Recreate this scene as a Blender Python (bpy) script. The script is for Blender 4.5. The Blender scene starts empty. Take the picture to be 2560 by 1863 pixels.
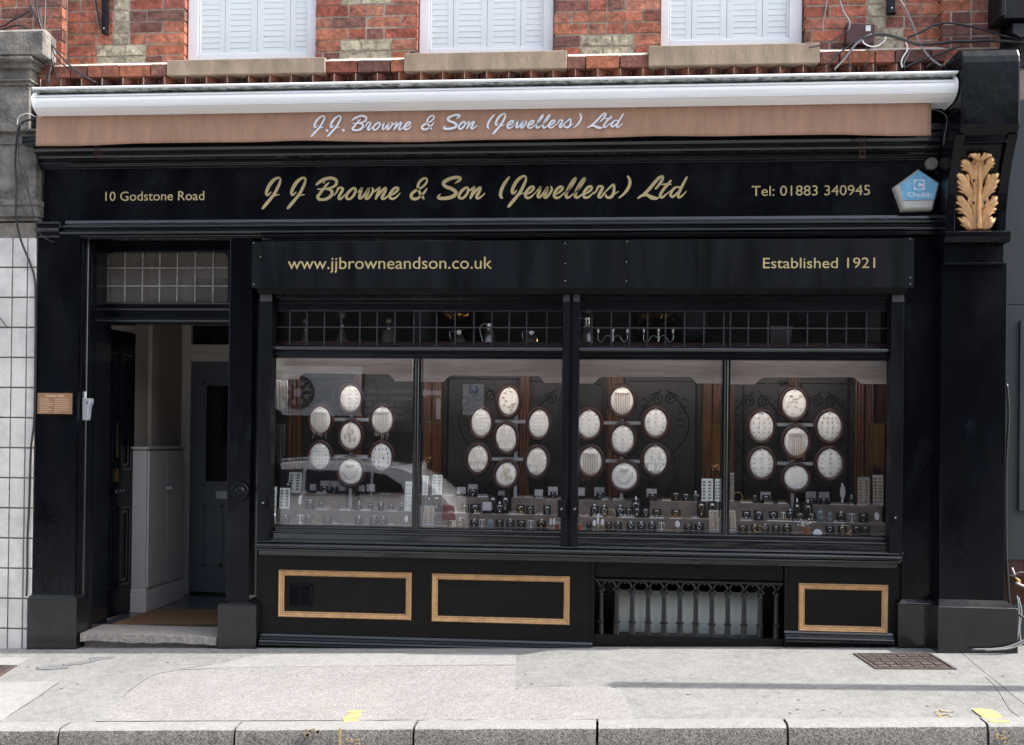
import bpy, math, random
from math import sin, cos, pi, radians, sqrt, atan2, tan
from mathutils import Matrix, Vector
random.seed(7)
S = bpy.context.scene
COL = S.collection
# ------------------------------------------------------------------ camera
F, D, CH = 2650.0, 6.7, 1.33
PX, PY = 1280.0, 1080.5
Rm = (Matrix.Rotation(0.086, 3, 'Z') @ Matrix.Rotation(pi/2+0.007, 3, 'X') @ Matrix.Rotation(0.0115, 3, 'Z'))
CP = Vector((0, -D, CH))
cd = bpy.data.cameras.new('camera'); cam = bpy.data.objects.new('camera', cd); COL.objects.link(cam)
cd.sensor_width = 36; cd.lens = F/2560*36; cd.clip_end = 500; cd.clip_start = .05
cd.shift_y = (PY-931.5)/2560
cam.matrix_world = Matrix.Translation(CP) @ Rm.to_4x4()
S.camera = cam
def ray(x, y): return Rm @ Vector(((x-PX)/F, -(y-PY)/F, -1))
def W(x, y, Y=0.0):            # photo pixel on the vertical plane at depth Y -> X, Z
    r = ray(x, y); t = (Y-CP.y)/r.y; p = CP+r*t
    return p.x, p.z
def W3(x, y, Y=0.0):
    a = W(x, y, Y); return (a[0], Y, a[1])
def H(x, y, z):                # photo pixel on horizontal plane
    r = ray(x, y); t = (z-CP.z)/r.z; p = CP+r*t
    return p.x, p.y
def zg(X, Y):
    a = .033+.0284*X; b = -.049+.0395*X
    t = min(1, max(0, (-.1-Y)/1.35)); return a+(b-a)*t
def G(x, y, dz=0):
    z = 0
    for i in range(12):
        X, Y = H(x, y, z+dz); z = zg(X, Y)
    return X, Y, z+dz
def RX(x0, y0, x1, y1, Y=0.0): # pixel rect -> x0,x1,z0,z1 world
    xm, ym = (x0+x1)/2, (y0+y1)/2
    a = W(x0, ym, Y)[0]; b = W(x1, ym, Y)[0]; c = W(xm, y1, Y)[1]; d = W(xm, y0, Y)[1]
    return a, b, c, d
# ------------------------------------------------------------------ materials
def mat(name, col, rough=.5, metal=0, var=.0, vs=8, bump=0, bs=30, col2=None, rv=0, stretch=(1,1,1), coat=0, spec=None, bdist=.01, detail=6, wear=0):
    m = bpy.data.materials.new(name); m.use_nodes = True; nt = m.node_tree; b = nt.nodes['Principled BSDF']
    b.inputs['Base Color'].default_value = (*col, 1); b.inputs['Roughness'].default_value = rough; b.inputs['Metallic'].default_value = metal
    if spec is not None: b.inputs['Specular IOR Level'].default_value = spec
    if coat: b.inputs['Coat Weight'].default_value = coat; b.inputs['Coat Roughness'].default_value = .12
    tc = nt.nodes.new('ShaderNodeTexCoord'); mp = nt.nodes.new('ShaderNodeMapping'); nt.links.new(tc.outputs['Object'], mp.inputs[0]); mp.inputs['Scale'].default_value = stretch
    if var or col2:
        n = nt.nodes.new('ShaderNodeTexNoise'); n.inputs['Scale'].default_value = vs; n.inputs['Detail'].default_value = detail; n.inputs['Roughness'].default_value = .6
        nt.links.new(mp.outputs[0], n.inputs['Vector'])
        mx = nt.nodes.new('ShaderNodeMix'); mx.data_type = 'RGBA'
        c2 = col2 or tuple(min(1, c*(1+var)) for c in col); c1 = col if col2 else tuple(c*(1-var) for c in col)
        mx.inputs['A'].default_value = (*c1, 1); mx.inputs['B'].default_value = (*c2, 1)
        r = nt.nodes.new('ShaderNodeMapRange'); r.inputs[1].default_value = .35; r.inputs[2].default_value = .65
        nt.links.new(n.outputs['Fac'], r.inputs[0]); nt.links.new(r.outputs[0], mx.inputs['Factor']); nt.links.new(mx.outputs['Result'], b.inputs['Base Color'])
    if wear:
        nw = nt.nodes.new('ShaderNodeTexNoise'); nw.inputs['Scale'].default_value = 2.6; nw.inputs['Detail'].default_value = 14; nw.inputs['Roughness'].default_value = .72; nw.inputs['Distortion'].default_value = .6
        nt.links.new(mp.outputs[0], nw.inputs['Vector']); rw = nt.nodes.new('ShaderNodeMapRange'); rw.inputs[1].default_value = .57; rw.inputs[2].default_value = .72; rw.inputs[4].default_value = wear; nt.links.new(nw.outputs['Fac'], rw.inputs[0])
        mw = nt.nodes.new('ShaderNodeMix'); mw.data_type = 'RGBA'; mw.inputs['B'].default_value = (.045, .052, .068, 1); nt.links.new(rw.outputs[0], mw.inputs['Factor'])
        src = b.inputs['Base Color'].links[0].from_socket if b.inputs['Base Color'].links else None
        if src: nt.links.new(src, mw.inputs['A'])
        else: mw.inputs['A'].default_value = (*col, 1)
        nt.links.new(mw.outputs['Result'], b.inputs['Base Color'])
    if rv:
        n2 = nt.nodes.new('ShaderNodeTexNoise'); n2.inputs['Scale'].default_value = vs*.7; n2.inputs['Detail'].default_value = 5
        nt.links.new(mp.outputs[0], n2.inputs['Vector'])
        r2 = nt.nodes.new('ShaderNodeMapRange'); r2.inputs[1].default_value = .3; r2.inputs[2].default_value = .7; r2.inputs[3].default_value = max(.02, rough-rv); r2.inputs[4].default_value = rough+rv
        nt.links.new(n2.outputs['Fac'], r2.inputs[0]); nt.links.new(r2.outputs[0], b.inputs['Roughness'])
    if bump:
        n3 = nt.nodes.new('ShaderNodeTexNoise'); n3.inputs['Scale'].default_value = bs; n3.inputs['Detail'].default_value = 5
        nt.links.new(mp.outputs[0], n3.inputs['Vector'])
        bp = nt.nodes.new('ShaderNodeBump'); bp.inputs['Strength'].default_value = bump; bp.inputs['Distance'].default_value = bdist
        nt.links.new(n3.outputs['Fac'], bp.inputs['Height']); nt.links.new(bp.outputs[0], b.inputs['Normal'])
    return m
def emis(name, col, st):
    m = bpy.data.materials.new(name); m.use_nodes = True; b = m.node_tree.nodes['Principled BSDF']
    b.inputs['Base Color'].default_value = (*col, 1); b.inputs['Emission Color'].default_value = (*col, 1); b.inputs['Emission Strength'].default_value = st
    return m
def glassmat(name, ior=1.5, tint=(1, 1, 1), rough=.0, dust=0):
    m = bpy.data.materials.new(name); m.use_nodes = True; nt = m.node_tree; nt.nodes.clear()
    o = nt.nodes.new('ShaderNodeOutputMaterial'); mx = nt.nodes.new('ShaderNodeMixShader'); t = nt.nodes.new('ShaderNodeBsdfTransparent'); g = nt.nodes.new('ShaderNodeBsdfGlossy'); f = nt.nodes.new('ShaderNodeFresnel')
    t.inputs[0].default_value = (*tint, 1); g.inputs['Roughness'].default_value = rough
    ge = nt.nodes.new('ShaderNodeNewGeometry'); mi = nt.nodes.new('ShaderNodeMapRange'); mi.inputs[3].default_value = ior; mi.inputs[4].default_value = 1/ior
    nt.links.new(ge.outputs['Backfacing'], mi.inputs[0]); nt.links.new(mi.outputs[0], f.inputs[0])
    nt.links.new(f.outputs[0], mx.inputs[0]); nt.links.new(t.outputs[0], mx.inputs[1]); nt.links.new(g.outputs[0], mx.inputs[2]); 
    if dust:
        d = nt.nodes.new('ShaderNodeBsdfDiffuse'); d.inputs[0].default_value = (.5, .46, .42, 1); m3 = nt.nodes.new('ShaderNodeMixShader'); n = nt.nodes.new('ShaderNodeTexNoise'); n.inputs['Scale'].default_value = 6; r = nt.nodes.new('ShaderNodeMapRange'); r.inputs[3].default_value = dust*.5; r.inputs[4].default_value = dust*1.5
        nt.links.new(n.outputs['Fac'], r.inputs[0]); nt.links.new(r.outputs[0], m3.inputs[0]); nt.links.new(mx.outputs[0], m3.inputs[1]); nt.links.new(d.outputs[0], m3.inputs[2]); nt.links.new(m3.outputs[0], o.inputs[0])
    else: nt.links.new(mx.outputs[0], o.inputs[0])
    return m
def vcolmat(name, rough=.85, bump=.9, bs=45, nv=.38):
    m = bpy.data.materials.new(name); m.use_nodes = True; nt = m.node_tree; b = nt.nodes['Principled BSDF']; b.inputs['Roughness'].default_value = rough
    a = nt.nodes.new('ShaderNodeAttribute'); a.attribute_name = 'tint'
    tc = nt.nodes.new('ShaderNodeTexCoord'); n = nt.nodes.new('ShaderNodeTexNoise'); n.inputs['Scale'].default_value = 22; n.inputs['Detail'].default_value = 9; n.inputs['Roughness'].default_value = .7
    nt.links.new(tc.outputs['Object'], n.inputs['Vector'])
    r = nt.nodes.new('ShaderNodeMapRange'); r.inputs[1].default_value = .3; r.inputs[2].default_value = .68; r.inputs[3].default_value = 1-nv*2; r.inputs[4].default_value = 1+nv
    nt.links.new(n.outputs['Fac'], r.inputs[0])
    v = nt.nodes.new('ShaderNodeVectorMath'); v.operation = 'SCALE'; nt.links.new(a.outputs['Color'], v.inputs[0]); nt.links.new(r.outputs[0], v.inputs['Scale']); nt.links.new(v.outputs[0], b.inputs['Base Color'])
    n3 = nt.nodes.new('ShaderNodeTexNoise'); n3.inputs['Scale'].default_value = bs; n3.inputs['Detail'].default_value = 6; nt.links.new(tc.outputs['Object'], n3.inputs['Vector'])
    bp = nt.nodes.new('ShaderNodeBump'); bp.inputs['Strength'].default_value = bump; bp.inputs['Distance'].default_value = .008
    nt.links.new(n3.outputs['Fac'], bp.inputs['Height']); nt.links.new(bp.outputs[0], b.inputs['Normal'])
    return m
def groundmat(name, c1, c2, grain=120, gc=.5, stain=.18, bump=.8):
    m = bpy.data.materials.new(name); m.use_nodes = True; nt = m.node_tree; b = nt.nodes['Principled BSDF']; b.inputs['Roughness'].default_value = .9; b.inputs['Specular IOR Level'].default_value = .25
    tc = nt.nodes.new('ShaderNodeTexCoord')
    def noise(sc, det, rough=.6):
        n = nt.nodes.new('ShaderNodeTexNoise'); n.inputs['Scale'].default_value = sc; n.inputs['Detail'].default_value = det; n.inputs['Roughness'].default_value = rough; nt.links.new(tc.outputs['Object'], n.inputs['Vector']); return n
    g = nt.nodes.new('ShaderNodeTexVoronoi'); g.inputs['Scale'].default_value = grain; nt.links.new(tc.outputs['Object'], g.inputs['Vector'])
    sep = nt.nodes.new('ShaderNodeSeparateColor'); nt.links.new(g.outputs['Color'], sep.inputs[0])
    r = nt.nodes.new('ShaderNodeMapRange'); r.inputs[1].default_value = .5-gc/2; r.inputs[2].default_value = .5+gc/2; nt.links.new(sep.outputs[0], r.inputs[0])
    mx = nt.nodes.new('ShaderNodeMix'); mx.data_type = 'RGBA'; mx.inputs['A'].default_value = (*c1, 1); mx.inputs['B'].default_value = (*c2, 1); nt.links.new(r.outputs[0], mx.inputs['Factor'])
    n2 = noise(2.2, 8, .7); n4 = noise(19, 5, .6)
    ad = nt.nodes.new('ShaderNodeMath'); ad.operation = 'ADD'; nt.links.new(n2.outputs['Fac'], ad.inputs[0]); nt.links.new(n4.outputs['Fac'], ad.inputs[1])
    r2 = nt.nodes.new('ShaderNodeMapRange'); r2.inputs[1].default_value = .75; r2.inputs[2].default_value = 1.2; r2.inputs[3].default_value = 1-stain; r2.inputs[4].default_value = 1+stain*.4; nt.links.new(ad.outputs[0], r2.inputs[0])
    v = nt.nodes.new('ShaderNodeVectorMath'); v.operation = 'SCALE'; nt.links.new(mx.outputs['Result'], v.inputs[0]); nt.links.new(r2.outputs[0], v.inputs['Scale']); nt.links.new(v.outputs[0], b.inputs['Base Color'])
    n3 = noise(grain*.9, 3); bp = nt.nodes.new('ShaderNodeBump'); bp.inputs['Strength'].default_value = bump; bp.inputs['Distance'].default_value = .006; nt.links.new(n3.outputs['Fac'], bp.inputs['Height']); nt.links.new(bp.outputs[0], b.inputs['Normal'])
    return m
M = {}
M['black'] = mat('black_gloss_paint', (.0025, .0029, .004), .2, rv=.12, vs=5, bump=.3, bs=11, bdist=.012, col2=(.004, .005, .008), spec=.2, wear=.28, stretch=(1, 1, .5))
M['blackh'] = mat('black_moulding_paint', (.003, .0035, .005), .15, rv=.08, vs=7, bump=.3, bs=14, stretch=(.35, 1, 2.2), bdist=.005, col2=(.006, .008, .012), spec=.6, coat=.5, wear=.3)
M['blackb'] = mat('brownish_black_paint', (.0038, .0034, .0036), .36, rv=.14, vs=6, bump=.25, bs=16, stretch=(.4, 1, 1.6), bdist=.006, col2=(.006, .005, .005), spec=.22, wear=.15)
M['blackm'] = mat('black_matt_metal', (.003, .0035, .005), .38, rv=.12, vs=4, col2=(.006, .0075, .011), stretch=(3, 1, .4), bump=.05, bs=5, spec=.22, wear=.15)
M['plinth'] = mat('plinth_paint', (.0045, .005, .006), .3, rv=.12, vs=4, bump=.4, bs=14, bdist=.01, col2=(.008, .0085, .010), spec=.4, wear=.4, coat=.6)
M['iron'] = mat('cast_iron_paint', (.007, .0075, .010), .34, rv=.1, vs=20, bump=.4, bs=40, bdist=.003)
M['gold'] = mat('gold_leaf_lettering', (.54, .43, .215), .42, .15, var=.08, vs=3)
M['goldpaint'] = mat('gold_paint', (.52, .31, .145), .38, .2, var=.15, vs=18, bump=.4, bs=30, bdist=.004)
M['acanthus'] = mat('gilded_plaster', (.66, .39, .19), .34, .3, var=.25, vs=14, bump=.3, bs=60, bdist=.003)
M['pvc'] = mat('white_upvc', (.78, .79, .82), .3, var=.03, vs=2)
M['shutter'] = mat('white_shutter_paint', (.84, .87, .87), .4)
M['cass'] = mat('white_aluminium', (.90, .91, .92), .28, var=.05, vs=3, stretch=(.3, 1, 6))
M['cassd'] = mat('algae_stained_white_rail', (.10, .11, .08), .7, vs=26, col2=(.7, .7, .68), detail=9)
M['stonesill'] = mat('painted_stone_sill', (.25, .19, .135), .8, var=.22, vs=7, bump=.5, bs=25, stretch=(1, 1, .5))
M['stone'] = mat('weathered_stone', (.09, .085, .08), .9, vs=9, col2=(.26, .24, .21), bump=.8, bs=50, detail=9)
M['mortar'] = mat('mortar', (.38, .31, .25), .95, var=.25, vs=30, bump=.6, bs=80)
M['ledge'] = mat('mortar_capping', (.5, .45, .39), .95, var=.2, vs=20, bump=.5, bs=60)
M['brick'] = vcolmat('red_brick')
M['tile'] = mat('glazed_white_tile', (.67, .645, .615), .22, var=.14, vs=6, bump=.25, bs=9, bdist=.01)
M['grout'] = mat('grey_grout', (.2, .18, .155), .95, var=.2, vs=30)
M['valance'] = mat('terracotta_canvas', (.43, .25, .175), .85, vs=5, col2=(.34, .20, .135), bump=.3, bs=300, stretch=(3, 1, .6), bdist=.002)
M['whitepaint'] = mat('white_sign_paint', (.78, .80, .86), .6, var=.08, vs=40)
M['asphalt'] = groundmat('grey_footway_asphalt', (.20, .20, .193), (.29, .287, .275), 190, .8, .2, .6)
M['chip'] = groundmat('pale_chip_footway', (.225, .213, .205), (.34, .323, .312), 150, .8, .14, .9)
M['pale'] = groundmat('pale_footway_concrete', (.255, .252, .245), (.33, .325, .315), 170, .8, .14, .5)
M['dark'] = mat('dark_stain', (.16, .16, .165), .8, var=.3, vs=60, bump=.5, bs=150)
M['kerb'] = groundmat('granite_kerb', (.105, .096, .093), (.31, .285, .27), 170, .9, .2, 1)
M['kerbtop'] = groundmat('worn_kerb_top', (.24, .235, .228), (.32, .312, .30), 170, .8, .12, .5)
M['joint'] = mat('dirt_joint', (.06, .055, .05), 1)
M['road'] = groundmat('road_asphalt', (.16, .155, .15), (.30, .29, .28), 120, .9, .2, 1)
M['yellow'] = mat('worn_yellow_paint', (.58, .40, .11), .8, vs=60, col2=(.40, .33, .2), detail=9)
M['iron_cover'] = mat('rusty_iron', (.13, .10, .09), .7, .4, var=.3, vs=30, bump=.4, bs=60)
M['glass'] = glassmat('shop_glass', 1.7)
M['upglass'] = glassmat('upper_glass', 1.4)
M['oldglass'] = glassmat('leaded_glass', 1.5, (.75, .75, .75), .03, .14)
M['crystal'] = glassmat('cut_crystal', 2.2, (.8, .8, .78), .05, .16)
M['lead'] = mat('lead_came', (.06, .06, .075), .45, .3)
M['leaddk'] = mat('pale_lead_came', (.32, .30, .29), .6, .1, var=.3, vs=30)
M['mahog'] = mat('mahogany', (.035, .010, .008), .3, var=.4, vs=20, stretch=(1, 1, 3))
M['post'] = mat('brown_timber', (.12, .042, .016), .35, var=.4, vs=15, stretch=(4, 1, .3))
M['cream'] = mat('cream_velvet', (.92, .90, .85), .9, var=.03, vs=20)
M['pelmet'] = mat('limed_wood', (.60, .50, .48), .65, vs=9, col2=(.46, .37, .355), stretch=(.5, 1, 5), bump=.15, bs=20)
M['suede'] = mat('taupe_suede', (.19, .158, .14), .95, var=.2, vs=14)
M['screen'] = mat('grey_screen', (.019, .020, .022), .4, var=.15, vs=2)
M['scroll'] = mat('black_scroll', (.006, .006, .008), .5)
M['velvet'] = mat('black_velvet', (.006, .006, .008), .95)
M['greycard'] = mat('slate_card', (.12, .15, .18), .8)
M['tag'] = mat('white_tag', (.85, .87, .90), .6)
M['au'] = mat('gold_jewellery', (.85, .60, .25), .22, 1)
M['ag'] = mat('silver_jewellery', (.82, .84, .88), .18, 1)
M['rose'] = mat('rose_gold', (.80, .45, .32), .25, 1)
M['tealgem'] = mat('turquoise', (.05, .45, .45), .3)
M['bluegem'] = mat('blue_stone', (.05, .10, .45), .15)
M['boxw'] = mat('box_lining', (.62, .60, .64), .8)
M['card'] = mat('pale_card', (.72, .77, .75), .7)
M['alu'] = mat('brushed_aluminium', (.42, .44, .47), .4, .6)
M['beige'] = mat('hall_wall_paint', (.40, .345, .295), .8)
M['trim'] = mat('white_trim_paint', (.55, .52, .50), .5)
M['grey'] = mat('grey_cabinet', (.45, .43, .42), .5, var=.05, vs=3)
M['navy'] = mat('slate_blue_door', (.10, .115, .14), .4)
M['mat_'] = mat('coir_mat', (.20, .105, .048), 1, var=.3, vs=200, bump=1, bs=300)
M['floor'] = mat('hall_tile', (.06, .07, .085), .18)
M['step'] = mat('worn_concrete_step', (.24, .215, .19), .9, vs=40, col2=(.36, .33, .30), bump=.8, bs=60, stretch=(1, 1, 1))
M['brass'] = mat('brass', (.75, .55, .22), .3, 1)
M['copperplate'] = mat('copper_plaque', (.55, .30, .17), .35, .7, var=.15, vs=3)
M['interior'] = mat('shop_interior', (.06, .042, .032), .9, var=.2, vs=3)
M['greyplastic'] = mat('grey_plastic', (.36, .38, .42), .5)
M['bell'] = mat('aged_ivory_plastic', (.50, .49, .46), .45, var=.1, vs=15)
M['bluelabel'] = mat('faded_blue_label', (.13, .40, .66), .5, col2=(.25, .55, .78), vs=25)
M['cable'] = mat('black_cable', (.02, .02, .024), .4)
M['cableg'] = mat('grey_cable', (.17, .17, .175), .5)
M['cablew'] = mat('white_cable', (.7, .7, .7), .5)
M['maroon'] = mat('maroon_box', (.055, .016, .016), .45, var=.2, vs=10)
M['teal'] = mat('slate_green_paint', (.034, .046, .052), .5, var=.08, vs=3)
M['rust'] = mat('rust', (.07, .03, .018), .9, var=.4, vs=30)
M['bright'] = mat('polished_silver', (.95, .95, .97), .08, 1)
M['petal'] = mat('pink_petal', (.75, .66, .70), .8)
M['leaf'] = mat('green_leaf', (.06, .14, .03), .7)
M['terra'] = mat('terracotta', (.38, .13, .07), .8)
M['blue'] = mat('enamel_blue', (.03, .09, .28), .4)
M['blind'] = mat('basement_blind', (.58, .66, .65), .7, vs=2.5, col2=(.66, .64, .56), stretch=(6, 1, 1))
M['carw'] = mat('white_car_paint', (.88, .89, .90), .25, coat=1)
M['tint'] = mat('tinted_window', (.01, .012, .014), .08)
M['redlamp'] = mat('red_lens', (.45, .01, .015), .15)
M['rubber'] = mat('rubber', (.02, .02, .02), .8)
M['oppbrick'] = mat('opposite_render', (.022, .020, .019), .9, var=.3, vs=3)
M['signdark'] = mat('dark_sign', (.035, .035, .038), .6)
M['signpale'] = mat('pale_sign', (.50, .52, .56), .6)
M['bulb'] = emis('lit_bulb', (1, .62, .25), 5)
M['fill_tube'] = emis('added_long_tube', (1, .97, .93), 6)
M['tube'] = emis('lit_tube', (.8, 1, .85), 1.3)
# ------------------------------------------------------------------ mesh builder
class MB:
    def __init__(s): s.v = []; s.f = []; s.c = []; s.tint = None
    def add(s, vs, fs):
        o = len(s.v); s.v += [tuple(v) for v in vs]; s.f += [tuple(i+o for i in f) for f in fs]
        if s.tint is not None: s.c += [s.tint]*len(fs)
        return s
    def box(s, x0, x1, y0, y1, z0, z1, j=0):
        if x1 < x0: x0, x1 = x1, x0
        if y1 < y0: y0, y1 = y1, y0
        if z1 < z0: z0, z1 = z1, z0
        vs = [(x, y, z) for x in (x0, x1) for y in (y0, y1) for z in (z0, z1)]
        if j: vs = [(a+random.uniform(-j, j), b+random.uniform(-j, j), c+random.uniform(-j, j)) for a, b, c in vs]
        return s.add(vs, [(0, 1, 3, 2), (4, 6, 7, 5), (0, 4, 5, 1), (2, 3, 7, 6), (0, 2, 6, 4), (1, 5, 7, 3)])
    def prism(s, pts, y0, y1):      # polygon in XZ extruded along Y
        n = len(pts); vs = [(x, y0, z) for x, z in pts]+[(x, y1, z) for x, z in pts]
        return s.add(vs, [tuple(range(n)), tuple(range(2*n-1, n-1, -1))]+[(i, i+n, (i+1) % n+n, (i+1) % n) for i in range(n)])
    def profx(s, pts, x0, x1):      # polygon in YZ extruded along X
        n = len(pts); vs = [(x0, y, z) for y, z in pts]+[(x1, y, z) for y, z in pts]
        return s.add(vs, [tuple(range(n)), tuple(range(2*n-1, n-1, -1))]+[(i, i+n, (i+1) % n+n, (i+1) % n) for i in range(n)])
    def profz(s, pts, z0, z1):
        n = len(pts); vs = [(x, y, z0) for x, y in pts]+[(x, y, z1) for x, y in pts]
        return s.add(vs, [tuple(range(n)), tuple(range(2*n-1, n-1, -1))]+[(i, i+n, (i+1) % n+n, (i+1) % n) for i in range(n)])
    def bead(s, x0, x1, y, z, r, ry=None, n=12):
        ry = ry or r
        return s.profx([(y+ry*cos(2*pi*i/n), z+r*sin(2*pi*i/n)) for i in range(n)], x0, x1)
    def beadz(s, x, y, r, z0, z1, n=12):
        return s.profz([(x+r*cos(2*pi*i/n), y+r*sin(2*pi*i/n)) for i in range(n)], z0, z1)
    def tube(s, pts, r, n=6, closed=False):
        P = [Vector(p) for p in pts]; m = len(P); vs = []; up = None
        for i, p in enumerate(P):
            a = P[(i-1) % m] if (closed or i) else p; b = P[(i+1) % m] if (closed or i < m-1) else p
            t = (b-a)
            if t.length < 1e-9: t = Vector((0, 0, 1))
            t.normalize()
            if up is None: up = Vector((0, 1, 0)) if abs(t.y) < .9 else Vector((0, 0, 1))
            u = up-t*up.dot(t)
            if u.length < 1e-6: u = t.orthogonal()
            u.normalize(); w = t.cross(u); up = u
            rr = r[i] if isinstance(r, (list, tuple)) else r
            vs += [p+(u*cos(2*pi*k/n)+w*sin(2*pi*k/n))*rr for k in range(n)]
        fs = []
        for i in range(m if closed else m-1):
            j = (i+1) % m
            fs += [(i*n+k, i*n+(k+1) % n, j*n+(k+1) % n, j*n+k) for k in range(n)]
        if not closed: fs += [tuple(range(n))[::-1], tuple(range((m-1)*n, m*n))]
        return s.add(vs, fs)
    def lathe(s, prof, c=(0, 0, 0), n=20, ax='z', sx=1, sy=1):
        vs = []; m = len(prof)
        for r, z in prof:
            for k in range(n):
                a = 2*pi*k/n; x, y = r*cos(a)*sx, r*sin(a)*sy
                p = (x, y, z) if ax == 'z' else ((x, z, y) if ax == 'y' else (z, x, y))
                vs.append((p[0]+c[0], p[1]+c[1], p[2]+c[2]))
        fs = [(i*n+k, i*n+(k+1) % n, (i+1)*n+(k+1) % n, (i+1)*n+k) for i in range(m-1) for k in range(n)]
        fs += [tuple(range(n))[::-1], tuple(range((m-1)*n, m*n))]
        return s.add(vs, fs)
    def ball(s, c, r, n=10, m=6, sy=1, sz=1):
        return s.lathe([(r*sin(pi*i/m) if 0 < i < m else r*.01, -r*cos(pi*i/m)*sz) for i in range(m+1)], c, n, sy=sy)
    def disc(s, c, rx, rz, y0, y1, n=32):
        return s.prism([(c[0]+rx*cos(2*pi*i/n), c[1]+rz*sin(2*pi*i/n)) for i in range(n)], y0, y1)
    def quad(s, a, b, c, d): return s.add([a, b, c, d], [(0, 1, 2, 3)])
    def build(s, name, m, parent=None, bevel=0, smooth=False, root=None, fixn=True):
        me = bpy.data.meshes.new(name)
        off = Vector((0, 0, 0))
        p = parent
        while p is not None: off += Vector(p.location); p = p.parent
        me.from_pydata([tuple(Vector(v)-off) for v in s.v], [], s.f); me.update()
        if s.c:
            at = me.color_attributes.new('tint', 'FLOAT_COLOR', 'CORNER'); k = 0
            for pi_, pl in enumerate(me.polygons):
                for _ in pl.loop_indices: at.data[k].color = (*s.c[pi_], 1); k += 1
        if fixn:
            import bmesh
            bm = bmesh.new(); bm.from_mesh(me); bmesh.ops.recalc_face_normals(bm, faces=bm.faces); bm.to_mesh(me); bm.free()
        o = bpy.data.objects.new(name, me); COL.objects.link(o)
        if parent: o.parent = parent
        me.materials.append(M[m] if isinstance(m, str) else m)
        if smooth:
            me.polygons.foreach_set('use_smooth', [True]*len(me.polygons))
            if smooth == 2:
                try: me.set_sharp_from_angle(angle=radians(35))
                except Exception: pass
        if bevel:
            b = o.modifiers.new('bevel', 'BEVEL'); b.width = bevel; b.segments = 2; b.limit_method = 'ANGLE'; b.angle_limit = radians(40)
        return o
def tag(o, label=None, cat=None, group=None, kind=None):
    if label: o['label'] = label
    if cat: o['category'] = cat
    if group: o['group'] = group
    if kind: o['kind'] = kind
    return o
def thing(name, label, cat, loc=(0, 0, 0), group=None, kind=None):
    o = bpy.data.objects.new(name, None); COL.objects.link(o); o.location = loc; o.empty_display_size = .05
    return tag(o, label, cat, group, kind)
def copy_thing(o, parent=None):
    c = o.copy(); COL.objects.link(c); c.parent = parent
    for ch in [k for k in o.children]:
        copy_thing(ch, c)
    return c
_tc = {}
def text_geo(txt):
    if txt in _tc: return _tc[txt]
    cu = bpy.data.curves.new('t', 'FONT'); cu.body = txt; cu.size = 1; cu.extrude = .02; cu.resolution_u = 4; cu.space_character = 1.0
    o = bpy.data.objects.new('t', cu); COL.objects.link(o)
    dg = bpy.context.evaluated_depsgraph_get(); me = o.evaluated_get(dg).to_mesh()
    vs = [tuple(v.co) for v in me.vertices]; fs = [tuple(p.vertices) for p in me.polygons]
    o.evaluated_get(dg).to_mesh_clear(); bpy.data.objects.remove(o); bpy.data.curves.remove(cu)
    _tc[txt] = (vs, fs); return _tc[txt]
def split_words(mb, gap):
    par = list(range(len(mb.v)))
    def fd(a):
        while par[a] != a: par[a] = par[par[a]]; a = par[a]
        return a
    for f in mb.f:
        for q in f[1:]: par[fd(q)] = fd(f[0])
    rng = {}
    for i, v in enumerate(mb.v):
        r = fd(i); a = rng.get(r); rng[r] = (min(a[0], v[0]), max(a[1], v[0])) if a else (v[0], v[0])
    isl = sorted(rng.items(), key=lambda t: t[1]); grp_ = []; e = None
    for r, (a, b) in isl:
        if e is None or a-e > gap: grp_.append(set()); e = b
        grp_[-1].add(r); e = max(e, b)
    out = []
    for g in grp_:
        m = MB(); ix = {}
        for i, v in enumerate(mb.v):
            if fd(i) in g: ix[i] = len(m.v); m.v.append(v)
        m.f = [tuple(ix[q] for q in f) for f in mb.f if f[0] in ix]; out.append(m)
    return out
def put_text(mb, txt, x0, x1, zb, cap, y, th=.003, mirror=False, bold=0):
    vs, fs = text_geo(txt); a = min(v[0] for v in vs); b = max(v[0] for v in vs); sc = (x1-x0)/(b-a); h = cap/.729
    yy = lambda q: y-(q+.02)/.04*th
    if mirror: mb.add([(x1-(v[0]-a)*sc, y+(v[2]+.02)/.04*th, zb+v[1]*h) for v in vs], fs)
    else: mb.add([(x0+(v[0]-a)*sc, yy(v[2]), zb+v[1]*h) for v in vs], fs)
    return mb
def cat_rom(pts, k=5):
    out = []; n = len(pts)
    for i in range(n-1):
        p0 = pts[max(0, i-1)]; p1 = pts[i]; p2 = pts[i+1]; p3 = pts[min(n-1, i+2)]
        for j in range(k):
            t = j/k
            out.append(tuple(.5*((2*b)+(-a+c)*t+(2*a-5*b+4*c-d)*t*t+(-a+3*b-3*c+d)*t**3) for a, b, c, d in zip(p0, p1, p2, p3)))
    out.append(tuple(pts[-1])); return out
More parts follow.
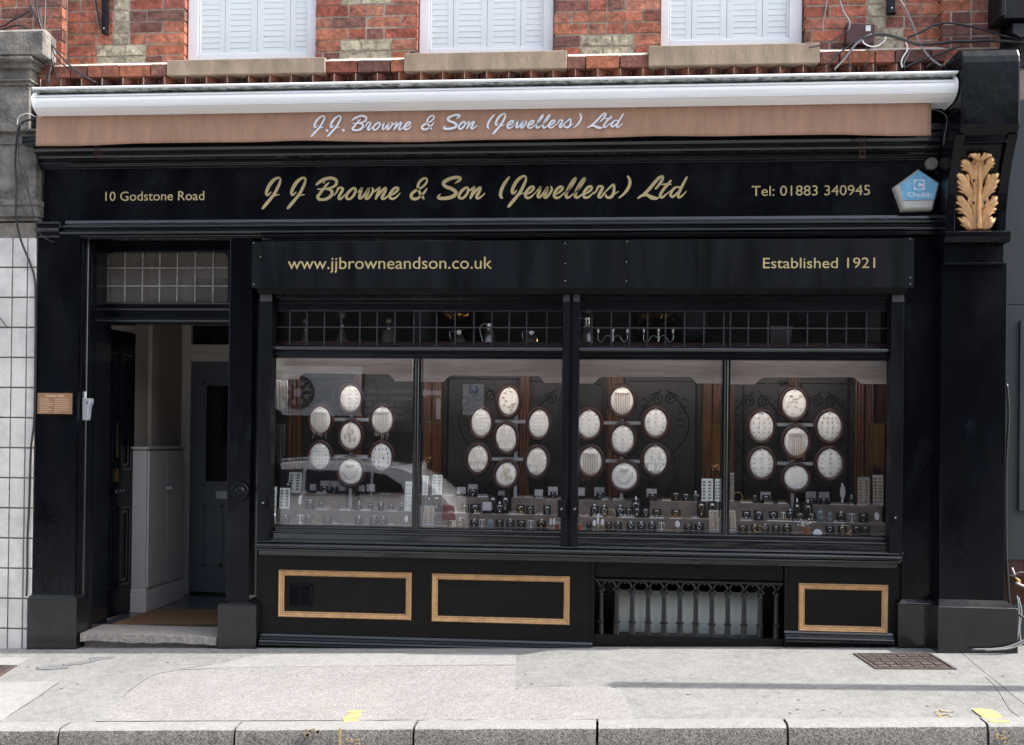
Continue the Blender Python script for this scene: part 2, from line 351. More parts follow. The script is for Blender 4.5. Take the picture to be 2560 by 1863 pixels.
def stroke(mb, pts, y, th=.003, k=5, dy=0):     # pts (x, z, width) -> flat ribbon of thickness th with round ends
    P = cat_rom(pts, k); n = len(P); L = []; R = []
    for i, (x, z, w) in enumerate(P):
        a = P[max(0, i-1)]; b = P[min(n-1, i+1)]; tx, tz = b[0]-a[0], b[1]-a[1]; l = sqrt(tx*tx+tz*tz) or 1; tx /= l; tz /= l
        L.append((x-tz*w/2, z+tx*w/2)); R.append((x+tz*w/2, z-tx*w/2))
    vs = []
    for i in range(n): vs += [(L[i][0], y-th, L[i][1]), (R[i][0], y-th, R[i][1]), (L[i][0], y, L[i][1]), (R[i][0], y, R[i][1])]
    fs = []
    for i in range(n-1):
        a, b = i*4, i*4+4
        fs += [(a, a+1, b+1, b), (a+2, b+2, b+3, a+3), (a, b, b+2, a+2), (a+1, a+3, b+3, b+1)]
    mb.add(vs, fs)
    for q in (P[0], P[-1]):
        mb.disc((q[0], q[1]), max(q[2]/2, .0005), max(q[2]/2, .0005), y-th*.98, y, 10)
# ------------------------------------------------------------------ setting: ground
def strip(name, m, kind='structure'):
    return None
def gsheet(mb, pts, dz, th=.02, src=True):
    P = [G(x, y, dz) for x, y in pts] if src else [(x, y, zg(x, y)+dz) for x, y in pts]
    n = len(P); mb.add([p for p in P]+[(p[0], p[1], p[2]-th) for p in P], [tuple(range(n)), tuple(range(2*n-1, n-1, -1))]+[(i, i+n, (i+1) % n+n, (i+1) % n) for i in range(n)])
mb = MB(); KY = -1.45
N = 48; xs = [-9+18*i/N for i in range(N+1)]; ys = [.2, -.1, -.4, -.8, -1.15, KY]
vs = [(x, y, zg(x, y)) for y in ys for x in xs]
mb.add(vs, [(j*(N+1)+i, j*(N+1)+i+1, (j+1)*(N+1)+i+1, (j+1)*(N+1)+i) for j in range(len(ys)-1) for i in range(N)])
tag(mb.build('pavement', 'asphalt', smooth=True), kind='structure')
def densify(pts, n=6, j=1.2):
    out = []
    for i in range(len(pts)):
        a, b = pts[i], pts[(i+1) % len(pts)]
        m = max(1, int(sqrt((a[0]-b[0])**2+(a[1]-b[1])**2)/40))
        for k in range(m):
            t = k/m; out.append((a[0]+(b[0]-a[0])*t+random.uniform(-j, j), a[1]+(b[1]-a[1])*t+random.uniform(-j, j)*.4))
    return out
def grid_patch(name, m, left, right, dz, cols=14):   # patch between two pixel polylines (top edge left->right, bottom edge left->right)
    mb = MB(); n = cols
    def at(pl, t):
        d = [0]
        for a, b in zip(pl, pl[1:]): d.append(d[-1]+sqrt((a[0]-b[0])**2+(a[1]-b[1])**2))
        q = t*d[-1]
        for i in range(len(pl)-1):
            if q <= d[i+1] or i == len(pl)-2:
                u = (q-d[i])/(d[i+1]-d[i]); return (pl[i][0]+(pl[i+1][0]-pl[i][0])*u, pl[i][1]+(pl[i+1][1]-pl[i][1])*u)
    rows = 6; vs = []
    for r in range(rows+1):
        for c in range(n+1):
            a = at(left, c/n); b = at(right, c/n); t = r/rows
            vs.append(G(a[0]+(b[0]-a[0])*t+random.uniform(-1, 1), a[1]+(b[1]-a[1])*t+random.uniform(-.3, .3)*(0 < r < rows), dz))
    mb.add(vs, [(r*(n+1)+c, r*(n+1)+c+1, (r+1)*(n+1)+c+1, (r+1)*(n+1)+c) for r in range(rows) for c in range(n)])
    return tag(mb.build(name, m), kind='structure')
grid_patch('pavement_patch', 'chip', [(301, 1747), (369, 1695), (436, 1677), (587, 1669), (897, 1665), (1290, 1663)], [(238, 1803), (500, 1802), (800, 1801), (1000, 1800), (1150, 1800), (1288, 1799)], .004, 22)
grid_patch('pavement_patch', 'chip', [(1288.5, 1723), (1378, 1716), (1500, 1714), (1546, 1720), (1565, 1750)], [(1288.5, 1799), (1380, 1799), (1480, 1798), (1550, 1798), (1590, 1797)], .0045, 10)
grid_patch('pavement_patch', 'pale', [(460, 1673), (567, 1656), (640, 1636), (900, 1634), (1290, 1632)], [(462, 1674), (587, 1668.5), (700, 1667), (900, 1664.5), (1290, 1662)], .0035, 16)
grid_patch('pavement_patch', 'pale', [(-260, 1706), (-50, 1705), (148, 1704)], [(-260, 1803), (-120, 1803), (4, 1802)], .004, 8)
grid_patch('pavement_patch', 'pale', [(-200, 1642), (80, 1643)], [(-260, 1664), (45, 1664)], .004, 6)
mb = MB(); gsheet(mb, densify([(90, 1668), (120, 1663), (168, 1663), (170, 1670), (130, 1674), (95, 1673)]), .005, .004)
gsheet(mb, densify([(155, 1661), (190, 1655), (225, 1651), (225, 1643), (290, 1641), (250, 1650), (205, 1660), (165, 1664)]), .0055, .004)
tag(mb.build('water_stain', 'dark'), kind='structure')
mb = MB()
for pl in ([(2461, 1691), (2490, 1720), (2525, 1775), (2560, 1800)], [(0, 1706), (149, 1704.5)], [(149, 1704), (91, 1747), (4, 1801)], [(301, 1747), (369, 1695), (436, 1677), (567, 1657)], [(1288, 1664), (1288, 1722), (1400, 1715), (1540, 1719)], [(790, 1664), (812, 1638)], [(900, 1665), (915, 1637)], [(2400, 1630), (2560, 1760)]):
    pl2 = cat_rom([(x, y) for x, y in pl], 5)
    mb.tube([G(x+random.uniform(-1, 1), y+random.uniform(-.6, .6), .0) for x, y in pl2], .002, 4)
tag(mb.build('pavement_joint', 'joint'), kind='structure')
# kerb: individual granite stones with open joints
kerb = thing('kerb', None, None, kind='structure')
JX = [-300, 148, 587, 1034, 1493, 1969, 2469, 2990]
def kx(px): return W(px, 1835, KY-.12)[0]
def kerbstone(x0, x1):
    mb = MB(); n = 10; pr = []
    zt = lambda x: zg(x, KY)+.006
    secs = []
    for i in range(n+1):
        x = x0+.006+(x1-x0-.012)*i/n; z = zt(x)+random.uniform(-.0015, .0015); w = random.uniform(-.003, .003)
        secs.append([(x, KY+.002, z), (x, KY-.05, z), (x, KY-.105+w, z-.001), (x, KY-.122+w, z-.013), (x, KY-.13+w, z-.04), (x, KY-.135, z-.16), (x, KY+.002, z-.2)])
    m = len(secs[0]); vs = [p for s_ in secs for p in s_]
    fs = [(i*m+k, i*m+(k+1) % m, (i+1)*m+(k+1) % m, (i+1)*m+k) for i in range(n) for k in range(m)]+[tuple(range(m)), tuple(range(n*m, (n+1)*m))]
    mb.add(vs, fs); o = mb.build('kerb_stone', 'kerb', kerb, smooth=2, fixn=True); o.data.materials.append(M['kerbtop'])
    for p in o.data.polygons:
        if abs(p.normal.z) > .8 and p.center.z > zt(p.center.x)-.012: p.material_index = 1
    return o
for a, b in zip(JX, JX[1:]): kerbstone(kx(a), kx(b))
for s_, x in ((-1, kx(-300)), (1, kx(2990))):
    for i in range(5): kerbstone(*sorted((x+s_*i*.9, x+s_*(i+1)*.9)))
mb = MB()
def face_pt(x, y, Y=KY-.1385): return W3(x, y, Y)
def ragged(x0, y0, x1, y1, n=7, j=4): 
    top = [(x0+(x1-x0)*i/n, y0+random.uniform(-j, j)) for i in range(n+1)]; bot = [(x1-(x1-x0)*i/n, y1+random.uniform(-j, j)) for i in range(n+1)]
    return top+bot
def gpoly(pts, dz=.0065): gsheet(mb, pts, dz, .003)
def dabs(x0, y0, x1, y1, n, fn, sx=9, sy=1.6):
    for _ in range(n):
        x, y = random.uniform(x0, x1), random.uniform(y0, y1); w, h = random.uniform(sx*.4, sx), random.uniform(sy*.5, sy)
        fn([(x+w*cos(a)*random.uniform(.6, 1), y+h*sin(a)*random.uniform(.6, 1)) for a in [k*pi/4 for k in range(8)]], .0065+random.uniform(0, .0008))
dabs(2340, 1773, 2380, 1795, 10, gpoly, 5, 1)
gpoly([(872, 1776), (884, 1774.5), (896, 1776), (906, 1775), (905, 1780), (899, 1782), (884, 1783), (870, 1781)])
gpoly([(866, 1784.5), (880, 1784), (903, 1784), (905, 1787), (896, 1789), (903, 1792), (898, 1795), (878, 1794), (858, 1796), (860, 1791), (872, 1789)]); gpoly([(910, 1776), (914, 1778), (911, 1781), (908, 1779)])
gpoly([(858, 1797), (878, 1796), (898, 1798), (896, 1803), (880, 1802), (860, 1806)], .0075); gpoly([(2466, 1800), (2490, 1799), (2520, 1801), (2526, 1806), (2500, 1807), (2475, 1805)], .0075); 0 and gpoly([(875, 1807), (890, 1806), (884, 1812), (873, 1813)], .0075)
gpoly([(2430, 1772), (2450, 1770.5), (2478, 1774), (2494, 1779), (2500, 1787), (2507, 1793), (2488, 1796), (2462, 1796), (2450, 1788), (2440, 1781)]); 0 and gpoly([(2462, 1803), (2520, 1801), (2530, 1808), (2490, 1812), (2470, 1808)], .0075)
def fpoly(pts):
    P = [face_pt(*p) for p in pts]; n = len(P); mb.add(P+[(a, b+.004, c) for a, b, c in P], [tuple(range(n)), tuple(range(2*n-1, n-1, -1))]+[(i, i+n, (i+1) % n+n, (i+1) % n) for i in range(n)])
fpoly([(847, 1822), (852, 1820), (853, 1835), (851, 1850), (853, 1880), (847, 1880), (846, 1850)])
for i in range(16):
    x = random.uniform(856, 896); y = random.uniform(1846, 1878); w, h = random.uniform(2, 7), random.uniform(1, 4); fpoly([(x, y), (x+w, y-1), (x+w*1.2, y+h), (x+w*.4, y+h*1.4)])
for i in range(22):
    x = random.uniform(2488, 2518); y = random.uniform(1830, 1878); w, h = random.uniform(2, 6), random.uniform(1, 5); fpoly([(x, y), (x+w, y-1), (x+w*1.1, y+h), (x+w*.4, y+h*1.3)])
tag(mb.build('yellow_line_paint', 'yellow'), kind='structure')
mb = MB()
for i in range(14):
    x = random.uniform(757, 797); y = random.uniform(1822, 1840); w, h = random.uniform(4, 11), random.uniform(2, 6); fpoly([(x, y), (x+w, y-1), (x+w*1.1, y+h), (x+w*.4, y+h*1.3)])
for i in range(9):
    x = random.uniform(2335, 2380); y = random.uniform(1772, 1796); w, h = random.uniform(5, 14), random.uniform(1, 3); gpoly([(x, y), (x+w, y), (x+w, y+h), (x, y+h)])
tag(mb.build('faded_paint_mark', mat('faded_yellow', (.42, .34, .22), .9, var=.2, vs=60)), kind='structure')
# small litter / gum spots pressed on the paving
mb = MB()
for i in range(46):
    x, y = random.uniform(20, 2540), random.uniform(1645, 1790); w = random.uniform(2, 5); gsheet(mb, [(x+w*cos(a), y+w*.22*sin(a)) for a in [k*pi/4 for k in range(8)]], .0058, .002)
tag(mb.build('gum_spots', 'pale'), kind='stuff')
# road falling away to the opposite side
mb = MB(); xs = [-30, -4, -2, 0, 2, 4, 30]
def zr(x, y): return zg(max(-4, min(4, x)), KY)-.12+(.05*(y-(KY-.13)))
ysr = [KY-.13, -3, -5, -7, -9.2]
mb.add([(x, y, zr(x, y)) for y in ysr for x in xs], [(j*7+i, j*7+i+1, (j+1)*7+i+1, (j+1)*7+i) for j in range(4) for i in range(6)])
tag(mb.build('road', 'road', smooth=True), kind='structure')
mb = MB(); mb.add([(-60, -9.2, -.62), (60, -9.2, -.62), (60, -60, -.6), (-60, -60, -.6)], [(0, 1, 2, 3)])
tag(mb.build('opposite_pavement', 'asphalt'), kind='structure')
mb = MB(); mb.add([(-60, 60, -.9), (60, 60, -.9), (60, -62, -.9), (-60, -62, -.9)], [(0, 1, 2, 3)])
tag(mb.build('ground', 'road'), kind='structure')
# manhole covers
def manhole(c4, label, nx=6, ny=5):
    P = [Vector(G(x, y, .004)) for x, y in c4]   # tl tr br bl
    t = thing('manhole_cover', label, 'manhole cover', tuple((P[0]+P[1]+P[2]+P[3])/4))
    def at(u, v, dz=0): p = (P[0]*(1-u)+P[1]*u)*(1-v)+(P[3]*(1-u)+P[2]*u)*v; return (p.x, p.y, p.z+dz)
    def slab(mb, u0, u1, v0, v1, z0, z1):
        q = [(u0, v0), (u1, v0), (u1, v1), (u0, v1)]
        mb.add([at(u, v, z0) for u, v in q]+[at(u, v, z1) for u, v in q], [(3, 2, 1, 0), (4, 5, 6, 7)]+[(i, (i+1) % 4, (i+1) % 4+4, i+4) for i in range(4)])
    mb = MB(); 
    for a in ((0, 1, 0, .05), (0, 1, .95, 1), (0, .03, .05, .95), (.97, 1, .05, .95)): slab(mb, *a, -.01, .004)
    mb.build('cover_frame', 'iron_cover', t)
    mb = MB(); slab(mb, .035, .965, .055, .945, -.012, -.003)
    for i in range(nx):
        for j in range(ny):
            u0 = .05+.9*i/nx; v0 = .07+.86*j/ny; du = .9/nx; dv = .86/ny
            k = random.choice([0, 0, 1, 2])
            if k == 0:
                for a in range(3): slab(mb, u0+du*(.08+.31*a), u0+du*(.28+.31*a), v0+dv*.1, v0+dv*.88, -.003, .003)
            elif k == 1:
                for a in range(3): slab(mb, u0+du*.08, u0+du*.9, v0+dv*(.08+.31*a), v0+dv*(.26+.31*a), -.003, .003)
            else:
                slab(mb, u0+du*.15, u0+du*.85, v0+dv*.2, v0+dv*.8, -.003, .004)
    mb.build('cover_plate', 'iron_cover', t)
manhole([(2133, 1634), (2327, 1634), (2392, 1673), (2190, 1672)], 'rusty square manhole cover in the footway in front of the right pilaster')
manhole([(-140, 1664), (43, 1664), (0, 1691), (-215, 1691)], 'rusty manhole cover cut off by the left edge of the photo')
# ------------------------------------------------------------------ THE SHOP BUILDING
B = thing('shop_building', 'red brick building with a black jewellers shopfront and gold lettering', 'shop', (0, 0, 0))
def Zm(x, y, Y): return W(x, y, Y)[1]
XL, XR = W(89, 900, -.05)[0], W(2516, 900, -.12)[0]
# --- upper brick wall
BY = .12
wins = []
for (a, b, zb) in ((463, 787, 145), (1045, 1383, 136), (1652, 2009, 118)):
    xm = (a+b)/2; wins.append((W(a, 80, BY)[0], W(b, 80, BY)[0], W(xm, zb, BY)[1]))
zlow = W(1200, 148, BY)[1]; TOPZ = 5.6
course = .0765
def cream(p, row, c):
    pass
REDS = [(.44, .13, .06), (.42, .14, .07), (.40, .115, .055), (.40, .10, .045), (.46, .125, .05), (.34, .08, .045), (.50, .15, .065), (.19, .07, .05), (.42, .115, .06), (.30, .085, .05), (.2, .07, .05), (.36, .13, .08)]
def redc(dark=False):
    c = random.choice(REDS[5:10] if dark else REDS); g = .3*c[0]+.5*c[1]+.2*c[2]; c = tuple(.80*q+.20*g for q in c) if random.random() < .6 else tuple(.9*q+.1*g for q in c); k = random.uniform(.8, 1.15); return tuple(x*k for x in c)
def creamc(): k = random.uniform(.8, 1.1); return (.46*k, .40*k, .29*k)
mb = MB()
z0b = W(330, 140, BY)[1]   # joint at the bottom of the first wide course
nrow = int((TOPZ-zlow)/course)+2
def lay(x0, x1, z, row, Y, cx=None, wide=False, dark=False):
    h = course-.010; L = .228
    segs = []
    if cx is not None:
        hw = .168 if wide else .055
        segs.append((cx-hw, cx+hw, True)); lefts = cx-hw; rights = cx+hw
    else: lefts = rights = (x0+x1)/2
    st = row % 2
    x = lefts; k = st
    while x > x0+.02:
        w = L if k % 2 == 0 else L/2+.005
        a = max(x0, x-w)
        if a-x0 < .05: a = x0
        segs.append((a, x, False)); x = a; k += 1
    x = rights; k = st
    while x < x1-.02:
        w = L if k % 2 == 0 else L/2+.005
        b = min(x1, x+w)
        if x1-b < .05: b = x1
        segs.append((x, b, False)); x = b; k += 1
    for a, b, cr in segs:
        parts = [(a, b)]
        if cr and wide: parts = [(a, (a+b)/2+random.choice((-.03, 0, .03))), ]; parts.append((parts[0][1], b))
        for p, q in parts:
            mb.tint = creamc() if cr else redc(dark)
            y0 = Y+random.uniform(-.003, .002)
            mb.box(p+.006, q-.006, y0, Y+.06, z+.006, z+.004+h, j=.0022)
xa = W(157, 60, BY)[0]; xe = W(2352, 60, BY)[0]
piers = [(xa, wins[0][0], W(304, 60, BY)[0], 'n'), (wins[0][1], wins[1][0], W(915, 60, BY)[0], 'w'), (wins[1][1], wins[2][0], W(1519, 60, BY)[0], 'w'), (wins[2][1], xe, W(2190, 60, BY)[0], 'n')]
for r in range(-1, nrow):
    z = z0b+r*course
    if z > TOPZ: break
    k = r % 5; wide = k in (0,) or (r == -1)
    for x0, x1, cx, md in piers:
        if z < zlow-.02: continue
        if wide or (r >= 0 and (md == 'n' or k == 4)): lay(x0, x1, z, r, BY, cx, wide or (md == 'w' and k == 4), dark=(r < 0))
        else: lay(x0, x1, z, r, BY, None, dark=(r < 1 and random.random() < .5))
# projecting brick piers at either end
for x0, x1, Y in ((-5.4, W(157, 60, .03)[0], .03), (W(2353, 60, .07)[0], W(2503, 60, .07)[0], .07)):
    for r in range(-7, nrow):
        z = z0b+r*course
        if z < TOPZ: lay(x0, x1, z, r, Y, None)
# string course between the sills
zs0, zs1 = W(1240, 173.5, .0)[1], W(1240, 145, .0)[1]
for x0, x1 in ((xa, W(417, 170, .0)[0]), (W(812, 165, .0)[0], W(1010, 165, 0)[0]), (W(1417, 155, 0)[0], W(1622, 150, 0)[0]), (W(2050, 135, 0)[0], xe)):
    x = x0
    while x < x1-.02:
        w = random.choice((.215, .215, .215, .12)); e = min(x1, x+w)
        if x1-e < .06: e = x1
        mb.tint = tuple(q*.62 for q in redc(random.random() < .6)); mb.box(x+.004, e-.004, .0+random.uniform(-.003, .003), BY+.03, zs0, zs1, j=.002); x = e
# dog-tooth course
zd0, zd1 = W(1200, 250, .06)[1], zs0-.004
x = xa-.3; dt = .1415; tips = []
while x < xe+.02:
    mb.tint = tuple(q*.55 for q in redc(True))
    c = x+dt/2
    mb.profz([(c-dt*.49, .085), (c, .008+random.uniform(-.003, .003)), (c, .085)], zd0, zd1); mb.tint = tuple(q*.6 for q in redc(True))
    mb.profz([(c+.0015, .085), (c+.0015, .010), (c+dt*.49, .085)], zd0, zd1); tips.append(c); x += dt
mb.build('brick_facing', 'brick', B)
mb = MB()
mb.box(xa-.3, xe+.1, .083, BY+.05, zd0-.3, zs0-.002); mb.box(xa-1, xe+1, BY+.008, BY+.05, zd0-.3, zs0+.06)
for c in tips: mb.box(c-.0015, c+.0018, .003, .03, zd0, zd1-.003)
for x0, x1, cx, md in piers: mb.box(x0+.014, x1-.014, BY+.004, BY+.058, zs0+.06, TOPZ)
for w_ in wins: mb.box(w_[0]-.01, w_[1]+.01, BY+.01, BY+.055, zs0+.06, w_[2]-.03); mb.box(w_[0]-.01, w_[1]+.01, BY+.006, BY+.055, 5.25, TOPZ)
mb.box(-5.5, W(157, 60, .03)[0]-.014, .034, .3, 3.0, TOPZ); mb.box(W(2353, 60, .07)[0]+.014, W(2503, 60, .07)[0]-.014, .074, .3, 3.0, TOPZ)
mb.build('mortar_backing', 'mortar', B)
mb = MB()
for x0, x1 in ((xa, W(415, 170, .0)[0]), (W(814, 165, .0)[0], W(1008, 165, 0)[0]), (W(1419, 155, 0)[0], W(1620, 150, 0)[0]), (W(2052, 135, 0)[0], xe)):
    mb = MB(); mb.profx([(.004, zs1-.001), (.012, zs1+.008), (BY+.02, zs1+.066), (BY+.02, zs1-.001)], x0, x1); mb.build('mortar_capping', 'ledge', B)
mb = MB(); mb.box(XL, XR, .22, .3, 2.3, 5.6); 
# side & back shell
shell = MB(); shell.box(-3.95, -3.9, .3, 5, -.3, 5.6); shell.box(XR-.02, XR+.03, .32, 5, -.3, 5.6); shell.box(-3.95, XR, 4.98, 5.03, -.3, 5.6); shell.box(-3.95, XR, .3, 5, 5.55, 5.6)
shell.box(-3.9, XR-.02, .3, 4.98, 2.95, 3.02)
shell.build('outer_wall', 'interior', B)
# --- upper windows
slz = [[(497, 550), (576, 627.5), (659, 712), (739, 770)], [(1074, 1120), (1147, 1202.6), (1233, 1288), (1316, 1359)], [(1673, 1715), (1743, 1800.5), (1833, 1891.5), (1920, 1972)]]
inn = [(497, 770, 133), (1074, 1359, 120.6), (1673, 1973, 98)]
sill = [(417, 812, 146, 184), (1010, 1417, 129, 173), (1622, 2050, 110, 160)]
for i, (x0, x1, zb) in enumerate(wins):
    zt = 5.25; pre = ('left', 'middle', 'right')[i]
    ia, ib = W(inn[i][0], 60, .17)[0], W(inn[i][1], 60, .17)[0]; iz = W((inn[i][0]+inn[i][1])/2, inn[i][2], .17)[1]
    mb = MB()
    fy = .165
    for a, b, c, d in ((x0, ia, zb, zt), (ib, x1, zb, zt), (ia, ib, zb, iz), (ia, ib, zt-.06, zt)):
        mb.box(a, b, fy, fy+.07, c, d)
    # sloped inner glazing bead
    for a, b in ((ia, ia+.012), (ib-.012, ib)): mb.box(a, b, fy+.012, fy+.06, iz, zt-.06)
    mb.box(ia+.012, ib-.012, fy+.012, fy+.06, iz, iz+.012)
    win = mb.build('upper_window', 'pvc', B, bevel=.006)
    g = MB(); g.box(ia+.012, ib-.012, fy+.02, fy+.026, iz+.012, zt-.06); g.build('window_pane', 'upglass', win)
    # shutters
    Y = .2
    xs_ = [(W(a, 60, Y)[0], W(b, 60, Y)[0]) for a, b in slz[i]]
    edges = [ia-.03]+[(xs_[k][1]+xs_[k+1][0])/2 for k in range(3)]+[ib+.03]
    for k in range(4):
        mb = MB(); a, b = edges[k]+.0015, edges[k+1]-.0015
        sa, sb = xs_[k]
        if sa > a: mb.box(a, sa, Y, Y+.025, iz-.1, zt)
        if b > sb: mb.box(sb, b, Y, Y+.025, iz-.1, zt)
        z = iz-.1
        while z < zt:
            mb.add([(sa, Y+.001, z), (sb, Y+.001, z), (sb, Y+.007, z+.0375), (sa, Y+.007, z+.0375), (sa, Y+.008, z-.001), (sb, Y+.008, z-.001), (sb, Y+.018, z+.036), (sa, Y+.018, z+.036)], [(0, 1, 2, 3), (7, 6, 5, 4), (0, 4, 5, 1), (3, 2, 6, 7), (0, 3, 7, 4), (1, 5, 6, 2)])
            z += .0375
        mb.build('shutter_panel', 'shutter', win)
    # pale backing in place of the dark room, added to brighten the shutters
    mb = MB(); mb.box(x0-.05, x1+.05, .285, .292, zb-.1, zt+.05); mb.build('pale_backing', 'boxw', win)
    s = sill[i]; a, b = W(s[0], s[2], -.02)[0], W(s[1], s[2], -.02)[0]; zt_, zb_ = W((s[0]+s[1])/2, s[2], -.02)[1], W((s[0]+s[1])/2, s[3], -.02)[1]
    mb = MB(); mb.profx([(-.02, zb_), (-.02, zt_-.004), (-.012, zt_), (fy+.02, zt_+.012), (fy+.02, zb_)], a, b); mb.build('window_sill', 'stonesill', B, bevel=.004)
# --- fascia and cornices
zf0, zf1 = W(1220, 548, 0)[1], W(1220, 411, 0)[1]
XF = W(2352, 480, 0)[0]
mb = MB(); mb.box(XL+.01, XF, 0, .3, zf0-.03, zf1+.04); fascia = mb.build('fascia', 'black', B, bevel=.003)
fascia['label'] = 'black fascia board with large gold script lettering'
mb = MB()
zc = zf1
prof = [(.01, zc-.004), (-.012, zc-.004), (-.014, zc+.014), (-.03, zc+.022), (-.03, zc+.036), (-.022, zc+.04), (-.05, zc+.058), (-.058, zc+.07), (-.05, zc+.078), (-.075, zc+.095), (-.085, zc+.11), (-.085, zc+.15), (-.11, zc+.155), (-.11, zc+.19), (.1, zc+.2), (.1, zc)]
mb.profx(prof, XL-.02, XF+.0)
mb.box(XL-.07, XL+.32, -.135, .1, zc+.128, zc+.182)
mb.build('upper_cornice', 'blackh', B, bevel=.002)
mb = MB(); mb.box(XL-.04, XF+.1, -.03, BY, zc+.17, zd0+.1); mb.build('roller_backing', 'blackb', B)
mb = MB(); z1 = zf0
Zl = lambda y, Y=-.03: W(1220, y, Y)[1]
mb.profx([(.05, z1+.006), (-.012, z1+.006), (-.016, z1-.004), (-.016, z1-.022), (-.03, z1-.03), (-.05, z1-.034), (-.05, z1-.05), (.05, z1-.05)], XL+.17, XF)
mb.bead(XL+.17, XF, -.046, Zl(562), .0075); mb.box(XL+.17, XF, -.04, .05, Zl(574), Zl(566)); mb.bead(XL+.16, XF, -.058, Zl(577, -.06), .0095); mb.bead(XL+.18, XF, -.04, Zl(585, -.04), .006); mb.box(XL+.18, XF, -.035, .05, Zl(592), Zl(580))
mb.bead(XL-.005, XL+.155, -.06, Zl(553), .008); mb.box(XL-.005, XL+.155, -.05, .05, Zl(590), Zl(551)); mb.bead(XL-.008, XL+.157, -.058, Zl(571), .016, .022); mb.bead(XL-.005, XL+.155, -.055, Zl(588), .008)
mb.build('lower_cornice', 'blackh', B, bevel=.0015, smooth=2)
# lettering ----------------------------------------------------------
def C1(x, y): return (620+x/3.658, 400+y/3.658)
GL = {
'J': [[(212,292,6),(192,315,18),(174,320,24),(170,295,28),(188,248,32),(218,203,32),(252,174,26),(283,164,20),(297,178,16),(292,208,24),(272,255,28),(246,305,28),(213,350,28),(175,395,30),(144,433,27),(134,444,18)],[(287,318,8),(255,324,13),(222,340,14)]],
'B': [[(627,228,16),(650,207,27),(695,181,32),(750,167,29),(797,178,29),(812,203,27),(797,236,24),(750,258,20),(692,266,15),(640,268,12)],[(742,208,7),(722,226,20),(690,266,25),(656,312,28),(638,338,28),(652,360,26),(695,363,26),(738,348,29),(766,318,30),(768,288,28),(742,271,22),(705,266,14)],[(700,205,10),(690,214,8)]],
'r': [[(788,327,8),(812,292,17),(828,260,20),(850,256,20),(868,264,22),(860,288,26),(838,325,27),(832,352,26),(852,356,20),(888,318,9)]],
'o': [[(968,258,22),(935,280,26),(905,318,27),(902,350,24),(930,358,22),(962,332,24),(982,295,24),(984,265,20),(965,258,16)]],
'w': [[(1005,298,9),(1038,262,20),(1042,262,22),(1026,312,27),(1018,346,26),(1038,350,20),(1075,305,20),(1106,262,22),(1092,310,27),(1078,350,26),(1100,352,21),(1132,310,22),(1146,276,20),(1138,258,14)]],
'n': [[(1148,298,9),(1195,262,20),(1205,262,22),(1188,310,26),(1170,354,22)],[(1178,345,14),(1218,292,20),(1252,260,22),(1262,266,22),(1246,305,26),(1226,342,26),(1236,358,21),(1262,346,17),(1300,312,10)]],
'e': [[(1312,322,14),(1345,302,20),(1372,274,21),(1368,254,20),(1340,260,24),(1308,298,27),(1296,336,26),(1316,356,24),(1350,346,18),(1391,305,8)]],
'&': [[(1608,355,16),(1590,330,26),(1572,300,25),(1555,258,25),(1562,215,25),(1590,180,22),(1622,168,20),(1638,184,18),(1628,215,20),(1590,252,20),(1530,284,25),(1494,320,28),(1503,352,28),(1543,356,24),(1588,325,22),(1620,288,19),(1636,260,9)]],
'S': [[(1893,214,6),(1922,196,22),(1944,172,26),(1918,160,28),(1870,166,31),(1815,188,34),(1788,218,33),(1810,245,31),(1862,265,32),(1900,294,33),(1888,326,33),(1842,346,33),(1786,353,31),(1744,348,27),(1742,330,16),(1762,314,7)]],
'(': [[(340,160,17),(305,205,27),(275,260,30),(261,310,30),(266,340,25),(280,348,12)]],
'l': [[(842,318,10),(890,270,16),(935,205,18),(950,168,17),(930,180,22),(895,235,27),(865,300,29),(862,338,26),(884,344,21),(925,312,12)]],
's': [[(1192,318,9),(1240,272,16),(1283,232,20),(1298,232,20),(1299,275,25),(1290,318,28),(1260,345,26),(1228,338,20),(1224,316,13)],[(1288,322,14),(1338,290,8)]],
')': [[(1424,152,18),(1442,182,26),(1441,230,28),(1415,280,26),(1382,318,20),(1345,346,13)]],
'L': [[(1680,262,18),(1708,232,22),(1738,185,26),(1744,152,20),(1712,163,26),(1670,208,29),(1625,262,29),(1578,310,26),(1518,350,15)],[(1540,332,18),(1596,322,24),(1645,345,36),(1686,352,26),(1712,342,7)]],
't': [[(1818,190,17),(1788,228,25),(1748,275,26),(1722,322,26),(1734,345,22),(1765,325,16),(1806,288,8)],[(1732,226,10),(1780,224,19),(1822,224,9)]],
'd': [[(1964,160,18),(1936,212,24),(1902,278,27),(1884,325,26),(1896,344,20),(1925,325,15),(1958,288,8)],[(1902,250,14),(1862,252,20),(1828,285,27),(1815,322,24),(1838,337,22),(1886,295,16)]]}
off2 = 2048.5
words = [('J1', [('J', 0, 0)]), ('J2', [('J', 230, 0)]), ('Browne', [('B', 0, 0), ('r', 0, 0), ('o', 0, 0), ('w', 0, 0), ('n', 0, 0), ('e', 0, 0)]), ('&', [('&', 0, 0)]), ('Son', [('S', 0, 0), ('o', 1030, -5), ('n', 865, -5)]),
 ('(', [('(', off2, 0)]), ('J3', [('J', off2+198, -15)]), ('ewellers', [('e', off2-808, -8), ('w', off2-415, -10), ('e', off2-545, -8), ('l', off2, 0), ('l', off2+84, 0), ('e', off2-277, -10), ('r', off2+327, -14), ('s', off2, 0)]), (')', [(')', off2, 0)]), ('Ltd', [('L', off2, 0), ('t', off2, 0), ('d', off2, 0)])]
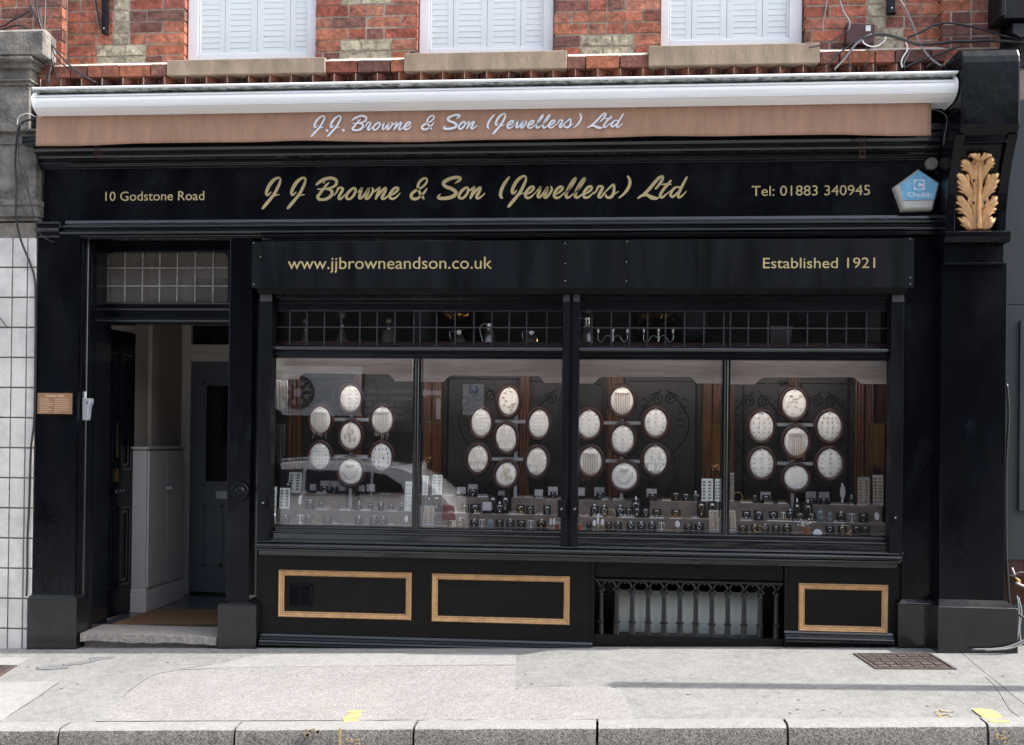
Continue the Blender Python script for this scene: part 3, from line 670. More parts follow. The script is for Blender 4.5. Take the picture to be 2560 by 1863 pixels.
aw = {'J1': (655.5, 702.8, 778.8, 813.7), 'J2': (718, 766, 819.5, 854.5), 'Browne': (788.7, 1000.5, 878.7, 1030), '&': (1024.6, 1068.3, 1052.9, 1086.3), 'Son': (1092.4, 1213.2, 1108.6, 1193.7), '(': (1247.8, 1275.1, 1216.5, 1238.3), 'J3': (1266.1, 1318, 1229.4, 1265.5), 'ewellers': (1311.2, 1546.3, 1267, 1434.7), ')': (1546.3, 1578.6, 1433.3, 1455.2), 'Ltd': (1592.8, 1719.9, 1467, 1559.7)}
VY = -.235       # valance plane
def vwave(x): return VY+.005*sin(x*4.1)+.003*sin(x*11.3+1)
fmb = MB(); vmb = MB(); cnt = 0
zbF = W(*C1(1000, 360), 0)[1]; zbV = W(740+1400/5.1545, 260+338/5.1545, VY)[1]
wmb = {}
for wn, gl in words:
    a0, a1, b0, b1 = aw[wn]
    wk = {'J3': 'Jew', 'ewellers': 'Jew', '(': 'Jew', ')': 'Jew', 'J1': 'JJ', 'J2': 'JJ'}.get(wn, wn); fmb, vmb = wmb.setdefault(wk, (MB(), MB()))
    for g, dx, dy in gl:
        off = off2 if g in '(ls)Ltd' and dx >= off2 else 0
        for st in GL[g]:
            P = []; Q = []
            for x, y, w in st:
                px, py = C1(x+dx, y+dy)
                X, Z = W(px, py, 0); wd = w/3.658/F*D*1.0
                P.append((X, Z, wd))
                ax = b0+(px-a0)*(b1-b0)/(a1-a0); VX = W(ax, 320, VY)[0]
                Q.append((VX, zbV+(Z-zbF)*.64, wd*.62))
            cnt += 1; stroke(fmb, P, -.0006-.0002*(cnt % 6), .002)
            ym = vwave(sum(q[0] for q in Q)/len(Q)); stroke(vmb, Q, min(ym-.006, VY-.011)-.0002*(cnt % 6), .0015, 4)
for x, y in ((407, 350), (617, 347)):
    X, Z = W(740+x/5.1545, 260+y/5.1545, VY); wmb['JJ'][1].disc((X, Z), .0085, .0085, VY-.0135, VY-.0115, 16)
for a_, b_ in wmb.values(): a_.build('script_lettering', 'gold', fascia)
mb = MB(); 
def ftxt(txt, x0, x1, yb, yt, Y, parent, name, m='gold'):
    mb = MB(); xm = (x0+x1)/2; zb = W(xm, yb, Y)[1]; cap = W(xm, yt, Y)[1]-zb
    put_text(mb, txt, W(x0, yb, Y)[0], W(x1, yb, Y)[0], zb, cap, Y-.0005, .002)
    for m_ in split_words(mb, cap*.3): m_.build(name, m, parent)
ftxt('10 Godstone Road', 263.6, 510.8, 501.5, 477.5, 0, fascia, 'address_lettering')
ftxt('Tel: 01883 340945', 1879, 2174.8, 489, 462.5, 0, fascia, 'telephone_lettering')
# --- shutter box above the display window
bx = RX(630, 601, 2284, 719, -.14); SY = -.14
mb = MB(); sx = W(1410, 650, SY)[0]
mb.box(bx[0], sx-.001, SY, .05, bx[2], bx[3]); mb.box(sx+.001, bx[1], SY-.002, .05, bx[2]-.002, bx[3]+.002)
mb.profx([(SY+.002, bx[2]), (-.10, bx[2]-.03), (.05, bx[2]-.03), (.05, bx[2]-.001), (SY+.02, bx[2]-.001)], bx[0]+.03, bx[1]-.03)
sbx = mb.build('shutter_box', 'blackm', B, bevel=.002); sbx['label'] = 'black roller shutter box carrying the web address'
ftxt('www.jjbrowneandson.co.uk', 719.8, 1230, 672.5, 641, SY, sbx, 'web_lettering')
ftxt('Established 1921', 1907.5, 2187.4, 670.5, 643, SY-.002, sbx, 'established_lettering')
for x, y in ((634, 607), (634, 711), (651, 642), (1413, 609), (1413, 659), (1413, 702), (2276, 597), (2276, 694), (2276, 710), (1568, 604), (1566, 655), (1566, 703)):
    X, Z = W(x, y, SY-.004); mb = MB(); mb.ball((X, SY-.002, Z), .004, 8, 5); mb.build('rivet', 'alu', sbx)
# --- door pilaster, end pilasters
def pil(x0, x1, yt, yb, yp, Y, PY_, px0, px1, m='black', m2='plinth', capt=.02, name='pilaster'):
    a, b = W(x0, 1000, Y)[0], W(x1, 1000, Y)[0]; zt = W((x0+x1)/2, yt, Y)[1]; zp = W((x0+x1)/2, yb, Y)[1]
    mb = MB(); mb.box(a, b, Y, .25, zp-.05, zt); o = mb.build(name, m, B, bevel=.005)
    c, d = W(px0, 1580, PY_)[0], W(px1, 1580, PY_)[0]; zc_ = W((px0+px1)/2, yb+capt, PY_)[1]
    mb = MB(); e = .02
    vs = [(c, PY_, -.3), (d, PY_, -.3), (d, .2, -.3), (c, .2, -.3), (c, PY_, zc_), (d, PY_, zc_), (d, .2, zc_), (c, .2, zc_), (a-.004, Y-.004, zp), (b+.004, Y-.004, zp), (b+.004, .2, zp), (a-.004, .2, zp)]
    mb.add(vs, [(0, 1, 5, 4), (1, 2, 6, 5), (2, 3, 7, 6), (3, 0, 4, 7), (4, 5, 9, 8), (5, 6, 10, 9), (6, 7, 11, 10), (7, 4, 8, 11), (8, 9, 10, 11), (3, 2, 1, 0)])
    mb.build('pilaster_plinth', m2, o, bevel=.006); return o
pl1 = pil(89, 193, 590, 1486, 1497, -.05, -.085, 66, 190, capt=12)
pl2 = pil(570, 628, 592, 1502, 1511, -.03, -.07, 543, 640, capt=10)
pl3 = pil(2258, 2349, 592, 1498, 1511, -.02, -.05, 2245, 2346, capt=12)
pl4 = pil(2352, 2516, 655, 1500, 1520, -.12, -.185, 2344, 2546, capt=20)
# reveal strips left of the doorway
mb = MB()
for (x, y, r, q) in ((197, .0, .012, 0), (212, .05, .016, 0), (226, .1, .014, 0)):
    X = W(x, 1100, y)[0]; mb.beadz(X, y, r, -.05, W(300, 592, .05)[1])
mb.box(W(193, 1100, 0)[0], W(205, 1100, 0)[0], 0, .25, -.1, 2.62)
mb.box(W(200, 1100, .05)[0], W(222, 1100, .05)[0], .05, .28, -.1, 2.61); mb.box(W(207, 1100, .1)[0], W(236, 1100, .1)[0], .1, .32, -.1, 2.60)
mb.build('door_reveal', 'blackh', B, smooth=2)
# --- doorway
zs_ = .038; YD = .25
XD0, XD1 = W(236, 1100, YD)[0], W(600, 1100, YD)[0]
ztr1 = W(400, 757, YD)[1]; zlin = W(400, 812, YD)[1]; ztop = W(400, 592, YD)[1]
mb = MB()
mb.box(W(205, 700, .12)[0], XD1, YD-.0, YD+.06, zlin, ztr1); mb.box(XD0-.02, XD1, YD-.03, YD+.02, zlin+.03, zlin+.05); mb.bead(XD0-.02, XD1, YD-.03, zlin+.022, .01); mb.bead(XD0-.02, XD1, YD-.035, ztr1-.05, .009); mb.bead(XD0, XD1, YD-.02, ztr1-.008, .008)
ztl0 = W(400, 632, YD)[1]
# rounded-corner head above the leaded transom light
X0t, X1t = W(262, 690, YD)[0], W(572, 690, YD)[0]; r = .055; zt2 = ztl0
arc = lambda cx, cz, a0, a1: [(cx+r*cos(radians(a0+(a1-a0)*i/8)), cz+r*sin(radians(a0+(a1-a0)*i/8))) for i in range(9)]
mb.prism([(X0t-.1, ztr1), (X0t, ztr1)]+[(X0t, zt2-r)]+arc(X0t+r, zt2-r, 180, 90)[1:]+arc(X1t-r, zt2-r, 90, 0)+[(X1t, ztr1), (X1t+.15, ztr1), (X1t+.15, 2.66), (X0t-.1, 2.66)], YD-.02, YD+.05)
mb.build('door_frame', 'blackh', B, smooth=2)
mb = MB(); mb.box(X0t-.0, X1t+.0, YD+.012, YD+.016, ztr1, zt2); tg = mb.build('transom_light', 'oldglass', B)
mb = MB()
for x in (267, 311, 355, 398, 442, 486.5, 532): X = W(x, 690, YD)[0]; mb.box(X-.004, X+.004, YD+.005, YD+.011, ztr1, zt2)
for y in (669.5, 715): Z = W(400, y, YD)[1]; mb.box(X0t, X1t, YD+.004, YD+.0105, Z-.004, Z+.004)
mb.build('lead_cames', 'leaddk', tg)
# door post behind hinge + front door leaf, opened inwards
mb = MB(); mb.box(XD0-.03, XD0, .2, .32, -.05, zlin+.02); mb.build('hinge_post', 'blackh', B)
hx, hy = -3.448, .262; ex, ey = -3.40, 1.02
dv = Vector((H(330, 1530, zs_)[0]-hx, H(330, 1530, zs_)[1]-hy)); LL = dv.length; dv.normalize(); nv = Vector((dv.y, -dv.x))
def dpt(u, w, z): return (hx+dv.x*u+nv.x*w, hy+dv.y*u+nv.y*w, z)
def dbox(mb, u0, u1, w0, w1, z0, z1):
    vs = [dpt(u, w, z) for u in (u0, u1) for w in (w0, w1) for z in (z0, z1)]
    mb.add(vs, [(0, 1, 3, 2), (4, 6, 7, 5), (0, 4, 5, 1), (2, 3, 7, 6), (0, 2, 6, 4), (1, 5, 7, 3)])
mb = MB(); zd1_ = zlin-.01; dbox(mb, 0, LL, -.045, 0, zs_+.008, zd1_)
leaf = mb.build('front_door', 'black', B, bevel=.003); leaf['label'] = 'black panelled front door opened inwards'
mb = MB()
for u0, u1 in ((.1, LL*.46), (LL*.56, LL-.07)):
    for z0_, z1_ in ((zs_+.22, .82), (1.08, zd1_-.16)):
        for k, (o_, t_) in enumerate(((0, .014), (.03, .009))):
            for a in ((u0+o_, u0+o_+.016, z0_+o_, z1_-o_), (u1-o_-.016, u1-o_, z0_+o_, z1_-o_), (u0+o_, u1-o_, z0_+o_, z0_+o_+.016), (u0+o_, u1-o_, z1_-o_-.016, z1_-o_)): dbox(mb, a[0], a[1], .0005, t_, a[2], a[3])
mb.build('door_moulding', 'blackh', leaf)
mb = MB(); dbox(mb, LL*.49, LL*.52, .001, .012, 1.17, 1.42); dbox(mb, LL*.485, LL*.525, .001, .016, 1.0, 1.09); mb.build('brass_letter_plate', 'brass', leaf)
mb = MB()
for u in (LL*.42, LL*.52, LL*.62): p = dpt(u, .03, .93); mb.ball(p, .022, 12, 8); mb.tube([dpt(u, 0, .93), p], .008, 8)
mb.build('door_knob', 'iron', leaf, smooth=True)
# threshold
mb = MB(); a = W(200, 1590, -.06)[0]; b = W(541, 1590, -.06)[0]; zt_ = zs_; 
n = 24; secs = []
for i in range(n+1):
    x = a+(b-a)*i/n; q = random.uniform(-.004, .004); w2 = random.uniform(-.006, .006)
    secs.append([(x, -.055+q, zt_-.004), (x, -.035, zt_), (x, .26, zt_+.004), (x, .26, zt_-.3), (x, .0, zt_-.3), (x, .0, zt_-.06+w2), (x, -.055+q, zt_-.05+w2)])
m_ = len(secs[0]); mb.add([p for s_ in secs for p in s_], [(i*m_+k, i*m_+(k+1) % m_, (i+1)*m_+(k+1) % m_, (i+1)*m_+k) for i in range(n) for k in range(m_)]+[tuple(range(m_)), tuple(range(n*m_, (n+1)*m_))])
mb.build('doorstep', 'step', B)
# hallway
YB = 1.72; XHR = W(575, 1000, .3)[0]+.03
mb = MB(); mb.box(-3.9, XHR, .26, YB+.5, -.3, zs_); mb.build('hall_floor', 'floor', B)
mb = MB(); mb.box(-3.9, -3.46, .3, .34, zs_, 2.75); mb.box(-3.47, -3.44, .34, YB, zs_, 2.75); mb.box(XHR, XHR+.03, .3, YB, zs_, 2.75); mb.box(-3.47, XHR, YB+.06, YB+.1, zs_, 2.75); mb.box(-3.47, XHR, .3, YB+.1, 2.75, 2.8)
mb.box(-3.44, -3.41, 1.06, 1.2, zs_, 2.75)
mb.build('hall_wall', 'beige', B)
xi = W(474, 1300, YB)[0]; zi = W(520, 904, YB)[1]; zi2 = W(520, 862, YB)[1]
mb = MB(); mb.box(W(452, 1300, YB)[0], xi, YB-.02, YB+.06, zs_, 2.75); mb.box(xi, XHR, YB-.02, YB+.06, zi, zi2); mb.box(xi, XHR, YB-.03, YB-.015, zi+.05, zi+.065); mb.box(XHR-.08, XHR, YB-.022, YB+.058, zs_, zi); mb.box(xi+.45*0, XHR, YB-.01, YB+.05, 2.62, 2.75)
mb.build('inner_door_frame', 'trim', B, bevel=.003)
mb = MB(); mb.box(xi, XHR, YB+.02, YB+.03, zi2, 2.62); mb.build('inner_transom_pane', 'tint', B)
mb = MB(); mb.box(xi, XHR-.08, YB, YB+.04, zs_+.02, zi); ind = mb.build('inner_door', 'navy', B)
mb = MB()
for (x0, y0, x1, y1) in ((507, 955, 640, 1215), (506, 1262, 557, 1415)):
    q = RX(x0, y0, x1, y1, YB)
    for a in ((q[0], q[0]+.02, q[2], q[3]), (q[1]-.02, q[1], q[2], q[3]), (q[0], q[1], q[2], q[2]+.02), (q[0], q[1], q[3]-.02, q[3])): mb.box(a[0], a[1], YB-.012, YB-.0005, a[2], a[3])
mb.build('panel_moulding', 'navy', ind)
q = RX(513, 962, 640, 1207, YB); mb = MB(); mb.box(q[0]+.01, q[1]-.01, YB-.004, YB-.0008, q[2]+.01, q[3]-.01); mb.build('door_pane', 'tint', ind)
q = RX(541, 1228, 575, 1248, YB); mb = MB(); mb.box(q[0], q[1], YB-.015, YB-.0005, q[2], q[3]); mb.build('letter_plate', 'alu', ind, bevel=.003)
# cupboard in the hall
zt_ = W(345, 1117, .77)[1]; c0 = -3.435; c1 = -3.315
cb = thing('hall_cupboard', 'grey fitted cupboard with white skirting inside the open doorway', 'cupboard', (c0, .77, zs_))
mb = MB(); mb.box(c0, c1, .775, 1.44, .20, zt_-.02); mb.build('cabinet', 'grey', cb)
mb = MB(); mb.box(c0-.0, c1+.02, .755, 1.46, zt_-.018, zt_); mb.build('cabinet_top', 'grey', cb, bevel=.003)
mb = MB(); mb.profz([(c0, .765), (c1+.012, .765), (c1+.012, 1.47), (c0, 1.47)], zs_, .18); mb.profz([(c0, .768), (c1+.006, .768), (c1+.006, 1.47), (c0, 1.47)], .18, .205); mb.build('skirting', 'trim', cb, bevel=.004)
for y0_, y1_ in ((.79, 1.115), (1.12, 1.43)):
    mb = MB(); mb.box(c1, c1+.014, y0_, y1_, .215, zt_-.03); d_ = mb.build('cupboard_door', 'grey', cb, bevel=.002)
    mb = MB(); ky = 1.09 if y0_ < 1 else 1.145; mb.ball((c1+.03, ky, .93), .016, 10, 6); mb.build('knob', 'alu', d_, smooth=True)
mt = MB(); P = [H(280, 1563, zs_), H(385, 1527, zs_), H(640, 1527, zs_), H(640, 1563, zs_)]
mt.add([(x, y, zs_+.012) for x, y in P]+[(x, y, zs_+.001) for x, y in P], [(0, 1, 2, 3), (7, 6, 5, 4), (0, 4, 5, 1), (1, 5, 6, 2), (2, 6, 7, 3), (3, 7, 4, 0)])
tag(mt.build('doormat', 'mat_'), 'brown coir doormat on the tiled floor just inside the doorway', 'doormat')
# ------------------------------------------------------------------ display window
GY = .07
XW0, XW1 = W(645, 1050, 0)[0], W(2258, 1050, 0)[0]
XM0, XM1 = W(1404, 1050, 0)[0], W(1446, 1050, 0)[0]
def fr(mb, px0, py0, px1, py1, y0, y1): q = RX(px0, py0, px1, py1, y0); mb.box(q[0], q[1], y0, y1, q[2], q[3])
dw = MB(); dw.box(XW0-.2, XF-.02, .06, .3, 2.2, zf0); dw.box(XL+.05, XW0-.2, .28, .32, 2.6, zf0)
ztG = W(1220, 776, .04)[1]; zH = W(1220, 719, 0)[1]
dw.box(XW0, XW1, .03, .2, ztG, zH+.06); dw.box(XW0, XW1, .0, .06, ztG+.07, ztG+.085); dw.box(XW0, XW1, .015, .05, ztG+.045, ztG+.055)
dw.box(XW0, XW1, -.02, .1, zH-.012, zH+.06)
zb0, zb1 = W(1220, 885, .0)[1], W(1220, 864, .0)[1]
for a, b in ((XW0+.03, XM0), (XM1, XW1-.03)):
    dw.bead(a, b, .012, (zb0+zb1)/2+.006, .021, .03); dw.box(a, b, .02, .1, zb0-.03, zb1-.012); dw.box(a, b, -.004, .05, zb0-.012, zb0+.0)
    zc1 = W(1220, 897, .05)[1]; dw.box(a, b, .045, .13, zc1, zb0-.02)
dw.box(W(610, 1100, .03)[0], XW0+.004, .03, .28, .3, ztG+.06)
# bottom rails (glass bottom down to the sill)
zg0 = W(1220, 1322, .05)[1]
z_ = lambda y, Y=-.02: W(1450, y, Y)[1]
dw.box(XW0, XW1, .045, .15, zg0-.03, zg0); dw.box(XW0+.02, XW1-.02, .02, .1, zg0-.035, zg0-.012); dw.bead(XW0+.02, XW1-.02, .02, zg0-.014, .008)
dw.box(XW0+.01, XW1-.01, .0, .1, zg0-.085, zg0-.035); dw.bead(XW0+.01, XW1-.01, .0, zg0-.042, .008)
dw.box(XW0, XW1, -.02, .1, zg0-.145, zg0-.085); dw.bead(XW0, XW1, -.018, zg0-.098, .009, .014)
XS0, XS1 = W(638, 1385, -.08)[0], W(2252, 1405, -.08)[0]
zs = W(1450, 1382, -.08)[1]
dw.box(XS0, XS1, -.06, .1, zs-.03, zs+.02); dw.bead(XS0, XS1, -.075, zs+.008, .011, .016); dw.bead(XS0, XS1, -.06, zs-.02, .010, .014); dw.bead(XS0, XS1, -.05, zs+.028, .006, .01); dw.box(XS0+.01, XS1-.01, -.035, .1, zs-.06, zs-.03)
frame = dw.build('window_frame', 'blackh', B, smooth=2)
# vertical members
for (x0, x1, y0) in ((1031, 1050, .03), (1805, 1825, .03)):
    mb = MB(); a, b = W(x0, 1100, y0)[0], W(x1, 1100, y0)[0]; mb.box(a, b, y0+.012, .14, zg0-.01, zb0-.03); c = (a+b)/2
    mb.beadz(c, y0+.01, .014, zg0-.02, zb0-.01); mb.beadz(a+.006, y0+.02, .006, zg0-.02, zb0-.02); mb.beadz(b-.006, y0+.02, .006, zg0-.02, zb0-.02); mb.build('mullion', 'blackh', frame, smooth=2)
for (x0, x1, yt, yb, lk) in ((645, 676, 735, 1365, [(664, 1268-8)]), (1404, 1446, 735, 1386, []), (2226, 2258, 735, 1392, [(2233, 1296)])):
    mb = MB(); a, b = W(x0, 1100, -.045)[0], W(x1, 1100, -.045)[0]; zt_ = W((x0+x1)/2, yt, -.045)[1]; zb_ = W((x0+x1)/2, yb, -.045)[1]
    if x0 == 1404:
        c = (a+b)/2
        for p, q in ((a, c-.009), (c+.009, b)): mb.box(p, q, -.045, .1, zb_, zt_)
        mb.box(c-.009, c+.009, -.03, .1, zb_, zt_); mb.box(c-.004, c+.004, -.04, -.03, zb_+.03, zt_-.02)
        mb.box(a, b, -.05, .1, zb_-.004, zb_+.05)
    else:
        mb.box(a, b, -.045, .06, zb_, zt_)
    g = mb.build('shutter_guide', 'blackm', B, bevel=.0025)
    for p, q in (((a, c-.009), (c+.009, b)) if x0 == 1404 else ((a, b),)):
        mb = MB(); mb.box(p+.002, q-.002, -.047, -.0452, zt_-.048, zt_-.006)
        mb.build('guide_cap', 'greyplastic' if 0 else mat('dull_steel', (.09, .09, .095), .5, .4), g)
def lock(px, py, w, h):
    X, Z = W(px, py, -.06); mb = MB(); mb.box(X-w/2, X+w/2, -.062, -.046, Z-h/2, Z+h/2); mb.lathe([(.0165, 0), (.0165, -.016), (.012, -.02), (.0, -.02)], (X, -.062, Z), 16, 'y')
    o = mb.build('shutter_lock', 'blackm', B, bevel=.003); m2 = MB(); m2.box(X-.002, X+.002, -.084, -.081, Z-.006, Z+.006); m2.lathe([(.006, -.0202), (.006, -.021), (.0, -.021)], (X, -.062, Z), 12, 'y'); m2.build('keyhole', 'alu', o)
lock(660, 1257, .034, .07); lock(1404, 1272, .05, .11); lock(1437, 1272, .05, .11); lock(2236, 1294, .04, .07)
# shop glass: four large panes and two leaded transoms
for i, (x0, x1) in enumerate(((676, 1032), (1049, 1405), (1445, 1806), (1824, 2227))):
    q = W(x0, 1100, GY)[0], W(x1, 1100, GY)[0]; mb = MB(); mb.box(q[0], q[1], GY, GY+.006, zg0-.01, W(1220, 897, .05)[1]+.01); mb.build('shop_window_pane', 'glass', B)
VL = [[723.7, 766.6, 810.2, 852.6, 899, 942, 986.6, 1034, 1049.6, 1090.8, 1137, 1184.3, 1229.3, 1272.7, 1316.6, 1367], [1479, 1528, 1574.3, 1618.9, 1663.8, 1711.5, 1759.9, 1809.7, 1826, 1871, 1920.8, 1970.2, 2018.8, 2068.6, 2116.5, 2166.4]]
for i, (x0, x1) in enumerate(((676, 1405), (1445, 2227))):
    a, b = W(x0, 820, GY)[0], W(x1, 820, GY)[0]; mb = MB(); mb.box(a, b, GY+.01, GY+.014, zb1-.02, ztG+.01); t_ = mb.build('leaded_transom', 'glass', B)
    mb = MB()
    for x in VL[i]: X = W(x, 820, GY)[0]; mb.profz([(X-.0045, GY+.007), (X-.002, GY+.001), (X+.002, GY+.001), (X+.0045, GY+.007)], zb1-.02, ztG)
    for y in (819, 777.5): Z = W(1220, y, GY)[1]; mb.box(a, b, GY+.0012, GY+.0072, Z-.0035, Z+.0035)
    mb.build('lead_cames', 'lead', t_)
# ------------------------------------------------------------------ stallriser
sr = MB(); XG0, XG1 = W(1486, 1520, 0)[0], W(1960, 1520, 0)[0]; zgt = W(1720, 1448, 0)[1]; zgb = W(1720, 1592, 0)[1]
XT0 = W(640, 1500, 0)[0]; XT1 = W(2252, 1500, 0)[0]
sr.box(XT0, XG0, 0, .1, -.3, zs-.03); sr.box(XG1, XT1, 0, .1, -.3, zs-.03); sr.box(XG0, XG1, .02, .12, zgt, zs-.03); sr.box(XG0, XG1, .0, .12, -.3, zgb)
sr.box(W(1478, 1500, -.01)[0], XG0, -.012, .1, -.2, zs-.06); sr.box(XG1, W(1966, 1500, -.01)[0], -.012, .1, -.2, zs-.06)
riser = sr.build('stallriser', 'blackb', B, bevel=.004)
def goldframe(x0, y0, x1, y1, lab):
    q = RX(x0, y0, x1, y1, 0); w = .037
    mb = MB()
    pr = [(0, 0), (0, -.010), (.006, -.018), (.012, -.012), (.020, -.012), (.027, -.008), (.031, -.012), (w, -.004), (w, 0)]   # (inset, y)
    P = []
    for cx, cz, sx_, sz_ in ((q[0], q[2], 1, 1), (q[1], q[2], -1, 1), (q[1], q[3], -1, -1), (q[0], q[3], 1, -1)):
        P.append([(cx+sx_*d, y-.0005, cz+sz_*d) for d, y in pr])
    n = len(pr); vs = [p for r_ in P for p in r_]
    mb.add(vs, [(i*n+k, i*n+(k+1) % n, ((i+1) % 4)*n+(k+1) % n, ((i+1) % 4)*n+k) for i in range(4) for k in range(n)])
    o = mb.build('panel_frame', 'goldpaint', riser); o['label'] = lab
goldframe(697, 1428, 1029, 1546, 'gold moulding round the left panel, with the air vent'); goldframe(1080, 1437.5, 1424, 1558, 'gold moulding round the middle plain panel'); goldframe(1996, 1460, 2219, 1580, 'gold moulding round the right panel')
q = RX(723, 1460, 780, 1516, 0); mb = MB(); mb.box(q[0], q[1], -.006, 0, q[2], q[3])
for i in range(12): z = q[2]+.012+(q[3]-q[2]-.024)*i/11; mb.add([(q[0]+.01, -.006, z-.004), (q[1]-.01, -.006, z-.004), (q[1]-.01, -.014, z-.001), (q[0]+.01, -.014, z-.001), (q[0]+.01, -.006, z+.003), (q[1]-.01, -.006, z+.003)], [(0, 1, 2, 3), (3, 2, 5, 4), (0, 3, 4), (1, 5, 2)])
for a in ((q[0], q[0]+.008, q[2], q[3]), (q[1]-.008, q[1], q[2], q[3]), (q[0], q[1], q[2], q[2]+.008), (q[0], q[1], q[3]-.008, q[3]), ((q[0]+q[1])/2-.003, (q[0]+q[1])/2+.003, q[2], q[3])): mb.box(a[0], a[1], -.013, -.005, a[2], a[3])
mb.build('air_vent', 'blackm', riser)
def plm(x0, x1, y0, y1):
    a, b = W(x0, (y0+y1)/2, -.05)[0], W(x1, (y0+y1)/2, -.05)[0]; zt = W((x0+x1)/2, y0, -.05)[1]; zb = W((x0+x1)/2, y1, -.05)[1]; h = zt-zb
    mb = MB(); mb.profx([(.0, zt+.004), (-.012, zt), (-.02, zt-.2*h), (-.034, zt-.3*h), (-.036, zt-.45*h), (-.05, zt-.55*h), (-.055, zt-.7*h), (-.05, zt-.8*h), (-.058, zt-.86*h), (-.058, zb), (0, zb-.01)], a, b); mb.build('base_moulding', 'blackh', riser, bevel=.002)
plm(647, 1480, 1598, 1624); plm(1963, 2236, 1583, 1607)
# --- basement grille: cast iron arcade
gr = MB(); Yg = .035
zt = W(1720, 1456, Yg)[1]; zb = W(1720, 1594, Yg)[1]; zcap = W(1720, 1481, Yg)[1]; zbd = W(1720, 1559, Yg)[1]
gr.box(XG0, XG1, .02, .06, zb-.03, zb); gr.box(XG0, XG1, .028, .05, zt-.004, zt+.01)
grille = gr.build('basement_grille', 'iron', B); grille['label'] = 'cast iron arcaded grille over the basement opening'
bxs = [1502, 1541.5, 1580.5, 1620.5, 1660, 1699.8, 1739.6, 1779.8, 1819.8, 1860.3, 1900, 1941]
proto = None
def baluster(X):
    mb = MB(); h = zcap-zb; hb = zbd-zb
    mb.lathe([(.022, 0), (.021, .01), (.0185, hb*.6), (.0175, hb-.014), (.017, hb+.012), (.0155, hb+.04), (.0150, h-.03), (.0175, h-.028), (.0175, h-.02), (.015, h-.016), (.025, h), (.025, h+.006)], (X, Yg, zb), 10)
    for a in range(8): mb.ball((X+.018*cos(a*pi/4), Yg+.018*sin(a*pi/4), zbd), .0075, 6, 4)
    for s_ in (-1, 1): mb.add([(X+s_*.012, Yg-.012, zcap-.006), (X+s_*.03, Yg-.004, zcap+.008), (X+s_*.012, Yg+.006, zcap+.014), (X+s_*.010, Yg-.014, zcap+.022)], [(0, 1, 3), (1, 2, 3), (0, 2, 1), (0, 3, 2)])
    mb.add([(X-.008, Yg-.018, zcap), (X+.008, Yg-.018, zcap), (X, Yg-.03, zcap+.016), (X, Yg-.012, zcap+.03)], [(0, 1, 2), (1, 3, 2), (3, 0, 2)])
    return mb.build('baluster', 'iron', grille, smooth=2)
BX = [W(x, 1520, Yg)[0] for x in bxs]; base = baluster(BX[0])
for X in BX[1:]:
    o = base.copy(); o.location = (X-BX[0], 0, 0); COL.objects.link(o); o.parent = grille
st_ = (BX[-1]-BX[0])/11
mb = MB()
for i in range(-1, 12):
    xc = BX[0]+st_*(i+.5); rr = st_/2-.006; zc_ = zt-.045
    pts = [(xc+rr*cos(a), Yg, zc_+.044*sin(a)-(.0 if 0 < a < pi else 0)) for a in [pi*k/12 for k in range(13)]]
    if i == -1: pts = pts[:6]
    if i == 11: pts = pts[7:]
    pts = [p for p in pts if XG0 < p[0] < XG1]
    if i not in (-1,): pts.append((pts[-1][0]-.0+.004, Yg, zcap+.01)) if i != 11 else None
    if i not in (11,): pts.insert(0, (pts[0][0]-.004, Yg, zcap+.01))
    if len(pts) > 1: mb.tube(pts, .008, 6)
    if 0 <= i < 11:
        mb.ball((xc, Yg-.006, zt-.012), .008, 8, 5)
mb.build('arch_tracery', 'iron', grille, smooth=True)
mb = MB(); mb.box(XG0-.1, XG1+.1, .40, .45, -.6, zt+.1); mb.box(XG0-.05, XG0, .06, .42, -.6, zt+.1); mb.box(XG1, XG1+.05, .06, .42, -.6, zt+.1); mb.box(XG0, XG1, .1, .42, zt+.005, zt+.05); mb.box(XG0, XG1, .1, .42, -.6, -.5); mb.build('area_wall', 'blackb', B)
q = RX(1546, 1478, 1900, 1602, .22); mb = MB(); n = 60
vs = []
for i in range(n+1):
    x = q[0]+(q[1]-q[0])*i/n; y = .22+.005*sin(i*.9)+.002*sin(i*2.3); vs += [(x, y, q[2]-.1), (x, y-.01, q[3])]
mb.add(vs, [(2*i, 2*i+2, 2*i+3, 2*i+1) for i in range(n)]); bl = mb.build('basement_curtain', 'blind', B, smooth=True)
so = bl.modifiers.new('t', 'SOLIDIFY'); so.thickness = .003
# ------------------------------------------------------------------ console on right pilaster
mb = MB(); Yc = -.20; 
a, b = W(2362, 640, Yc)[0], W(2522, 640, Yc)[0]
z577, z607, z660 = W(2440, 577, Yc)[1], W(2440, 605, Yc)[1], W(2440, 660, -.15)[1]
mb.box(a+.01, b-.01, -.15, .2, z660, z607); mb.box(a+.004, b-.004, -.165, .2, z660-.006, z660+.006)
mb.profx([(.1, z607), (-.19, z607), (-.205, z607+.012), (-.215, z607+.03), (-.215, z577-.008), (-.20, z577), (.1, z577)], a-.004, b+.008)
cap = mb.build('pilaster_capital', 'black', B, bevel=.003)
Xa1p = W(2396, 205, -.335)[0]
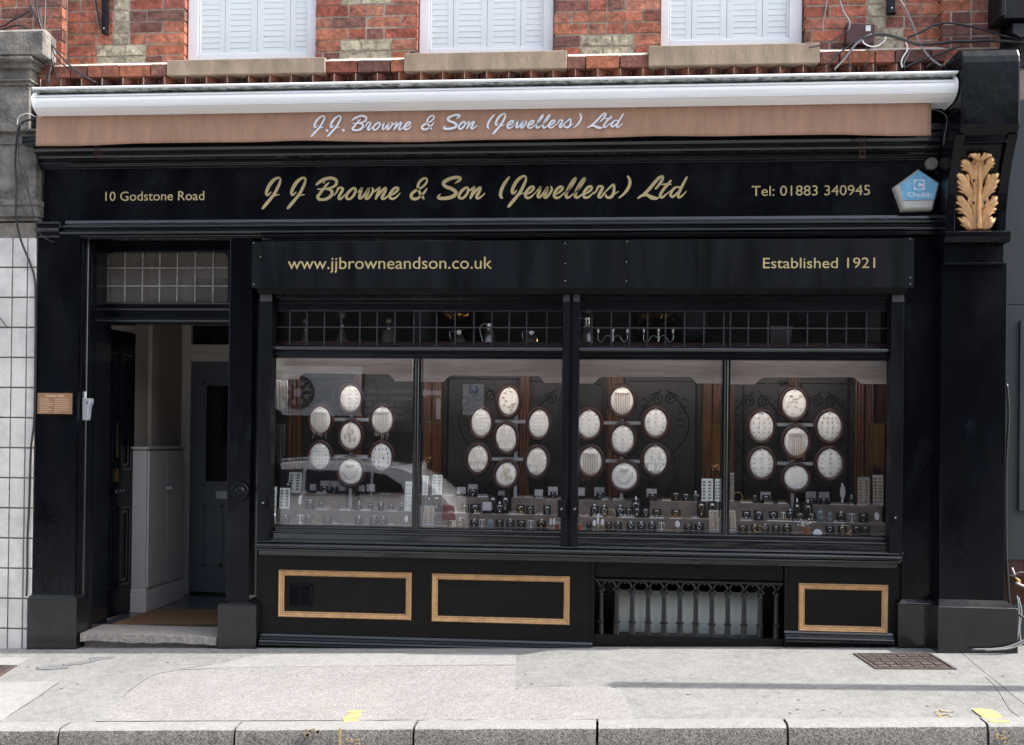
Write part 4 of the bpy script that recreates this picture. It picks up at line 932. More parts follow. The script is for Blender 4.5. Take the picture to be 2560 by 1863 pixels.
# S-curved console body: side cheeks + recessed panel
CF = -.37; ha, hb = max(W(2400, 220, CF)[0], Xa1p+.006), W(2552, 220, CF)[0]; zht = W(2470, 112, CF)[1]; zhb = W(2470, 332, CF)[1]
def consprof(inset=0):
    pts = [(.1, z577)]; lo = (-.17, z577); hi = (-.47, zhb+.0)
    for i in range(13):
        t = i/12; z = z577+(zhb-z577)*t; y = -.17+(-.175)*(t**2.2); pts.append((y+inset, z))
    return pts
p = consprof(); mb = MB()
wA = .055
xa_, xb_ = a+.012, b-.004
mb.profx(p+[(.1, zhb)], xa_, xa_+wA); mb.profx(p+[(.1, zhb)], xb_-wA, xb_); mb.profx(consprof(.035)+[(.1, zhb)], xa_+wA, xb_-wA)
mb.box(xa_+wA, xb_-wA, CF+.045, .1, zhb-.045, zhb)
mb.build('console_bracket', 'black', cap, bevel=.004)
mb = MB(); xh0, xh1 = ha, hb
pr = [(.1, zhb-.01), (CF+.05, zhb-.01), (CF+.015, zhb+.02), (CF, zhb+.05), (CF, zhb+.1)]
zt9 = zht
pr += [(CF, zt9-.10), (CF+.01, zt9-.06), (CF+.03, zt9-.022), (CF+.06, zt9-.004), (CF+.12, zt9), (.1, zt9)]
mb.profx(pr, xh0, xh1); mb.build('console_head', 'black', cap, bevel=.012)
# acanthus
def A5(x, y, Y=-.24):
    for _ in range(3): Y = yac(W(2360+x/7.506, 370+y/7.506, Y)[1])-.025
    return W(2360+x/7.506, 370+y/7.506, Y)
def yac(z): t = max(0, min(1, (z-z577)/(zhb-z577))); return -.17-.175*(t**2.2)+.035
ac = MB()
def lobe(pts, k=6, flat=.55, lift=0.0):      # pts (x,y,w) crop px
    P = cat_rom([(x, y, w) for x, y, w in pts], k); V3 = []; n = len(P); m = 9; vs = []
    for i, (x, y, w) in enumerate(P):
        a_ = P[max(0, i-1)]; b_ = P[min(n-1, i+1)]; X, Z = A5(x, y); Xa, Za = A5(*a_[:2]); Xb, Zb = A5(*b_[:2])
        tx, tz = Xb-Xa, Zb-Za; l = sqrt(tx*tx+tz*tz) or 1; tx /= l; tz /= l; r_ = max(w/7.506/F*D/2, .0012); yb_ = yac(Z)
        bulge = .012+.02*sin(pi*min(1, i/(n-1)))+lift
        for j in range(m):
            t = -1+2*j/(m-1); prof = (1-t*t)*r_*flat*1.3+.35*r_*abs(sin(t*pi*1.5))*.5
            vs.append((X-tz*r_*t, yb_-bulge-prof, Z+tx*r_*t))
        vs += [(X+tz*r_*.6, yb_+.004, Z-tx*r_*.6), (X-tz*r_*.6, yb_+.004, Z+tx*r_*.6)]
    q_ = m+2
    fs = [(i*q_+k_, i*q_+(k_+1) % q_, (i+1)*q_+(k_+1) % q_, (i+1)*q_+k_) for i in range(n-1) for k_ in range(q_)]+[tuple(range(q_)), tuple(range((n-1)*q_, n*q_))]
    ac.add(vs, fs)
AX = 625
def mirror(pts): return [(2*AX-x-(y-800)*.02*0, y, w) for x, y, w in pts]
ac_l = [
 [(625, 1530, 300), (615, 1300, 230), (615, 1000, 190), (620, 700, 170), (630, 450, 200), (640, 280, 240), (650, 190, 170)],
 [(560, 700, 60), (520, 480, 110), (450, 330, 130), (370, 265, 110), (310, 252, 40)], [(560, 720, 60), (500, 480, 90), (400, 360, 80), (300, 318, 34)], [(565, 760, 60), (520, 520, 80), (430, 410, 70), (328, 392, 30)],
 [(575, 1180, 70), (530, 900, 120), (420, 700, 120), (320, 560, 120), (240, 490, 60), (220, 470, 20)], [(575, 1200, 60), (500, 900, 100), (380, 750, 90), (270, 640, 70), (185, 590, 26)], [(570, 1220, 60), (500, 950, 90), (380, 800, 80), (290, 730, 60), (225, 712, 22)], [(560, 1220, 60), (500, 980, 80), (400, 850, 60), (268, 800, 24)], [(470, 760, 60), (440, 620, 70), (425, 520, 60), (430, 482, 24)], [(330, 640, 80), (345, 540, 70), (335, 470, 30)],
 [(560, 1480, 70), (500, 1240, 110), (400, 1090, 120), (300, 960, 110), (225, 905, 40)], [(555, 1490, 60), (470, 1250, 90), (370, 1120, 80), (270, 1040, 60), (195, 1025, 24)], [(545, 1500, 60), (470, 1290, 80), (380, 1190, 80), (290, 1150, 60), (212, 1150, 24)], [(540, 1500, 50), (460, 1320, 60), (370, 1220, 60), (265, 1210, 22)], [(480, 1180, 60), (460, 1060, 70), (470, 960, 60), (500, 930, 24)], [(330, 1060, 70), (340, 960, 60), (335, 890, 26)],
 [(520, 1530, 110), (420, 1440, 110), (340, 1370, 80), (262, 1300, 26)], [(520, 1530, 80), (440, 1400, 80), (370, 1320, 60), (345, 1285, 26)], [(480, 1535, 80), (400, 1470, 70), (320, 1430, 26)]]
for i, l_ in enumerate(ac_l):
    if i == 0: lobe(l_, flat=.3); continue
    lobe(l_, lift=.002*(i % 3)); mr = mirror(l_)
    if i in (1, 2, 3): mr = [(x+ (20 if y < 420 else 0), y-(40 if y < 420 else 0), w) for x, y, w in mr]
    lobe(mr, lift=.002*(i % 3)+.001)
for x, y in ((480, 150), (540, 140), (615, 135), (740, 130), (800, 145), (850, 160)): lobe([(640, 260, 60), ((640+x)/2, 200, 60), (x, y, 50), (x+(8 if x > 640 else -8), y+26, 24)], flat=.9, lift=.02)
lobe([(620, 1530, 30), (612, 1200, 26), (615, 800, 22), (630, 330, 14)], flat=1, lift=.03)
aco = ac.build('acanthus_ornament', 'acanthus', cap, smooth=True); aco['label'] = 'gilded carved acanthus leaf on the console'
for x, y, s_ in ((545, 325, .7), (737, 312, .9), (530, 640, 1.1), (727, 640, 1.2), (522, 1055, 1.1), (730, 1050, 1.2)):
    X, Z = A5(x, y); mb = MB(); s_ *= 1.8; mb.lathe([(.0001, -.003), (.0036*s_, -.002), (.004*s_, 0), (.0036*s_, .004)], (X, yac(Z)-.056, Z), 12, 'y', sx=.8, sy=1.4); mb.build('eyelet_shade', 'scroll', aco)  # black discs stand in for the shade inside the carved holes
# ------------------------------------------------------------------ awning
AY = -.215
Xa0, Xa1 = W(79, 245, -.335)[0], W(2396, 205, -.335)[0]
zat = W(1240, 198, -.335)[1]; zab = W(1240, 272, -.25)[1]
AW = thing('shop_awning', 'white cassette awning with a terracotta valance lettered in white script', 'awning', ((Xa0+Xa1)/2, AY, zab))
h = zat-zab; zc_ = zab+h*.5
pr = []
for i in range(15):
    a_ = radians(75-150*i/14); pr.append((-.215-.105*cos(a_)*1.15, zab+h*.44+h*.435*sin(a_)))
pr = [(-.12, zab+h*.86), (-.2, zab+h*.865)]+pr+[(-.245, zab+.0), (-.12, zab+.0)]
mb = MB(); mb.profx(pr, Xa0+.015, Xa1-.015)
mb.profx([(-.325, zab+h*.2), (-.334, zab+h*.185), (-.334, zab+h*.165), (-.318, zab+h*.155)], Xa0+.016, Xa1-.016)
mb.profx([(-.322, zab+h*.60), (-.337, zab+h*.605), (-.337, zab+h*.62), (-.318, zab+h*.63)], Xa0+.016, Xa1-.016)
mb.build('cassette', 'cass', AW, smooth=2)
mb = MB(); mb.profx([(-.33, zat-.011), (-.338, zat-.006), (-.336, zat+.001), (-.325, zat+.003), (.06, zat+.003), (.06, zat-.011)], Xa0, Xa1); mb.build('cover_rail', 'cass', AW)
mb = MB(); mb.profx([(-.02, zab+h*.885), (-.318, zab+h*.885), (-.318, zat-.0115), (-.02, zat-.0115)], Xa0+.012, Xa1-.012); mb.build('stained_rail', 'cassd', AW)
for X, s_ in ((Xa0, 1), (Xa1, -1)):
    mb = MB(); e = []
    for i in range(17):
        a_ = radians(95-190*i/16); e.append((-.215-.13*cos(a_), zab+h*.48+h*.52*sin(a_)))
    e = [(.05, zat+.004), (-.3, zat+.005), (-.342, zat-.004)]+e[3:]+[(-.1, zab-.004)]
    mb.profx(e, X, X+.014*s_); mb.build('end_cap', 'cass', AW, bevel=.003)
# valance
X0, X1 = W(91, 320, VY)[0], W(2328, 290, VY)[0]; zv1 = zab+.01; zv0 = W(1240, 349, VY)[1]
nx, nz = 160, 8; vs = []
for j in range(nz+1):
    for i in range(nx+1):
        x = X0+(X1-X0)*i/nx; t = j/nz; zb_ = zv0+.006*sin(x*2.2+.5)+.003*sin(x*6.1)+(.006 if .2 < x < .5 else 0)*0
        vs.append((x, (vwave(x)*(1-t)+(VY-.0)*t), zb_*(1-t)+zv1*t))
mb = MB(); mb.add(vs, [(j*(nx+1)+i, j*(nx+1)+i+1, (j+1)*(nx+1)+i+1, (j+1)*(nx+1)+i) for j in range(nz) for i in range(nx)])
val = mb.build('valance', 'valance', AW, smooth=True, fixn=False); so = val.modifiers.new('t', 'SOLIDIFY'); so.thickness = .0015; so.offset = 1
mb = MB()
for dz in (.013, .021):
    mb.tube([(X0+(X1-X0)*i/nx, vwave(X0+(X1-X0)*i/nx)*.9+VY*.1-.0006, zv0+.006*sin((X0+(X1-X0)*i/nx)*2.2+.5)+.003*sin((X0+(X1-X0)*i/nx)*6.1)+dz) for i in range(nx+1)], .0008, 4)
for px in (492, 1345, 1875): x = W(px, 310, VY)[0]; mb.tube([(x, vwave(x)-.0008, zv0+.006), (x, VY-.0008, zv1)], .0008, 4)
mb.build('hem_stitching', mat('stitch', (.16, .07, .045), .9), val)
for a_, b_ in wmb.values(): b_.build('script_lettering', 'whitepaint', val)
# chains hanging under the awning
def chain(px, label):
    X, Z0 = W(px, 352, -.17); _, Z1 = W(px, 392, -.17); t = thing('hanging_chain', label, 'chain', (X, -.17, Z1), 'rusty chains hanging under the awning')
    mb = MB(); z = Z0+.06; k = 0
    for sx_ in (-.012, .012):
        z = Z0+.06; k = 0
        while z > Z1:
            a_ = [(sx_+.006*cos(u)*(1 if k % 2 else .3), .006*cos(u)*(.3 if k % 2 else 1), .011*sin(u)) for u in [i*pi/4 for i in range(8)]]
            mb.tube([(X+sx_*(z-Z1)/(Z0-Z1)*0+p[0], -.17+p[1], z+p[2]) for p in a_], .002, 4, closed=True); z -= .017; k += 1
    mb.tube([(X-.014, -.17, Z1), (X, -.172, Z1-.006), (X+.014, -.17, Z1)], .003, 5)
    mb.build('chain_links', 'rust', t)
chain(243, 'rusty chain hanging below the left end of the awning valance'); chain(2156, 'rusty chain hanging below the right end of the awning valance')
# ------------------------------------------------------------------ alarm box, lamp disc, plaque, key box
def AL(x, y, Y=-.07): return W(2160+x/3, 350+y/3, Y)
pt = [AL(412, 216), AL(572, 322), AL(520, 516), AL(299, 522), AL(234, 347)]; c_ = (sum(p[0] for p in pt)/5, sum(p[1] for p in pt)/5)
al = thing('alarm_bell_box', 'pentagonal alarm bell box with faded blue label at the right end of the fascia', 'alarm box', (c_[0], 0, c_[1]))
mb = MB(); ins = [(c_[0]+(x-c_[0])*.9, c_[1]+(z-c_[1])*.9) for x, z in pt]; ou = [(c_[0]+(x-c_[0])*1.03, c_[1]+(z-c_[1])*1.03) for x, z in pt]
mb.add([(x, -.001, z) for x, z in ou]+[(x, -.055, z) for x, z in pt]+[(x, -.07, z) for x, z in ins], [tuple(range(5)), (10, 11, 12, 13, 14)]+[(i, (i+1) % 5, (i+1) % 5+5, i+5) for i in range(5)]+[(i+5, (i+1) % 5+5, (i+1) % 5+10, i+10) for i in range(5)])
cov = mb.build('cover', 'bell', al, bevel=.003)
lp = [AL(413, 232), AL(558, 326), AL(527, 446), AL(290, 453), AL(268, 335)]
mb = MB(); mb.prism([(c_[0]+(x-c_[0])*.97, z) for x, z in lp], -.0725, -.0705); lab = mb.build('blue_label', 'bluelabel', cov)
mb = MB(); a_ = AL(372, 376); b_ = AL(455, 298); zx0, zx1, zz0, zz1 = a_[0], b_[0], a_[1], b_[1]
cx, cz = (zx0+zx1)/2, (zz0+zz1)/2; hw = (zx1-zx0)/2; hh = (zz1-zz0)/2
# white square with the C cut out of it: built from four border bars and the inner block
mb.box(zx0, zx1, -.0742, -.0726, zz1-.004, zz1); mb.box(zx0, zx1, -.0742, -.0726, zz0, zz0+.004); mb.box(zx0, zx0+.004, -.0742, -.0726, zz0+.004, zz1-.004); mb.box(zx1-.004, zx1, -.0742, -.0726, zz0+.004, zz1-.004)
for sx_ in (-1, 1):
    for sz_ in (-1, 1):
        R_ = hw*.86; pts_ = [(cx+sx_*(hw-.004), cz+sz_*(hh-.004))]+[(cx+sx_*R_*cos(u), cz+sz_*R_*sin(u)) for u in [radians(15+60*i/6) for i in range(7)]]
        mb.prism(pts_, -.0741, -.0726)
mb.prism([(cx+.002, cz-.006), (cx+hw-.004, cz-.006), (cx+hw-.004, cz+.006), (cx+.002, cz+.006)], -.0743, -.0726); mb.disc((cx+.003, cz), hw*.32, hh*.32, -.0744, -.0726, 14)
mb.build('emblem', 'whitepaint', lab)
mb = MB(); p0 = AL(325, 430); p1 = AL(502, 390); put_text(mb, 'Chubb', p0[0], p1[0], p0[1]+.002, (p1[1]-p0[1])*.92, -.0728, .0014); put_text(mb, 'Chubb', p0[0]+.0015, p1[0]+.0015, p0[1]+.002, (p1[1]-p0[1])*.92, -.0729, .0014); mb.build('label_lettering', 'whitepaint', lab)
mb = MB(); a_ = AL(290, 455); b_ = AL(528, 448); mb.box(a_[0]-.002, b_[0]+.002, -.0712, -.069, (a_[1]+b_[1])/2-.002, (a_[1]+b_[1])/2); mb.build('cover_seam', 'joint', cov)
X, Z = W(2160+510/3, 350+174/3, -.03); lt = thing('round_sensor', 'small round grey disc fixed above the alarm box', 'sensor', (X, 0, Z))
mb = MB(); mb.lathe([(.038, -.001), (.038, -.02), (.036, -.028), (.03, -.03), (.001, -.03)], (X, 0, Z), 28, 'y'); mb.build('disc', 'greyplastic' if 0 else mat('dusty_disc', (.22, .22, .20), .6, var=.2, vs=40), lt, smooth=2)
mb = MB(); mb.tube([(X+.01, -.005, Z-.03), (X+.03, -.006, Z-.055), (X+.07, -.006, Z-.06), (X+.085, -.006, Z-.03)], .003, 5); mb.build('lead', 'cable', lt)
q = RX(94, 983, 181, 1035, -.06)
pq = thing('opening_times_plaque', 'small copper coloured plaque of opening times on the left pilaster', 'plaque', ((q[0]+q[1])/2, -.05, q[2]))
mb = MB(); mb.box(q[0]-.012, q[1]+.012, -.058, -.0505, q[2]-.012, q[3]+.01); mb.build('backboard', 'black', pq, bevel=.003)
mb = MB(); mb.box(q[0], q[1], -.0635, -.0585, q[2], q[3]); pp = mb.build('plate', 'copperplate', pq, bevel=.001)
mb = MB(); w_ = q[1]-q[0]; h_ = q[3]-q[2]; put_text(mb, 'OPENING TIMES', q[0]+w_*.24, q[0]+w_*.76, q[3]-h_*.19, h_*.1, -.0636, .0008)
for i, d in enumerate(('Monday', 'Tuesday', 'Wednesday', 'Thursday', 'Friday', 'Saturday', 'Sunday')):
    z = q[3]-h_*(.31+.1*i); put_text(mb, d, q[0]+w_*.08, q[0]+w_*(.08+.042*len(d)), z, h_*.055, -.0636, .0008); [mb.box(q[0]+w_*(.5+.07*k_), q[0]+w_*(.55+.07*k_), -.0642, -.0636, z, z+h_*.022) for k_ in range(6 if i < 6 else 2)]
mb.build('engraved_lettering', mat('engraving', (.85, .66, .5), .5), pp)
q = RX(196, 996, 229, 1051, .02)
kb = thing('key_box', 'grey plastic box with a small paper label beside the doorway', 'wall box', ((q[0]+q[1])/2, .04, q[2]))
mb = MB(); w_ = q[1]-q[0]; mb.prism([(q[0], q[3]), (q[0]+.012, q[3]-.05), (q[0]+.018, q[2]+.008), (q[0]+.022, q[2]), (q[1]-.02, q[2]), (q[1]-.012, q[3]-.055), (q[1], q[3]-.03), (q[1], q[3])], .0, .05); bo = mb.build('housing', 'greyplastic', kb, bevel=.005)
mb = MB(); mb.ball((q[1]-.02, -.001, q[3]-.03), .004, 8, 5, sz=2.2); mb.build('button', 'rubber', bo); mb = MB(); mb.box(q[0]+.024, q[0]+.05, .02, .03, q[3], q[3]+.045); mb.build('paper_label', 'tag', kb)
X, Z = W(600, 1228, -.045); bp_ = thing('round_bell_push', 'large round black bell push on the pilaster right of the doorway', 'bell push', (X, -.03, Z))
mb = MB(); mb.lathe([(.0001, -.044), (.02, -.042), (.030, -.034), (.033, -.026), (.038, -.024), (.052, -.03), (.060, -.018), (.062, 0)], (X, -.03, Z), 32, 'y'); mb.build('boss', 'black', bp_, smooth=True)
# ------------------------------------------------------------------ inside the display window
bays = [('first', 640, 676, 1032), ('second', 1030, 1049, 1405), ('third', 1420, 1445, 1806), ('fourth', 1800, 1824, 2227)]
bx0 = [W(a, 1100, .5)[0] for _, _, a, b in bays]; 
def lerp3(v0, v1, X): t = (X+1.75)/3.0; return v0+(v1-v0)*max(-.3, min(1.2, t))
ZR = {3: lambda X: .756, 2: lambda X: lerp3(.836, .812, X), 1: lambda X: lerp3(.936, .917, X)}
YR = {3: .24, 2: .43, 1: .64}
RY0 = {2: .36, 1: .56}
# shop interior
mb = MB(); xl, xr = XHR+.05, XW1+.1
mb.box(xl, xr, 3.6, 3.65, -.2, 2.95); mb.box(xl-.05, xl, .2, 3.6, .5, 2.95); mb.box(xr, xr+.05, .2, 3.6, .5, 2.95); mb.box(xl, xr, .2, 3.6, 2.9, 2.95); mb.box(xl, xr, 1.1, 3.6, .5, .55)
mb.build('shop_room', 'interior', B)
mb = MB(); mb.box(xl, xr, .12, 1.06, .70, .752); mb.build('window_board', 'suede', B)
mb = MB(); mb.box(xl, xr, .22, 1.05, 1.86, 1.875); mb.build('bounce_board', 'trim', B)  # unseen pale board added to bounce light down onto the trays
mb = MB(); mb.box(xl+.0005, xl+.02, .16, 1.04, .753, 1.86); mb.build('bay_lining', 'mahog', B)
mb = MB(); mb.box(xr-.02, xr-.0005, .16, 1.04, .753, 1.86); mb.build('bay_lining', 'mahog', B)
mb = MB(); zsh = W(1220, 861, .3)[1]; mb.box(xl, xr, .13, .60, zsh-.03, zsh); mb.build('transom_shelf', 'mahog', B)
# steps
for k, (nm, cx, p0, p1) in enumerate(bays):
    X0 = W(p0, 1280, .36)[0]; X1 = W(p1-2, 1280, .36)[0]
    if k == 0: X0 = W(692, 1280, .36)[0]
    t = thing('display_steps', f'taupe suede covered steps carrying the jewellery in the {nm} window bay', 'display stand', ((X0+X1)/2, .36, .752), 'suede display steps')
    mb = MB(); xm = (X0+X1)/2; z2 = ZR[2](xm); mb.box(X0, X1, .36, .56, .7521, z2); mb.build('lower_step', 'suede', t, bevel=.003)
    gaps = {0: (1050, 1222), 1: (905, 1170), 2: (850, 965), 3: (825, 1070)}[k]; z1 = ZR[1](xm)
    ga, gb = W(cx+gaps[0]/4.7167, 1250, .56)[0], W(cx+gaps[1]/4.7167, 1250, .56)[0]
    for a_, b_ in ((X0, ga), (gb, X1)): mb = MB(); mb.box(a_, b_, .56, .86, .7521, z1); mb.build('upper_step', 'suede', t, bevel=.003)
# pelmets
PEL = [(686, 1031, 898, (741.8, 948), (763, 933), (966.5, 935.3), (987.7, 953.3)), (1051, 1404, 904, (1108.4, 954.4), (1129.6, 938.5), (1343.8, 940.6), (1360.7, 957)), (1445, 1805, 905, (1484.7, 958.6), (1507, 941.7), (1721, 941.7), (1742, 958.6)), (1825, 2216, 903, (1887, 960.8), (1912.4, 943.8), (2127.6, 942.7), (2155, 959.7))]
for k, (x0, x1, yt, p1, p2, p3, p4) in enumerate(PEL):
    Y = .20; A_ = lambda x, y: W(x, y, Y)
    pts = [A_(x0, yt-12), A_(x0, p1[1]), A_(*p1)]+[A_(p1[0]+(p2[0]-p1[0])*sin(t*pi/2), p1[1]+(p2[1]-p1[1])*(1-cos(t*pi/2))**.8) for t in (.25, .5, .75)][0:0]
    for t in (.2, .4, .6, .8, 1): pts.append(A_(p1[0]+(p2[0]-p1[0])*t, p1[1]+(p2[1]-p1[1])*sin(t*pi/2)))
    for t in (0, .2, .4, .6, .8, 1): pts.append(A_(p3[0]+(p4[0]-p3[0])*t, p4[1]+(p3[1]-p4[1])*cos(t*pi/2)))
    pts += [A_(x1, p4[1]), A_(x1, yt-12)]
    mb = MB(); mb.prism(pts, Y, Y+.02)
    o = mb.build('window_pelmet', 'pelmet', B)
# timber posts and etched screens
posts = [(718, 750), (880, 903), (1051, 1077), (1080, 1103), (1299, 1323), (1517, 1558), (1757, 1778), (1782, 1803), (1824, 1835), (1972, 1995), (2137, 2160), (2164, 2184)]
for a_, b_ in posts:
    Y = 1.0; q = W(a_, 1100, Y)[0], W(b_, 1100, Y)[0]; mb = MB(); mb.box(q[0], q[1], Y, Y+.05, .752, 1.82); n = 3
    for i in range(n): x = q[0]+(q[1]-q[0])*(i+.5)/n; mb.beadz(x, Y, (q[1]-q[0])/n*.33, .752, 1.82, 8)
    mb.build('timber_post', 'post', B, smooth=2)
mb = MB(); mb.box(xl, xr, 1.06, 1.075, .56, 1.86); mb.build('etched_screen', 'screen', B)
mb = MB(); 
for px in (753, 1118, 1740, 1858, 2120, 1300): x = W(px, 1100, 1.05)[0]; mb.box(x-.006, x+.006, 1.045, 1.059, .752, 1.82)
mb.build('screen_rails', 'blackm', B)
sc = MB()
def spiral(cx, cz, r, turns, a0, d, n=40, grow=.9):
    return [(cx+r*(1-grow*i/n)*cos(a0+d*turns*2*pi*i/n), 1.057, cz+r*(1-grow*i/n)*sin(a0+d*turns*2*pi*i/n)) for i in range(n+1)]
def motif(pxc, pyt, s=1.0, yb=1255):
    cx = W(pxc, 1000, 1.06)[0]; zt_ = W(pxc, pyt, 1.06)[1]; zb_ = W(pxc, yb, 1.06)[1]; Hh = zt_-zb_
    for sg in (-1, 1):
        w = .2*s
        sc.tube([(cx+sg*(.02+w*sin(pi*t/20)*(.9)), 1.057, zt_-.02*0-Hh*.62*t/20+.0) for t in range(21)][::1], .0035, 4)
        sc.tube(spiral(cx+sg*.055*s, zt_-.07, .045*s, 1.5, pi/2, sg), .0035, 4)
        sc.tube([(cx+sg*(.055+.06*t/10)*s, 1.057, zt_-.025-.03*(t/10)**2) for t in range(11)], .003, 4)
        sc.tube(spiral(cx+sg*.11*s, zb_+Hh*.38, .04*s, 1.4, -pi/2, -sg), .0035, 4)
        sc.tube(spiral(cx+sg*.09*s, zb_+Hh*.27, .033*s, 1.4, pi/2, sg), .003, 4)
        sc.tube([(cx+sg*.005+sg*.09*s*(t/12)**2, 1.057, zb_+Hh*.22*t/12) for t in range(13)], .003, 4)
        sc.tube(spiral(cx+sg*.10*s, zb_+Hh*.18, .03*s, 1.3, 0, sg), .003, 4)
        for t in range(5): sc.tube([(cx+sg*(w*.95-.004*t), 1.057, zt_-Hh*(.1+.06*t)), (cx+sg*(w*.75-.01*t), 1.057, zt_-Hh*(.08+.06*t)), (cx+sg*(w*.68-.01*t), 1.057, zt_-Hh*(.11+.06*t))], .0025, 4)
        sc.tube(spiral(cx+sg*.33*s, zt_+.055, .028, 1.3, pi, sg), .003, 4)
    for a_, b_ in ((-.28, -.1), (-.08, .08), (.1, .28)): sc.tube([(cx+a_*s, 1.057, zt_+.06), (cx+b_*s, 1.057, zt_+.06)], .003, 4)
    for sg in (-1, 1): sc.tube([(cx+sg*.36*s, 1.057, zt_+.02), (cx+sg*.36*s, 1.057, zb_)], .002, 4)
for px, py in ((833, 968), (1210, 968), (1660, 974), (1395, 974), (2060, 980), (1890, 980)): motif(px, py, .9)
sc.build('scroll_etching', 'scroll', B)
# --- tray stands and oval trays
TY = .52
stands = [(878.5, 834, 922, 1049, 1141.5), (1290, 1240, 1318, 1054, 1148), (1555, 1507, 1602, 1057.5, 1153), (1982, 1939, 2037, 1062, 1159)]
for k, (xc, x0, x1, ya, yb) in enumerate(stands):
    X = W(xc, 1100, TY+.06)[0]
    t = thing('tray_stand', f'aluminium pole and cross bars holding the oval trays in the {bays[k][0]} window bay', 'display stand', (X, TY+.06, ZR[2](X)), 'aluminium tray stands')
    mb = MB(); zt_ = W(xc, 1000, TY+.06)[1]; mb.box(X-.011, X+.011, TY+.05, TY+.065, .7525, zt_); mb.build('pole', 'alu', t)
    for y in (ya, yb): q = RX(x0-20, y-4, x1+20, y+4, TY+.035); mb = MB(); mb.box(q[0], q[1], TY+.032, TY+.048, q[2], q[3]); mb.build('cross_bar', 'alu', t)
def tray(pxc, pyc, rx, ry, bay, pos, kind, tilt=0):
    X, Z = W(pxc, pyc, TY); s = D+TY; rx = rx*s/F; ry = ry*s/F
    desc = {'studs': 'rows of stud earrings', 'chains': 'hanging chains', 'loops': 'looped bracelets', 'pend': 'small pendants', 'neck': 'a single necklace', 'rings': 'rows of rings', 'cards': 'pendants on square pads', 'pins': 'bar brooches', 'mix': 'assorted brooches', 'bust': 'a pearl necklace on a bust'}[kind]
    t = thing('oval_tray', f'oval tray of {desc}, {pos} of seven in {bay} window bay', 'jewellery tray', (X, TY+.03, Z), 'oval jewellery trays')
    cs, sn = cos(tilt), sin(tilt)
    def el(a, b, n=36): return [(X+a*cos(u)*cs-b*sin(u)*sn, Z+a*cos(u)*sn+b*sin(u)*cs) for u in [2*pi*i/n for i in range(n)]]
    mb = MB(); n = 36; vs = []
    for a_, b_, y in ((rx+.021, ry+.021, TY+.03), (rx+.025, ry+.025, TY+.012), (rx+.018, ry+.018, TY-.006), (rx+.006, ry+.006, TY-.006), (rx-.001, ry-.001, TY+.004), (rx-.002, ry-.002, TY+.03)):
        vs += [(p[0], y, p[1]) for p in el(a_, b_)]
    mb.add(vs, [(i*n+k_, i*n+(k_+1) % n, ((i+1) % 6)*n+(k_+1) % n, ((i+1) % 6)*n+k_) for i in range(6) for k_ in range(n)])
    mb.build('rim', 'mahog', t, smooth=True)
    mb = MB(); vs = []
    for f_, y in ((1, TY+.012), (.97, TY+.004), (.8, TY-.002), (.4, TY-.005), (.02, TY-.006)): vs += [(p[0], y, p[1]) for p in el(rx*f_-.0005, ry*f_-.0005)]
    mb.add(vs, [(i*n+k_, i*n+(k_+1) % n, (i+1)*n+(k_+1) % n, (i+1)*n+k_) for i in range(4) for k_ in range(n)]+[tuple(range(4*n, 5*n))]); cu = mb.build('cushion', 'cream', t, smooth=True)
    Yj = TY-.010
    def part(nm, m, fn): mb = MB(); fn(mb); o = mb.build(nm, m, cu); return o
    if kind == 'chains':
        def f(mb, s0=0):
            for i in range(s0, 9, 2):
                x = X-rx*.62+rx*1.24*i/8; z0 = Z+ry*.55; z1 = Z-ry*random.uniform(.95, 1.5); m_ = 26
                for q in range(m_): z = z0+(z1-z0)*q/m_; mb.ball((x, Yj-.004 if z > Z-ry else Yj+.0, z), .0022, 5, 3)
                mb.tube([(x, Yj-.003, z0), (x, Yj-.003, z1)], .0011, 4)
        part('chains', 'au' if bay in ('third', 'fourth') else 'ag', lambda mb: f(mb, 0)); part('chains', 'rose' if bay in ('third', 'fourth') else 'ag', lambda mb: f(mb, 1))
        part('hanging_bar', 'boxw', lambda mb: mb.box(X-rx*.7, X+rx*.7, Yj-.008, Yj, Z+ry*.55, Z+ry*.6))
    elif kind in ('studs', 'pend', 'rings'):
        cols = {'studs': 5, 'pend': 4, 'rings': 3}[kind]; rows = {'studs': 6, 'pend': 5, 'rings': 5}[kind]
        A1, A2, A3 = MB(), MB(), MB()
        for r_ in range(rows):
            z = Z+ry*(.62-1.3*r_/(rows-1)); half = rx*.85*sqrt(max(.05, 1-((z-Z)/ry)**2)); 
            for c in range(cols):
                x = X-half*.8+half*1.6*c/(cols-1) if cols > 1 else X; mbx = random.choice((A1, A2, A1))
                if kind == 'studs':
                    for dx in (-.0035, .0035): mbx.ball((x+dx, Yj, z), .0028, 6, 4)
                elif kind == 'pend':
                    x += random.uniform(-.003, .003); mbx.tube([(x, Yj, z+.008), (x+.002, Yj, z)], .0012, 4); mbx.lathe([(.001, .004), (.0045, 0), (.004, -.006), (.001, -.01)], (x, Yj, z-.002), 7)
                else:
                    mbx.tube([(x+.0085*cos(u), Yj-.002-.003*sin(u), z+.003*sin(u)) for u in [pi*i/6 for i in range(7)]], .0021, 5); A3.ball((x, Yj-.006, z+.003), .003, 6, 4)
        A1.build('jewellery', 'ag', cu, smooth=True); A2.build('jewellery', 'au' if bay != 'first' else 'bluegem', cu, smooth=True)
        if kind == 'rings':
            A3.build('stones', random.choice(('bluegem', 'mahog', 'ag')), cu, smooth=True)
    elif kind == 'loops':
        A1 = MB()
